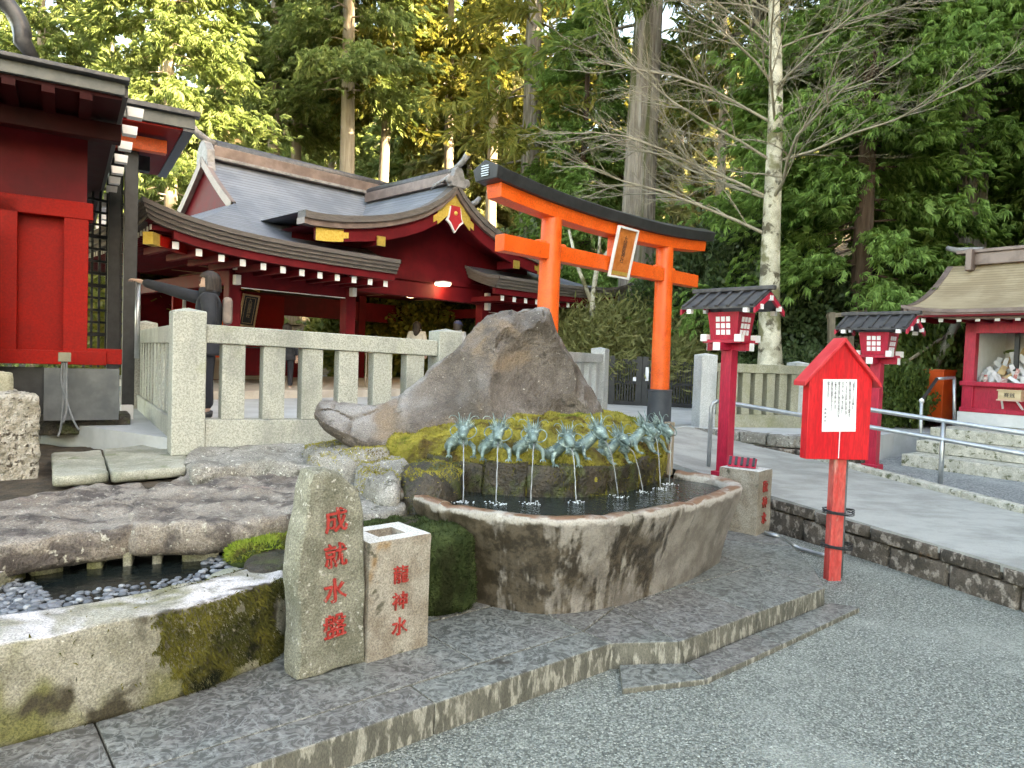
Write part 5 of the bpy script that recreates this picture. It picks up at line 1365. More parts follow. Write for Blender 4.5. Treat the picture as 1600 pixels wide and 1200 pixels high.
MB().box((0, 0, 2.36), (7.7, 4.6, .05)).build('ceiling', M['hall_red'], ha)
for k in range(5): MB().box((-3.2 + k * 1.6, -.2, 2.325), (.025, 4.2, .012)).build('ceiling_batten', M['wood_pale'], ha)
for k in range(3): MB().box((0, -1.7 + k * 1.2, 2.315), (7.6, .025, .012)).build('ceiling_batten', M['wood_pale'], ha)
MB().box((.2, -1.4, 2.25), (2.1, .6, .03)).build('ceiling_painting', mat('faded_painting', (.16, .14, .08), (.30, .27, .16), 5, .6), ha)
MB().box((0, 0, .06), (9.2, 6.0, .14)).build('platform', mat('hall_platform', (.42, .37, .31), (.52, .47, .4), 4, .8), ha, bevel=.01)
# inner shrine fittings
MB().box((-2.5, .9, 1.05), (2.4, .08, 1.9)).build('inner_wall', M['wall_red'], ha)
MB().box((-2.5, .80, .42), (2.5, .1, .55)).build('pale_panel', mat('beige_panel', (.46, .40, .32), (.5, .44, .36), 4, .7), ha)
for x in (-3.5, -2.9): MB().box((x, .82, 1.1), (.05, .05, 1.7)).build('white_post', M['white'], ha)
cb = MB().box((-3.55, -.6, 1.0), (.5, .4, .75)).build('orange_cabinet', M['torii'], ha, bevel=.01)
MB().box((-3.55, -.805, 1.05), (.22, .012, .42)).build('cabinet_door', M['black'], cb)
MB().box((-3.55, -.6, 1.42), (.6, .5, .06)).build('cabinet_roof', M['gold_plain'], cb)
pq2 = MB().box((0, 0, 0), (.30, .04, .62)).build('name_plaque', M['black'], ha); pq2.location = (-2.28, .55, 1.62); pq2.rotation_euler = (R_(12), R_(4), 0)
fr = MB()
for s in (-1, 1): fr.box((s * .165, -.01, 0), (.03, .06, .68)); fr.box((0, -.01, s * .325), (.30, .06, .03)); fr.box((s * .105, -.022, 0), (.008, .01, .54)); fr.box((0, -.022, s * .27), (.21, .01, .008))
fr.build('plaque_frame', M['wood_pale'], pq2)
text_part('\n'.join('九頭龍神社'), .085, M['wood_pale'], pq2, (0, -.022, .24), (R_(90), 0, 0), 'lettering', line=.92)
MB().prism([(-2.5, .5, 2.06), (-2.28, .5, 2.14), (-2.06, .5, 2.06), (-2.06, .5, 2.02), (-2.28, .5, 2.10), (-2.5, .5, 2.02)], (0, .03, 0)).build('gilt_gable', M['gold_plain'], ha)
ob = MB().box((-2.4, -.2, .55), (1.2, .5, .55)).build('offertory_chest', M['hall_red'], ha, bevel=.01)
for k in range(9): MB().box((-2.9 + k * .125, -.2, .838), (.03, .46, .02)).build('slat', M['black'], ob)
ns_ = thing('notice_plank', 'pale wooden plank with black handwriting standing inside the hall', 'sign', (0, 0, 0), RA)
q = D(588, 525, 13.9); ns_.location = (q.x, q.y, .94)
MB().box((0, 0, .42), (.34, .03, .84 + .3)).build('plank', M['wood_pale'], ns_, bevel=.004)
text_part('\n'.join('右側に進み'), .13, M['ink'], ns_, (.085, -.017, .95), (R_(90), 0, 0), 'lettering', line=.85); text_part('\n'.join('参拝下さい'), .11, M['ink'], ns_, (-.075, -.017, .93), (R_(90), 0, 0), 'lettering', line=.95)
MB().tube([(-.2, .03, -.0), (-.2, .03, 1.0)], .015, 6).build('support', M['wood_grey'], ns_)
em, n, b = _nodes('lamp_glow'); b.inputs['Emission Color'].default_value = (1, .86, .62, 1); b.inputs['Emission Strength'].default_value = 1.2
for i, (px, py) in enumerate(((618, 457), (692, 443), (645, 462), (715, 450))):
    d = ray(px, py); t = (2.30 + HZ - CAMH) / d.z; q = Vector((0, 0, CAMH)) + d * t
    lp = thing('ceiling_lamp', ['round lit ceiling lamp of the hall nearest the notice plank', 'round lit ceiling lamp of the hall nearest the right post', 'smaller lit ceiling lamp right of the first pair', 'smaller lit ceiling lamp at the far right of the hall ceiling'][i], 'lamp', (q.x, q.y, q.z), 0, 'ceiling lamps of the shrine hall')
    MB().lathe([(.02, -.05), (.15, -.045), (.17, -.01), (.17, .0)], 16).build('shade', em, lp, smooth=True)
    MB().lathe([(.18, .001), (.18, .03), (.05, .05)], 16).build('fitting', M['white'], lp, smooth=True)
    ll = bpy.data.lights.new('lamp_light', 'POINT'); ll.energy = .9; ll.color = (1, .8, .55); ll.shadow_soft_size = .15
    lo = bpy.data.objects.new('lamp_light', ll); C.objects.link(lo); lo.parent = lp; lo.location = (0, 0, -.16)

# ------------------------------------------------------------------ red building at the left edge
LQ = Vector((-4.13, 6.8, .75))
lbd = thing('red_shrine_building', 'vermilion shrine building with deep dark eaves at the left edge', 'shrine building', tuple(LQ), RB)      # x along the wall to the right, y backwards
W0 = .645      # wall foot above ground
MB().box((-2.0, .09, W0 + .75), (3.7, .06, 1.3)).build('wall_panel', M['wall_red'], lbd)
MB().box((-.085, .04, W0 + .78), (.20, .2, 1.45)).build('corner_post', M['wall_red'], lbd, bevel=.006)
MB().box((-.62, .03, W0 + .78), (.16, .2, 1.45)).build('post', M['wall_red'], lbd, bevel=.006)
MB().box((-1.6, .03, W0 + .065), (3.55, .24, .13)).build('sill_beam', M['wall_red'], lbd, bevel=.006)
MB().box((.16, .05, W0 + .085), (.30, .2, .15)).build('sill_end', M['wall_red'], lbd, bevel=.006)
MB().box((-1.6, .03, W0 + 1.46), (3.3, .2, .16)).build('head_beam', M['wall_red'], lbd, bevel=.006)
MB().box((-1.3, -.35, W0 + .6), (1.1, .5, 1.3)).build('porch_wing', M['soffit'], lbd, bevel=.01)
MB().box((-.72, -.28, W0 + .12), (.1, .62, .1)).build('porch_rail', M['crimson'], lbd, bevel=.005); MB().box((-.72, -.28, W0 + .4), (.06, .62, .06)).build('porch_rail', M['crimson'], lbd, bevel=.005)
MB().box((-.72, -.55, W0 + .3), (.08, .08, .6)).build('porch_post', M['crimson'], lbd, bevel=.005)
# roof: corner of the eave in front of and beyond the wall
ec = lbd.matrix_world
EXr, EYf, EZr = .30, -1.13, 3.70 - .75
def to_l(p): return Matrix.Rotation(-RB, 3, 'Z') @ (Vector(p) - LQ)
cl = to_l((-3.36, 6.0, 3.86)); EXr, EYf = cl.x, cl.y
LEN = 9.5
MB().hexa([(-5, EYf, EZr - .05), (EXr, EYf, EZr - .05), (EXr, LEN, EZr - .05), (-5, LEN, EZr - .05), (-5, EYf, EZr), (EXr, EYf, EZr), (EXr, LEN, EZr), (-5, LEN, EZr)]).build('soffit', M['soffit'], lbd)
M['eave_metal'] = mat('grey_eave_metal', (.075, .08, .078), (.115, .118, .112), 6, .45, metal=.3)
MB().box(((EXr - 5) / 2, EYf - .02, EZr + .03), (EXr + 5 + .04, .05, .10)).build('eave_edge', M['eave_metal'], lbd, bevel=.006)
MB().box(((EXr - 5) / 2, EYf - .06, EZr + .10), (EXr + 5 + .1, .12, .035)).build('eave_edge', M['roof_dark'], lbd, bevel=.006)
MB().box((EXr + .02, (EYf + LEN) / 2, EZr + .03), (.05, LEN - EYf, .10)).build('eave_edge', M['roof_dark'], lbd, bevel=.006)
MB().hexa([(-5, EYf - .1, EZr + .12), (EXr + .05, EYf - .1, EZr + .12), (EXr + .05, LEN, EZr + .12), (-5, LEN, EZr + .12), (-5, EYf + 2.2, EZr + .42), (-2.4, EYf + 2.2, EZr + .42), (-2.4, LEN, EZr + .6), (-5, LEN, EZr + .6)]).build('roof', M['roof_dark'], lbd)
for k in range(14):
    y = EYf + .42 + k * .62
    MB().box((EXr + .125, y, EZr - .02), (.12, .11, .085), tx=1.15).build('rafter_end', M['white'], lbd, bevel=.004)
MB().box((-2.0, .10, W0 + 1.98), (4.0, .06, .98)).build('upper_wall', M['hall_red'], lbd)
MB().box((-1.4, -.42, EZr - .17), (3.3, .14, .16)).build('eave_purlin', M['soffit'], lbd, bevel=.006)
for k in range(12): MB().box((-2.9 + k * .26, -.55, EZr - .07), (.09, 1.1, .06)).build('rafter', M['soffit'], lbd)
# ornament at the roof end
oq = to_l(D(30, 30, 5.9)); oe = bpy.data.objects.new('roof_ornament', None); C.objects.link(oe); oe.parent = lbd; oe.location = oq; oe.scale = (1.25,) * 3
arc = [(-.28 + .30 * math.sin(a), 0, -.12 + .28 * math.cos(a)) for a in [i * R_(95) / 10 for i in range(11)]]
MB().tube([(-.75, 0, .16)] + arc + [(.10, 0, -.26)], [.05] + [.055] * 11 + [.03], 8, flat=1.6).build('scroll', M['roof_dark'], oe, smooth=True)
MB().tube([(-.12, 0, .12), (-.11, 0, .3), (-.14, 0, .6)], [.085, .08, .075], 12).build('ridge_horn', M['roof_dark'], oe, smooth=True)
MB().box((-.55, .05, -.13), (.75, .2, .16)).build('ridge_box', M['ridge_brown'], oe, bevel=.01)
MB().box((-.5, .05, .1), (.45, .2, .22)).build('ridge_box', M['ridge_brown'], oe, bevel=.01)
# zinc panel, junction box and conduits under the wall
MB().box((-.02, -.02, .36), (.62, .05, .50)).build('zinc_panel', M['zinc'], lbd, bevel=.004)
MB().box((-.58, .1, .36), (.5, .05, .5)).build('dark_base', M['black'], lbd)
MB().box((-.3, .25, .06), (1.4, .4, .2)).build('base_stone', M['mossstone'], lbd, bevel=.02)
jb = thing('junction_box', 'small khaki junction box with grey conduits on the sill of the red wall', 'junction box', tuple(D(101, 558, 6.45)))
MB().box((0, 0, 0), (.10, .07, .085), rz=RB).build('box', mat('khaki_box', (.16, .15, .10), (.2, .19, .13), 9, .6), jb, bevel=.006)
g0 = D(101, 690, 6.3)
for k, (px, py) in enumerate(((112, 650), (96, 662), (104, 640))):
    e = D(px, py, 6.4); MB().tube(catmull([jb.location + Vector((.02 * (k - 1), 0, -.04)), jb.location + Vector((.02 * (k - 1), 0, -.25)), e, e + Vector((.0 if k else .1, -.05, -.12))], 5), .009, 7).build('conduit', M['grey_pole'], jb, smooth=True, world=True)
# ------------------------------------------------------------------ annex roof and black lattice beyond it
an_o = Vector((-3.99, 8.6, .78))
an = thing('lattice_annex', 'annex with red soffit, black posts and black lattice left of the woman', 'annex', tuple(an_o), RB)
z2 = 3.42
MB().box((-1.6, 1.35, z2 + .02), (3.2, 2.7, .05)).build('soffit', M['wall_red'], an)
MB().box((-1.55, -.01, z2 + .09), (3.2, .06, .14)).build('eave_edge', M['eave_metal'], an, bevel=.006)
MB().box((-1.55, -.04, z2 + .19), (3.3, .14, .06)).build('eave_edge', M['roof_dark'], an, bevel=.006)
MB().box((-.02, 1.35, z2 + .08), (.12, 2.75, .2)).build('eave_edge', M['roof_dark'], an, bevel=.006)
MB().hexa([(-3.2, -.08, z2 + .22), (.06, -.08, z2 + .22), (.06, 2.8, z2 + .22), (-3.2, 2.8, z2 + .22), (-3.2, 1.6, z2 + .42), (-1.2, 1.6, z2 + .42), (-1.2, 2.8, z2 + .5), (-3.2, 2.8, z2 + .5)]).build('roof', M['roof_dark'], an)
MB().box((-1.5, .52, z2 - .12), (2.6, .13, .16)).build('eave_purlin', M['torii'], an, bevel=.006)
MB().box((-1.5, 1.5, z2 - .14), (2.4, .14, .2)).build('cross_beam', M['black'], an, bevel=.006)
def blackpost(px, yb_, Y, w_, h):
    q = Matrix.Rotation(-RB, 3, 'Z') @ (D(px, 560, Y) - an_o); MB().box((q.x, q.y, h / 2), (w_, w_, h)).build('post', M['black'], an, bevel=.006)
blackpost(201, 600, 8.9, .15, 3.45); blackpost(176, 600, 9.6, .15, 3.4)
qa, qb = Matrix.Rotation(-RB, 3, 'Z') @ (D(128, 470, 9.45) - an_o), Matrix.Rotation(-RB, 3, 'Z') @ (D(196, 470, 9.9) - an_o)
for k in range(13): MB().bar((qa.x, qa.y, .95 + k * .165), (qb.x, qb.y, .95 + k * .165), .03, .03 if k % 4 else .05).build('lattice_bar', M['black'], an)
for k in range(6):
    t = (k + .3) / 6; MB().bar((lerp(qa.x, qb.x, t), lerp(qa.y, qb.y, t) + .03, .5), (lerp(qa.x, qb.x, t), lerp(qa.y, qb.y, t) + .03, 3.3), .035, .03).build('lattice_bar', M['black'], an)
MB().tube([Matrix.Rotation(-RB, 3, 'Z') @ (D(214, 560, 8.2) - an_o), Matrix.Rotation(-RB, 3, 'Z') @ (D(216, 440, 8.2) - an_o)], .028, 10).build('steel_pole', M['steel'], an, smooth=True)
# white scraps and box on the dark ground at the fence foot
for i, (pts_, l_) in enumerate(([[(192, 687), (212, 682), (222, 684), (204, 690)], 'white scrap of paper lying on the earth by the fence foot, left one'], [[(210, 690), (230, 680), (232, 684), (214, 692)], 'white scrap of paper lying on the earth by the fence foot, right one'])):
    tag(MB().prism([tuple(G(*p, .655)) for p in pts_], (0, 0, .012)).build('paper_scrap', M['paper']), l_, 'paper')
wb = thing('white_box', 'small white box on the ground behind the fence corner', 'box', tuple(D(198, 660, 7.6))); MB().box((0, 0, .09), (.12, .1, .2), rz=RB).build('box', M['white'], wb, bevel=.008)
# ------------------------------------------------------------------ red booth with returned charms, at the right
bL = Vector((7.3, 11.4, .80)); RBo = math.atan2(-.80, .60)
bo = thing('offering_booth', 'small crimson booth with tan shingled roof full of white papers', 'booth', tuple(bL), RBo)      # x along its front to the right, y to its back
BW, BD_ = 3.2, 1.5
MB().box((BW / 2, BD_ / 2, .10), (BW + .1, BD_ + .1, .2)).build('plinth', M['plaster'], bo, bevel=.01)
MB().box((BW / 2, .04, .42), (BW, .08, .46)).build('front_panel', M['crimson'], bo)
MB().box((BW / 2, .0, .235), (BW + .04, .12, .07)).build('sill_band', M['crimson'], bo, bevel=.006)
MB().box((BW / 2, -.01, .655), (BW + .04, .16, .07)).build('ledge', M['crimson'], bo, bevel=.006)
for x in (.08, BW - .08): MB().box((x, .03, 1.0), (.16, .14, 1.6)).build('post', M['crimson'], bo, bevel=.006)
MB().box((BW / 2, .03, 1.60), (BW, .14, .28)).build('lintel', M['crimson'], bo, bevel=.006)
for x in (.04, BW - .04): MB().box((x, BD_ / 2, 1.0), (.06, BD_ - .14, 1.5)).build('side_wall', M['crimson'], bo)
MB().box((BW / 2, BD_ - .03, 1.0), (BW - .1, .06, 1.5)).build('back_wall', M['white'], bo)
MB().box((.085, BD_ / 2, 1.05), (.02, BD_ - .16, 1.0)).build('inner_lining', M['white'], bo)
MB().box((BW / 2, BD_ / 2, .62), (BW - .2, BD_ - .1, .04)).build('shelf', M['white'], bo)
MB().box((.62, .3, 1.25), (.06, .06, .75)).build('inner_post', M['black'], bo)
OV, ZE2, ZR2, YR = .62, 1.80, 2.66, BD_ / 2
def bz(t): return ZE2 + (ZR2 - ZE2) * t ** 1.7
for s in (-1, 1):
    def f(u, v, s=s):
        x = lerp(-OV - .12 * (1 - v), BW + .6, u); y = YR + s * (YR + .62) * (1 - v); z = bz(v) + .10 * max(0, 1 - u * 5) ** 2 * (1 - v); return (x, y, z), v * 1.7
    patch('roof_slope', f, 24, 20, M['shingle_tan'], bo, 1)
    for k, (t0, t1, ins) in enumerate(((.0, .05, -.01), (.05, .10, .02), (.10, .15, .05))):
        pts = []
        for i in range(24):
            u = i / 23; x = lerp(-OV - .12 + ins, BW + .6, u); y = YR + s * (YR + .62 - ins); z = bz(0) + .10 * max(0, 1 - u * 5) ** 2
            pts += [(x, y, z - t0 + .004), (x, y, z - t1), (x, y - s * .3, z - t1), (x, y - s * .3, z - t0 + .004)]
        MB().add(pts, [(i * 4 + j, i * 4 + (j + 1) % 4, i * 4 + 4 + (j + 1) % 4, i * 4 + 4 + j) for i in range(23) for j in range(4)] + [(0, 1, 2, 3)]).build('eave_edge', M['ridge_brown'], bo)
    pts = []
    for i in range(15):
        v = i / 14; x = -OV - .12 * (1 - v) - .015; y = YR + s * (YR + .62) * (1 - v); z = bz(v) + .10 * (1 - v); pts += [(x, y, z + .006), (x, y, z - .12), (x + .1, y, z - .12), (x + .1, y, z + .006)]
    MB().add(pts, [(i * 4 + j, i * 4 + (j + 1) % 4, i * 4 + 4 + (j + 1) % 4, i * 4 + 4 + j) for i in range(14) for j in range(4)]).build('verge', M['ridge_brown'], bo)
pts = [(-.45, YR + (YR + .5) * (2 * i / 12 - 1), bz(1 - abs(2 * i / 12 - 1) * .93) - .08) for i in range(13)] + [(-.45, BD_, 1.75), (-.45, 0, 1.75)]
MB().add(pts, [tuple(range(len(pts)))]).build('gable_wall', M['crimson'], bo)
MB().box((BW / 2, -.3, 1.70), (BW + .9, .8, .03)).build('soffit', M['hall_red'], bo)
rb = MB().box((0, .2, 0), (.06, .5, .06), mi=0).box((0, -.06, 0), (.066, .012, .066), mi=1).build('rafter', [M['hall_red'], M['white']], bo)
for k in range(13):
    x = -.42 + k * .26
    if k == 0: rb.location = (x, -.50, 1.645)
    else: inst(rb, bo, (x, -.50, 1.645), name='rafter')
MB().box((BW / 2, YR, ZR2 + .08), (BW + .5, .22, .2)).build('ridge', M['ridge_brown'], bo, bevel=.01)
MB().box((BW / 2, YR, ZR2 + .21), (BW + .9, .3, .06)).build('ridge_cap', M['ridge_brown'], bo, bevel=.01)
MB().box((-.22, YR, ZR2 + .06), (.10, .5, .36)).build('ridge_end', M['ridge_brown'], bo, bevel=.015)
MB().tube([(-.1, YR, ZR2 + .24), (-.5, YR, ZR2 + .27), (-.66, YR, ZR2 + .33)], [.05, .05, .04], 8).build('ridge_horn', M['ridge_grey'], bo, smooth=True)
# heap of papers and charms
g = random.Random(9); M['charm_tan'] = mat('tan_wood_slip', (.55, .36, .17), (.66, .47, .26), 8, .7); M['charm_red'] = mat('red_white_slip', (.5, .10, .08), (.75, .72, .70), 18, .7)
hp = thing('charm_heap', 'heap of white paper charms and envelopes piled in the red booth', 'paper heap', tuple(bL + Vector((.75 * .6, -.8 * .75, .65))), RBo)
for k in range(120):
    x = .14 + 1.9 * g.random(); y = .10 + .9 * g.random(); zmax = .68 + .52 * min(1, y / .8) * (.55 + .45 * min(1, x / .5)); z = lerp(.66, zmax, g.random() ** .4)
    a, b_, c_ = g.uniform(.05, .10), g.uniform(.14, .30), g.uniform(.004, .02)
    m_ = M['paper'] if g.random() < .78 else (M['charm_tan'] if g.random() < .6 else M['charm_red'])
    o = MB().box((0, 0, 0), (a, c_, b_), tx=g.choice((1, 1, .7))).build('paper_charm', m_, hp); w_ = _root_matrix(bo) @ Vector((x, y, z)); o.location = _root_matrix(hp).inverted() @ w_
    o.rotation_euler = (g.uniform(-1.2, .5), g.uniform(-.9, .9), g.uniform(-.8, .8))
oc = thing('offering_box', 'small pale wooden offering box on two brackets on the booth front', 'offering box', tuple(_root_matrix(bo) @ Vector((.72, -.14, .50))), RBo)
MB().box((0, 0, .0), (.30, .16, .13)).build('box', M['wood_pale'], oc, bevel=.004); MB().box((0, 0, .075), (.33, .19, .02)).build('lid', M['wood_pale'], oc, bevel=.003); MB().box((0, 0, -.075), (.33, .19, .02)).build('bottom_board', mat('pinkish_wood', (.6, .36, .28), (.66, .42, .33), 7, .6), oc)
for s in (-1, 1): MB().bar((s * .10, -.06, -.085), (s * .13, .09, -.21), .025, .02).build('bracket', M['white'], oc)
text_part('賽銭', .075, M['ink'], oc, (0, -.0825, .035), (R_(90), 0, 0), 'lettering')
# orange box beside the booth
q = D(1464, 662, 12.1)
ob_ = thing('orange_bin', 'tall orange metal box between the steps and the red booth', 'bin', (q.x, q.y, .78), R_(28))
MB().box((0, 0, .43), (.33, .33, .86), tx=1.04, ty=1.04).build('body', mat('orange_metal', (.62, .075, .015), (.7, .1, .02), 5, .4), ob_, bevel=.006); MB().box((0, 0, .87), (.37, .37, .03)).build('lid', bpy.data.materials['orange_metal'], ob_, bevel=.005)
MB().box((.21, .1, .3), (.06, .2, .62)).build('side_flap', bpy.data.materials['orange_metal'], ob_, bevel=.005)
# wooden frame and leaning props on the slope behind
wf = thing('timber_barrier', 'weathered wooden rail on the dark slope behind the red notice board', 'barrier', tuple(D(1300, 560, 14.2)))
for px in (1299, 1402): MB().bar(D(px, 600, 14.2), D(px, 488, 14.2), .12, .10, up=(0, 1, 0)).build('upright', M['wood_grey'], wf, world=True)
MB().bar(D(1293, 494, 14.2), D(1420, 480, 14.2), .12, .08).build('top_rail', M['wood_grey'], wf, world=True)
for k in range(4): MB().bar(D(1303 + k * 9, 560, 14.3), D(1303 + k * 9, 525, 14.3), .10, .03, up=(0, 1, 0)).build('plank', M['wood_grey'], wf, world=True)
tag(MB().tube([D(1444, 600, 12.9), D(1470, 555, 13.0), D(1496, 500, 13.1)], [.085, .08, .075], 9).build('leaning_log', mat('lichened_log', (.22, .2, .14), (.36, .34, .26), 6, .9, bump=1, bs=30, spots=[((.5, .48, .4), 14, .6, .7)]), smooth=True), 'lichened log leaning against the booth roof', 'log')
tag(MB().tube([D(1395, 580, 12.6), D(1500, 510, 13.2)], .03, 8).build('thin_pole', M['wood_grey'], smooth=True), 'thin wooden pole slanting behind the farther red lantern', 'pole')

# ------------------------------------------------------------------ people
M['skin'] = mat('skin', (.52, .33, .25), (.58, .38, .29), 8, .5); M['hair'] = mat('dark_hair', (.014, .010, .009), (.045, .032, .026), 60, .65, stretch=(1, 1, .15), bump=.6, bs=80)
M['coat'] = mat('black_coat', (.012, .014, .02), (.022, .025, .032), 10, .8, bump=.5, bs=40); M['trouser'] = mat('dark_trousers', (.012, .013, .02), (.02, .022, .03), 8, .85)
M['cream'] = mat('cream_jacket', (.66, .64, .60), (.74, .72, .68), 6, .85, bump=.4, bs=40); M['grey_cloth'] = mat('grey_cloth', (.35, .36, .37), (.45, .46, .47), 8, .85); M['navy'] = mat('navy_cap', (.02, .03, .09), (.03, .045, .12), 9, .8); M['taupe'] = mat('taupe_bag', (.18, .14, .12), (.25, .2, .17), 9, .8)
def skin_mesh(name, V, Ed, rad, material, parent, root=0, sub=2):
    me = bpy.data.meshes.new(name); me.from_pydata(V, Ed, []); me.materials.append(material)
    o = bpy.data.objects.new(name, me); C.objects.link(o); o.parent = parent
    o.modifiers.new('skin', 'SKIN').use_smooth_shade = True
    if not me.skin_vertices: me.skin_vertices.new()
    for i, r in enumerate(rad):
        sv = me.skin_vertices[0].data[i]; sv.radius = r if hasattr(r, '__len__') else (r, r); sv.use_root = (i == root)
    sb = o.modifiers.new('sub', 'SUBSURF'); sb.levels = sub; sb.render_levels = sub
    return o
def person(label, loc, rz, coat, trousers, arms, hair='short', coat_len=.55, cap=None, bag=None, scale=1.0, shoes=None):
    """faces -y; arms = ((elbow, wrist, hand direction), (..)) for left x<0 and right x>0"""
    r = thing('person', label, 'person', loc, rz); r.scale = (scale,) * 3
    V = [(0, 0, .88), (0, .005, 1.04), (0, .01, 1.22), (0, .012, 1.335), (0, .0, 1.395), (0, -.015, 1.45), (0, -.012, 1.515), (0, -.005, 1.575), (0, -.098, 1.475)]
    Ed = [(0, 1), (1, 2), (2, 3), (3, 4), (4, 5), (5, 6), (6, 7), (5, 8)]; Rd = [(.12, .09), (.11, .085), (.13, .09), (.09, .06), .047, .068, .082, .06, .012]
    def add(p, par, rd): V.append(p); Ed.append((par, len(V) - 1)); Rd.append(rd); return len(V) - 1
    CV = [(0, 0, .95), (0, .005, 1.06), (0, .01, 1.22), (0, .012, 1.33), (0, .012, 1.375)]; CE = [(0, 1), (1, 2), (2, 3), (3, 4)]; CR = [(.185, .15), (.18, .15), (.195, .155), (.14, .11), (.09, .085)]
    def addc(p, par, rd): CV.append(p); CE.append((par, len(CV) - 1)); CR.append(rd); return len(CV) - 1
    for s, (el, wr, hd) in zip((-1, 1), arms):
        sh_ = (s * .165, .01, 1.315)
        a = add(sh_, 3, .056); b_ = add(el, a, .042); c_ = add(wr, b_, .028)
        hv = Vector(hd).normalized(); W = Vector(wr); side = hv.cross(Vector((0, 0, 1))); side = side.normalized() if side.length > .1 else Vector((1, 0, 0)); dn = side.cross(hv)
        pm = add(tuple(W + hv * .055), c_, (.032, .018)); kn = add(tuple(W + hv * .085), pm, (.034, .015))
        for k, (off, ln_) in enumerate(((-.027, .055), (-.009, .068), (.009, .064), (.027, .05))):
            f1 = add(tuple(W + hv * .10 + side * off), kn, .0085); f2 = add(tuple(W + hv * (.10 + ln_ * .6) + side * off - dn * .012), f1, .008); add(tuple(W + hv * (.10 + ln_ * .85) + side * off - dn * .034), f2, .007)
        t1 = add(tuple(W + hv * .04 + side * (-s * .04)), pm, .010); add(tuple(W + hv * .075 + side * (-s * .055) - dn * .012), t1, .008)
        ca = addc(sh_, 3, .092); cb_ = addc(el, ca, .074); addc(tuple(Vector(el).lerp(Vector(wr), .5)), cb_, .064); addc(tuple(Vector(el).lerp(Vector(wr), .93)), len(CV) - 1, .05)
    TV = [(0, 0, .90)]; TE = []; TR = [(.125, .10)]
    for s in (-1, 1):
        a = add((s * .085, 0, .82), 0, .08); b_ = add((s * .09, -.01, .46), a, .052); c_ = add((s * .09, .015, .09), b_, .036); add((s * .095, -.12, .035), c_, .034)
        TV += [(s * .088, 0, .80), (s * .09, -.008, .46), (s * .09, .015, .10)]; o_ = len(TV); TE += [(0, o_ - 3), (o_ - 3, o_ - 2), (o_ - 2, o_ - 1)]; TR += [.098, .075, .06]
        MB().tube([(s * .09, .06, .045), (s * .092, 0, .05), (s * .095, -.09, .042), (s * .097, -.15, .03)], [.035, .046, .044, .025], 10).build('shoe', shoes or M['black'], r, smooth=True)
    skin_mesh('body', V, Ed, Rd, M['skin'], r)
    skin_mesh('trousers', TV, TE, TR, trousers, r)
    ct = skin_mesh('coat', CV, CE, CR, coat, r)
    prof = [(.20, coat_len), (.215, coat_len + .02), (.205, .75), (.195, .92), (.188, 1.0), (.13, 1.05)]
    MB().lathe(prof, 20, (0, .005, 0), sy=.78).build('coat_skirt', coat, r, smooth=True)
    MB().lathe([(.08, 1.35), (.108, 1.37), (.112, 1.41), (.10, 1.445), (.07, 1.43)], 14, (0, .01, 0)).build('collar', coat, r, smooth=True)
    hh = MB(); n_ = 20; rings = []
    low = 1.40 if hair == 'short' else 1.05
    for i in range(12):
        t = i / 11; z = lerp(1.632, low, t)
        k = math.sqrt(max(0, 1 - ((z - 1.53) / .105) ** 2)) if z > 1.53 else 1.0
        if hair != 'short' and z < 1.35: k = lerp(1.0, .62, (1.35 - z) / .3)
        for j in range(n_):
            a = math.pi * 2 * j / n_; front = -math.sin(a)
            rad = .109 * k * (1 + .10 * vn(math.cos(a) * 3, math.sin(a) * 3, z * 3, 2, 3))
            y = math.sin(a) * rad * 1.08 + .012
            if front > .35 and z < 1.555: y = max(y, -.035 + .02 * (1.555 - z) * 3); rad *= .95
            if hair != 'short' and z < 1.37: y = max(y, .03) + .03
            rings.append((math.cos(a) * rad, y, z))
    fs = [(i * n_ + j, i * n_ + (j + 1) % n_, (i + 1) * n_ + (j + 1) % n_, (i + 1) * n_ + j) for i in range(11) for j in range(n_)] + [tuple(range(n_)), tuple(11 * n_ + j for j in range(n_))]
    MB().add(rings, fs).build('hair', M['hair'], r, smooth=True)
    for s in (-1, 1):
        MB().lathe([(.001, -.008), (.011, 0), (.001, .008)], 8, (s * .032, -.083, 1.515)).build('eye', M['black'], r, smooth=True)
        MB().box((s * .032, -.088, 1.538), (.034, .008, .006)).build('eyebrow', M['hair'], r)
    MB().box((0, -.088, 1.438), (.042, .012, .010)).build('mouth', mat('lips', (.4, .12, .10), (.45, .15, .12), 9, .5) if 'lips' not in bpy.data.materials else bpy.data.materials['lips'], r, bevel=.003)
    if cap:
        MB().lathe([(.112, 1.545), (.115, 1.57), (.10, 1.61), (.06, 1.645), (.01, 1.655)], 18, (0, .005, 0)).build('cap', cap, r, smooth=True)
        MB().prism([(.085 * math.cos(a), -.07 - .13 * math.sin(a), 1.552 - .02 * math.sin(a)) for a in [i * math.pi / 8 for i in range(9)]], (0, 0, .008)).build('cap_peak', cap, r)
    if bag: MB().box((.02, .20, 1.2), (.24, .10, .30), tx=.8).build('backpack', bag, r, bevel=.04)
    return r
wq = D(322, 654, 7.95)
fa = math.atan2(-.25, -.97)      # she looks left
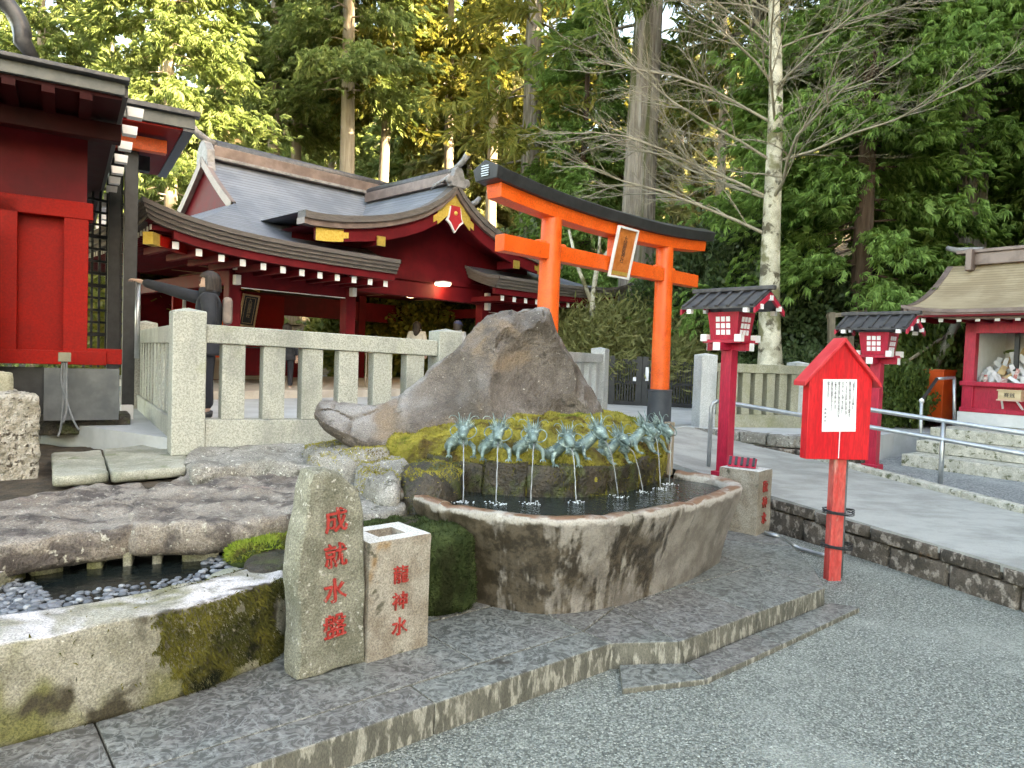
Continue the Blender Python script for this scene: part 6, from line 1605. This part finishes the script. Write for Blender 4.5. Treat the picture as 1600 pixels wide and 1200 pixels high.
# facing -y turned to the left of the picture: -90 degrees about z
w_rz = R_(-70)
wm = Matrix.Translation((wq.x, wq.y, .80)) @ Matrix.Rotation(w_rz, 4, 'Z')
hand = wm.inverted() @ D(212, 441, 8.2); elb = wm.inverted() @ D(268, 458, 7.95)
hand = Vector(hand); elb = Vector(elb)
hdv = (hand - elb).normalized(); wr = hand - hdv * .09
person('woman in a black coat reaching out to the steel pole behind the fence', (wq.x, wq.y, .80), w_rz, M['coat'], M['trouser'], ((tuple(elb * .55 + Vector((-.165, .01, 1.315)) * .45), tuple(wr), tuple(hdv)), ((.23, .04, 1.06), (.22, -.08, .86), (0, -.2, -1))), 'short', .70, bag=M['taupe'], scale=1.02)
rest = (((-.22, .03, 1.06), (-.23, -.05, .83), (0, -.15, -1)), ((.22, .03, 1.06), (.23, -.05, .83), (0, -.15, -1)))
q = D(652, 502, 16.0); person('long-haired person in a cream jacket seen from behind over the fence', (q.x, q.y, .93), R_(178), M['cream'], M['trouser'], rest, 'long', .66, scale=.88)
q = D(716, 502, 15.4); person('person in a navy cap partly hidden behind the peaked boulder', (q.x, q.y, .93), R_(150), M['grey_cloth'], M['trouser'], rest, 'short', .72, cap=M['navy'], scale=.88)
q = D(448, 560, 12.6); person('person in dark trousers standing in the hall, hidden by the fence balusters', (q.x, q.y, .88), R_(200), M['coat'], M['trouser'], rest, 'short', .74, scale=.74, shoes=M['white'])
# ------------------------------------------------------------------ trees
def leaf_mat(name, cols, trans=.35, rough=.55):
    m, n, b = _nodes(name); g = n.nodes.new('ShaderNodeNewGeometry')
    r = n.nodes.new('ShaderNodeValToRGB'); e = r.color_ramp.elements
    e[0].color = (*cols[0], 1); e[1].color = (*cols[-1], 1)
    for i, c in enumerate(cols[1:-1]): x = e.new((i + 1) / (len(cols) - 1)); x.color = (*c, 1)
    nz = _noise(n, .9, 3, .6, g.outputs['Position'])
    f = _math(n, 'ADD', _math(n, 'MULTIPLY', g.outputs['Random Per Island'], .6), _math(n, 'MULTIPLY', nz, .5))
    n.links.new(f, r.inputs[0]); n.links.new(r.outputs[0], b.inputs['Base Color']); b.inputs['Roughness'].default_value = rough; b.inputs['Specular IOR Level'].default_value = .25
    tr = n.nodes.new('ShaderNodeBsdfTranslucent'); n.links.new(r.outputs[0], tr.inputs['Color'])
    mx = n.nodes.new('ShaderNodeMixShader'); mx.inputs[0].default_value = trans
    out = n.nodes['Material Output']; n.links.new(b.outputs[0], mx.inputs[1]); n.links.new(tr.outputs[0], mx.inputs[2]); n.links.new(mx.outputs[0], out.inputs['Surface'])
    return m
M['leaf_cedar'] = leaf_mat('cedar_needles', [(.06, .105, .03), (.12, .19, .05), (.19, .27, .066), (.29, .34, .085)])
M['leaf_hinoki'] = leaf_mat('cypress_sprays', [(.09, .17, .05), (.20, .34, .09), (.31, .49, .14), (.43, .60, .20)], .48)
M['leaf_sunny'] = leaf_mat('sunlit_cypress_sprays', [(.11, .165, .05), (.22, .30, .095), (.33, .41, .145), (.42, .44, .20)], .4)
M['leaf_olive'] = leaf_mat('olive_cedar_sprays', [(.08, .11, .025), (.16, .185, .04), (.27, .26, .055), (.34, .27, .075)], .4)
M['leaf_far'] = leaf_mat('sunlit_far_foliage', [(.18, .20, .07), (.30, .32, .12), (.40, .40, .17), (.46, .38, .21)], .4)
M['leaf_shrub'] = leaf_mat('evergreen_shrub_leaves', [(.02, .04, .016), (.045, .08, .03), (.08, .125, .05), (.13, .17, .085)], .2, .35)
M['leaf_bamboo'] = leaf_mat('bamboo_grass_leaves', [(.11, .14, .045), (.20, .22, .08), (.29, .30, .12), (.36, .33, .16)], .35)
M['leaf_dry'] = leaf_mat('dry_hillside_foliage', [(.30, .22, .14), (.45, .35, .24), (.55, .45, .32), (.42, .38, .18)], .3)
M['bark_cedar'] = mat('cedar_bark', (.17, .14, .11), (.34, .29, .24), 3.5, .9, bump=1.5, bs=7, bd=.06, stretch=(3, 3, .22), spots=[((.10, .105, .04), .9, .52, .66), ((.36, .33, .29), 2.0, .56, .68)])
M['bark_red'] = mat('reddish_bark', (.11, .065, .045), (.21, .135, .10), 4, .9, bump=1.3, bs=9, bd=.04, stretch=(3, 3, .2))
M['bark_pale'] = mat('pale_lichen_bark', (.36, .33, .24), (.52, .49, .38), 3.0, .85, bump=.8, bs=14, bd=.02, spots=[((.10, .085, .055), 4.5, .50, .60), ((.62, .58, .46), 2.0, .5, .64), ((.17, .16, .08), 1.6, .52, .62)], grain=.35)
M['twig'] = mat('pale_twig', (.24, .21, .15), (.35, .31, .23), 5, .85)
M['bark_sun'] = mat('pale_cypress_bark', (.34, .27, .20), (.48, .40, .31), 4, .9, bump=1.0, bs=9, bd=.03, stretch=(3, 3, .25))
def fan(k=7, seed=0, spread=1.05):
    """flat drooping spray: blades spread from the base like a hand, unit length along +x"""
    g = np.random.default_rng(seed); v = []; f = []
    for i in range(k):
        a = spread * (2 * (i + .5) / k - 1) + g.normal(0, .08); L = (1 - .38 * abs(a) / spread) * (.8 + .3 * g.random()); w_ = .045 + .03 * g.random()
        b = np.array((.16 * abs(math.sin(i * 2.3)) + .28 * (1 - abs(a) / spread) * g.random(), g.normal(0, .04), g.normal(0, .03)))
        d = np.array((math.cos(a), math.sin(a), 0)); n_ = np.array((-d[1], d[0], g.normal(0, .35))) * w_
        m_ = b + d * L * .55 + np.array((0, 0, .05 + g.normal(0, .04))); p = b + d * L + np.array((0, 0, -.22 - .12 * g.random()))
        o = len(v); v += [tuple(b), tuple(m_ + n_), tuple(p), tuple(m_ - n_)]; f += [(o, o + 1, o + 2), (o, o + 2, o + 3)]
    return np.array(v), np.array(f)
def tuft(k=9, seed=1):
    g = np.random.default_rng(seed); v = []; f = []
    for i in range(k):
        d = g.normal(0, 1, 3) + np.array((1.3, 0, .1)); d /= np.linalg.norm(d); L = .6 + .4 * g.random(); s = np.cross(d, g.normal(0, 1, 3)); s /= np.linalg.norm(s); s *= .075
        b = g.normal(0, .10, 3); o = len(v); v += [tuple(b - s * .4), tuple(b + d * L * .5 + s), tuple(b + d * L - np.array((0, 0, .12))), tuple(b + d * L * .5 - s)]; f += [(o, o + 1, o + 2), (o, o + 2, o + 3)]
    return np.array(v), np.array(f)
def leafy(k=7, seed=2, w_=.3):
    g = np.random.default_rng(seed); v = []; f = []
    for i in range(k):
        d = g.normal(0, 1, 3); d[2] = abs(d[2]) * .5; d /= np.linalg.norm(d); b = g.normal(0, .35, 3); L = .45 + .3 * g.random(); s = np.cross(d, g.normal(0, 1, 3)); s /= np.linalg.norm(s); s *= L * w_
        o = len(v); v += [tuple(b), tuple(b + d * L * .5 + s), tuple(b + d * L), tuple(b + d * L * .5 - s)]; f += [(o, o + 1, o + 2), (o, o + 2, o + 3)]
    return np.array(v), np.array(f)
FAN, TUFT, LEAFY, BLADE = fan(), tuft(), leafy(), leafy(8, 5, .09)
def scatter(tpl, P, X, Z, S, name, material):
    """copies of tpl at P, x axis X, roughly up Z, size S, as one mesh"""
    tv, tf = tpl; n = len(P)
    X = X / np.linalg.norm(X, axis=1)[:, None]; Y = np.cross(Z, X); Y /= np.maximum(np.linalg.norm(Y, axis=1), 1e-6)[:, None]; Zz = np.cross(X, Y)
    v = P[:, None] + S[:, None, None] * (tv[None, :, 0, None] * X[:, None] + tv[None, :, 1, None] * Y[:, None] + tv[None, :, 2, None] * Zz[:, None])
    f = tf[None] + (np.arange(n) * len(tv))[:, None, None]
    me = bpy.data.meshes.new(name); me.vertices.add(n * len(tv)); me.vertices.foreach_set('co', v.reshape(-1).astype(np.float32))
    nf = n * len(tf); me.loops.add(nf * 3); me.loops.foreach_set('vertex_index', f.reshape(-1).astype(np.int32)); me.polygons.add(nf)
    me.polygons.foreach_set('loop_start', np.arange(0, nf * 3, 3, dtype=np.int32)); me.materials.append(material); me.update(calc_edges=True)
    return me
def crown_points(g, h0, h1, rad, nb, per, shape=.75, up=.15, inner=.25, lop=None):
    P = []; X = []; B = []
    for i in range(nb):
        t = (i + g.random()) / nb; z = lerp(h0, h1, t); a = i * 2.39996 + g.normal(0, .35); L = rad * (1 - t) ** shape * (.6 + .55 * g.random()) + .25
        if lop is not None: L *= 1 + lop[1] * math.cos(a - lop[0])
        e = up + g.normal(0, .12) - .25 * (1 - t); d = np.array((math.cos(a), math.sin(a), e)); B.append((z, d, L))
        m = max(4, int(per * L / rad))
        s = inner + (1 - inner) * g.random(m) ** .8
        sag = -.22 * L * s ** 2
        q = np.outer(s * L, d); q[:, 2] += z + sag; q += g.normal(0, .11 * L + .08, (m, 3)) * np.array((1, 1, .55)) * s[:, None]
        x = d[None] + g.normal(0, .55, (m, 3)); x[:, 2] -= .25 + .3 * g.random(m)
        P.append(q); X.append(x)
    return np.concatenate(P), np.concatenate(X), B
def crown_mesh(name, material, tpl, seed, h0, h1, rad, nb, per, size, zn=.35, **kw):
    g = np.random.default_rng(seed); P, X, B = crown_points(g, h0, h1, rad, nb, per, **kw); n = len(P)
    Z = np.array((0, 0, 1.0))[None] + g.normal(0, zn, (n, 3)); S = size * (.6 + .8 * g.random(n))
    return scatter(tpl, P, X, Z, S, name, material), B
def trunk_mb(h, r0, B=(), seed=0, n=14, top=.12, bend=.15, flare=1.35, limb=.14):
    b = MB(); k = 16; pts = []; rr_ = []
    for i in range(k + 1):
        t = i / k; pts.append((bend * vn(seed, t * 2.2, 0, 1) , bend * vn(0, t * 2.2, seed + 3.3, 1), h * t)); rr_.append(r0 * lerp(1, top, t ** 1.1) * (1 + (flare - 1) * max(0, 1 - t * 14) ** 2))
    b.tube(pts, rr_, n)
    for (z, d, L) in B:
        d = Vector(d); rb = max(.012, r0 * limb * (1 - z / h * .7)); p0 = Vector((0, 0, z))
        ps = [p0 + d * (L * .85 * s) + Vector((0, 0, -.22 * L * s * s)) for s in (0, .25, .5, .75, 1)]
        b.tube(ps, [rb, rb * .8, rb * .6, rb * .4, rb * .15], 5, cap=False)
    return b
def tree(label, loc, trunk_me, crown_me, group, rz=0, scale=1.0, lean=(0, 0)):
    r = thing('tree', label, 'tree', tuple(loc), rz, group); r.scale = (scale,) * 3; r.rotation_euler = (lean[0], lean[1], rz)
    for nm, me in (('trunk', trunk_me), ('crown', crown_me)):
        if me is None: continue
        o = bpy.data.objects.new(nm, me); C.objects.link(o); o.parent = r
    return r
def mesh_of(mb, material):
    o = mb.build('trunk', material, None, smooth=True); me = o.data; bpy.data.objects.remove(o); return me
def ground_at(x, y): return max(hill(x, y) - .05, tz(x, y) - .02 if (y < 23 and tfront(x) < y) else 0)
def on(px, Y, py=560):
    q = D(px, py, Y); return Vector((q.x, Y, ground_at(q.x, Y)))
# --- named trees, one by one
G1 = 'tall cedars behind the hall'
cA, bA = crown_mesh('crown', M['leaf_cedar'], TUFT, 1, 9.5, 27, 3.2, 95, 44, .42); tA = mesh_of(trunk_mb(27.5, .50, bA, 1), M['bark_cedar'])
tree('huge grey-brown cedar trunk rising right behind the torii beam', on(992, 18.5), tA, cA, G1, .4)
cB, bB = crown_mesh('crown', M['leaf_olive'], TUFT, 2, 7.0, 25, 3.4, 70, 44, .45); tB = mesh_of(trunk_mb(25.5, .40, bB, 2), M['bark_cedar'])
tree('mossy cedar with long drooping limbs above the gable of the hall', on(818, 23), tB, cB, G1, 1.2)
tree('brown cedar trunk standing directly behind the pale bare tree', on(1170, 18.8), tA, cA, G1, 2.2, .98)
cC, bC = crown_mesh('crown', M['leaf_hinoki'], FAN, 3, 2.6, 15, 2.75, 140, 210, .215, shape=.5, lop=(R_(190), .2), zn=.28); tC_ = mesh_of(trunk_mb(16, .24, bC, 3), M['bark_red'])
tree('slim cypress with fresh green sprays between the two red lanterns', on(1338, 15.6), tC_, cC, G1, 0)
cD, bD = crown_mesh('crown', M['leaf_hinoki'], FAN, 4, 6.6, 17, 3.9, 150, 220, .22, shape=.5, zn=.28); tD = mesh_of(trunk_mb(18, .40, bD, 4), M['bark_cedar'])
tree('broad cypress overhanging the tan roofed booth at the right', on(1500, 16.5), tD, cD, G1, 2.0)
tree('cypress at the right edge behind the booth, crown cut by the frame', on(1690, 17.5), tC_, cC, G1, 1.9, 1.3)
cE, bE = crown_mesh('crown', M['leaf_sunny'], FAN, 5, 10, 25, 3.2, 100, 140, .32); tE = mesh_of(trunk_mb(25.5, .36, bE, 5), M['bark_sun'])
tree('pale sunlit straight trunk rising behind the ridge of the hall', on(532, 27), tE, cE, G1, .2)
tree('slender sunlit trunk left of the pale straight one, above the roof', on(421, 30), tE, cE, G1, 1.5, .93)
tree('thin reddish trunk between two sunlit trunks above the hall roof', on(457, 32), tE, cE, G1, 3.1, .85)
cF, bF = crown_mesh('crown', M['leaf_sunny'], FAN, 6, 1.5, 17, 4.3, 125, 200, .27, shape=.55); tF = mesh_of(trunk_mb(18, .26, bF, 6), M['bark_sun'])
tree('bright yellow-green cypress filling the corner above the red eaves', on(258, 22.5), tF, cF, G1, .8)
tree('sunlit cypress at the far left behind the red building roof', on(60, 25), tF, cF, G1, 2.4, 1.05)
tree('full green cypress behind the torii between the two big trunks', on(900, 21.5), tC_, cC, G1, 4.0, .8)
cG, bG = crown_mesh('crown', M['leaf_olive'], FAN, 16, 8.5, 21, 2.6, 60, 80, .34); tG = mesh_of(trunk_mb(22, .26, bG, 16), M['bark_sun'])
for px_, Y_, l_ in ((595, 30, 'tall pale trunk just right of the pale straight one, behind the ridge'), (690, 33, 'slender trunk above the hall gable ornament'), (762, 31, 'slender trunk left of the mossy cedar'), (870, 34, 'slender pale trunk between the mossy and the huge cedar'), (1110, 33, 'slender far trunk behind the bare twigs, left of the brown cedar'), (1285, 30, 'slender far trunk right of the pale bare tree')):
    tree(l_, on(px_, Y_), tG, cG, G1, px_ * .37, .9 + .2 * ((px_ * .013) % 1))
# --- bare pale tree
def bare_tree():
    r = thing('bare_tree', 'leafless tree with pale lichened trunk and spreading bare twigs right of the torii', 'tree', tuple(on(1210, 13.6)))
    h = 12.5; MB_ = MB(); pts = []; rr_ = []
    for i in range(19):
        t = i / 18; pts.append((.10 * vn(4, t * 3, 0, 1) - .55 * t, .2 * vn(0, t * 3, 7, 1), h * t)); rr_.append(lerp(.25, .035, t ** .8) * (1 + .35 * max(0, 1 - t * 10)))
    MB_.tube(pts, rr_, 14); MB_.build('trunk', M['bark_pale'], r, smooth=True)
    g = random.Random(21); tw = MB(); nseg = [0]
    def grow(p, d, L, rad, lev):
        k = 5 if lev < 2 else 4; ps = [p]; q = p.copy(); dd = d.copy()
        for i in range(k):
            dd = (dd + Vector((g.gauss(0, .13), g.gauss(0, .13), g.gauss(.0, .10) - (.03 if lev < 2 else .0)))).normalized(); q = q + dd * L / k; ps.append(q.copy())
        n_ = 6 if lev == 0 else (4 if lev == 1 else 3)
        tw.tube(ps, [lerp(rad, rad * .35, i / k) for i in range(k + 1)], n_, cap=False); nseg[0] += 1
        if lev < 3:
            nb = (9, 7, 4)[lev]
            for j in range(nb):
                t = (j + .7) / nb * .92 + .06; i = min(k - 1, int(t * k)); p2 = ps[i].lerp(ps[i + 1], t * k - i); tang = (ps[i + 1] - ps[i]).normalized()
                s = g.choice((-1, 1)); a = g.uniform(.45, .95); ax = Vector((g.gauss(0, .35), g.gauss(0, .35), 1)).normalized(); d2 = (Matrix.Rotation(s * a, 3, ax) @ tang); d2.z += .06; d2.normalize()
                grow(p2, d2, L * g.uniform(.38, .58) * (1.15 - t * .5), max(.0035, rad * .45), lev + 1)
    for i in range(24):
        z = 4.0 + i * .27 + g.uniform(-.1, .1); t = z / h; a = i * 2.4 + g.uniform(-.3, .3)
        if i % 3 == 0: a = math.pi + g.uniform(-.5, .5)
        d = Vector((math.cos(a), math.sin(a) * .85, .42 + .05 * i * .3)).normalized(); L = lerp(4.0, 2.6, min(1, i / 17)) * g.uniform(.8, 1.1)
        j = min(17, int(t * 18)); grow(Vector(pts[j]), d, L, lerp(.036, .018, min(1, i / 17)), 0)
    tag(tw.build('branches', M['twig'], r, smooth=True, fixn=False), kind='stuff')
bare_tree()
# small pale-stemmed shrub tree seen through the torii opening
sm = thing('slender_tree', 'thin pale forked stem seen through the opening of the torii', 'tree', tuple(on(922, 16.4)))
b = MB(); b.tube([(0, 0, 0), (.05, 0, 1.2), (0, .05, 2.4), (.1, 0, 3.3)], [.09, .08, .065, .05], 8); b.tube([(0, .05, 2.3), (-.4, 0, 3.2), (-.6, .1, 4.0)], [.055, .045, .03], 7); b.tube([(.1, 0, 3.2), (.45, 0, 3.7), (.7, 0, 4.1)], [.05, .035, .02], 7); b.tube([(.1, 0, 3.2), (.12, 0, 4.0), (.0, 0, 4.6)], [.045, .03, .015], 7)
b.build('trunk', M['bark_pale'], sm, smooth=True)
tag(MB().tube([D(868, 545, 14.6), D(895, 580, 14.2)], [.06, .08], 8).build('prop_log', M['bark_pale'], smooth=True), 'pale leaning log beside the left torii pillar', 'log')
# --- shrubs
def shrub_mesh(name, material, tpl, seed, w_, d, h, n, size):
    g = np.random.default_rng(seed); u = g.normal(0, 1, (n, 3)); u /= np.linalg.norm(u, axis=1)[:, None]; r = g.random(n) ** .35
    bump = 1 + .25 * np.sin(u[:, 0] * 7 + seed) * np.cos(u[:, 1] * 6 + u[:, 2] * 5)
    P = u * (r * bump)[:, None] * np.array((w_, d, h * .5))[None] ; P[:, 2] += h * .5; P[:, 2] = np.maximum(P[:, 2], .02)
    X = u + g.normal(0, .6, (n, 3)); Z = np.array((0, 0, 1.))[None] + g.normal(0, .5, (n, 3)); return scatter(tpl, P, X, Z, size * (.6 + .8 * g.random(n)), name, material)
sA = shrub_mesh('foliage', M['leaf_shrub'], LEAFY, 1, 1.5, 1.2, 3.2, 2600, .20); sB = shrub_mesh('foliage', M['leaf_bamboo'], BLADE, 2, 1.4, .9, 2.0, 2600, .30); sC = shrub_mesh('foliage', M['leaf_shrub'], LEAFY, 3, 1.2, 1.0, 1.4, 1800, .17)
M['leaf_ground'] = leaf_mat('low_ground_leaves', [(.03, .055, .015), (.06, .10, .025), (.10, .15, .035), (.15, .19, .05)], .25, .45)
sD = shrub_mesh('foliage', M['leaf_ground'], LEAFY, 4, 1.3, 1.0, 1.0, 2200, .14)
def stem_mb(h):
    b = MB()
    for k in range(5): a = k * 1.26; b.tube([(0, 0, 0), (.2 * math.cos(a), .2 * math.sin(a), h * .35), (.5 * math.cos(a + .4), .5 * math.sin(a + .4), h * .75)], [.03, .02, .008], 5)
    return b
stA = mesh_of(stem_mb(3.0), M['bark_cedar'])
def shrub(label, loc, me, group, rz, sc3):
    r = thing('shrub', label, 'shrub', tuple(loc), rz, group); r.scale = sc3
    for nm, m_ in (('foliage', me), ('stem', stA)):
        o = bpy.data.objects.new(nm, m_); C.objects.link(o); o.parent = r
        if nm == 'stem': k_ = max(v.co.z for v in me.vertices) / 3.6; o.scale = (k_, k_, k_)
GS = 'shrubs behind the torii and fences'
for i, (px, Y, me, s3, lab) in enumerate([
    (1075, 17.2, sA, (1, 1, 1.25), 'dark evergreen shrub right of the torii, left of the pale bare tree'), (1130, 16.6, sA, (1, 1, 1.45), 'tall dark evergreen shrub left behind the pale bare tree trunk'), (1265, 16.2, sA, (1.1, 1, 1.1), 'dark shrub right of the pale bare tree, above the red notice board'),
    (1395, 17, sA, (1.2, 1, 1.15), 'dark shrub behind the farther red lantern roof'), (1450, 18.5, sA, (1.3, 1, 1.3), 'dark shrub beside the tan booth roof'),
    (905, 16.8, sB, (1, 1, 1.1), 'pale bamboo grass clump just right of the left torii pillar'), (965, 17.0, sB, (1, 1, 1.25), 'pale bamboo grass clump in the middle of the torii opening'), (1020, 17.1, sB, (.9, 1, 1.2), 'pale bamboo grass clump behind the right torii pillar'), (1075, 16.2, sB, (.8, 1, .95), 'pale bamboo grass clump right of the right torii pillar'),
    (1165, 14.3, sC, (.7, .8, .75), 'low green shrub at the foot of the pale bare tree'), (1255, 14.2, sC, (1.0, .8, .95), 'low twiggy shrub left of the red notice board peak'),
    (1398, 12.0, sD, (.42, .6, 1.1), 'low leafy ground shrub right of the farther red lantern post'), (1412, 13.6, sD, (.8, .8, 1.5), 'low leafy ground shrub left of the orange bin'), (1478, 13.8, sD, (1, 1, 1.9), 'leafy ground shrub behind the orange bin'), (1350, 13.6, sD, (1.1, 1, 1.2), 'low leafy ground shrub hidden behind the red notice board'),
    (700, 21.5, sA, (1.6, 1, 1.2), 'dark shrub behind the hall gable'), (790, 20.5, sA, (1.2, 1, 1.35), 'dark shrub left of the torii, right behind the hall roof'), (1200, 20, sA, (1.6, 1, 1.9), 'high dark shrub mass behind the pale bare tree')]):
    shrub(lab, on(px, Y), me, GS, i * 1.7, s3)
GS2 = 'dry sunlit bushes behind the hall'
sE = shrub_mesh('foliage', M['leaf_olive'], LEAFY, 9, 1.8, 1.2, 2.4, 2400, .26)
for i, px in enumerate((225, 300, 560, 640, 690)):
    shrub(['sunlit bush seen under the left end of the hall eave', 'sunlit bush behind the woman in black', 'sunlit bush seen through the hall left of the notice plank', 'sunlit bush seen through the hall right of the notice plank', 'sunlit bush seen through the hall beside the right post'][i], on(px, 21.5 if px > 400 else 17.5), sE, GS2, i * 1.1, (1.3, 1, 1.2))
# --- the wood on the hillside, which reads as one mass
def wood(name, label, spots, material, tpl, seed, size, nb, per, h, rad, trunk=True):
    g = np.random.default_rng(seed); Ps = []; Xs = []; tb = MB()
    for (x, y, s) in spots:
        P, X, B = crown_points(g, h * .18, h, rad, nb, per, shape=.6); z0 = hill(x, y) - .3
        Ps.append(P * s + np.array((x, y, z0))[None]); Xs.append(X)
        if trunk: tb.tube([(x, y, z0 - .5), (x, y, z0 + h * s * .5), (x, y, z0 + h * s)], [.3 * s, .2 * s, .03], 6, cap=False)
    P = np.concatenate(Ps); X = np.concatenate(Xs); n = len(P); Z = np.array((0, 0, 1.))[None] + g.normal(0, .4, (n, 3))
    me = scatter(tpl, P, X, Z, size * (.6 + .8 * g.random(n)), name, material); o = bpy.data.objects.new(name, me); C.objects.link(o); tag(o, label, 'wood', kind='stuff')
    if trunk:
        t_ = tb.build('wood_trunks', M['bark_sun'], smooth=True, fixn=False); tag(t_, 'trunks of ' + label[:60], 'wood', kind='stuff')
g = random.Random(31)
def spots(n, f, lo, hi): return [(*f(), g.uniform(lo, hi)) for _ in range(n)]
def polar(pa, pb, ya, yb):
    def f():
        Y = g.uniform(ya, yb); return ((g.uniform(pa, pb) - 800) / 1100 * Y, Y)
    return f
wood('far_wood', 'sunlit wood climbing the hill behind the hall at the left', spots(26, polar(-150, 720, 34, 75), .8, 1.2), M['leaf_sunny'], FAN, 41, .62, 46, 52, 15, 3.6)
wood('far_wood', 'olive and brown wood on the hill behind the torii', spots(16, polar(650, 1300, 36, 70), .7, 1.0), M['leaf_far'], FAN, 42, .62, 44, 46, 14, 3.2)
wood('far_wood', 'pale leafless and dry trees high on the far hill', spots(30, polar(-100, 1700, 60, 110), .6, 1.0), M['leaf_dry'], LEAFY, 43, 1.9, 40, 10, 12, 4.2)
wood('side_wood', 'shaded cedar wood on the slope behind the booth at the right', [(g.uniform(15.5, 24), g.uniform(15, 34), g.uniform(.7, 1.1)) for _ in range(15)], M['leaf_cedar'], FAN, 44, .6, 46, 44, 14, 3.4)
wood('side_wood', 'tall cedar wood on the slope right of the court, outside the frame', [(15.4 + 8.5 * ((k * .618) % 1), -16 + 29 * k / 44, .79 + .12 * ((k * .37) % 1)) for k in range(45)], M['leaf_cedar'], LEAFY, 45, 2.1, 40, 14, 14, 3.4)  # out-of-view trees added as shade casters, sized along the sun line
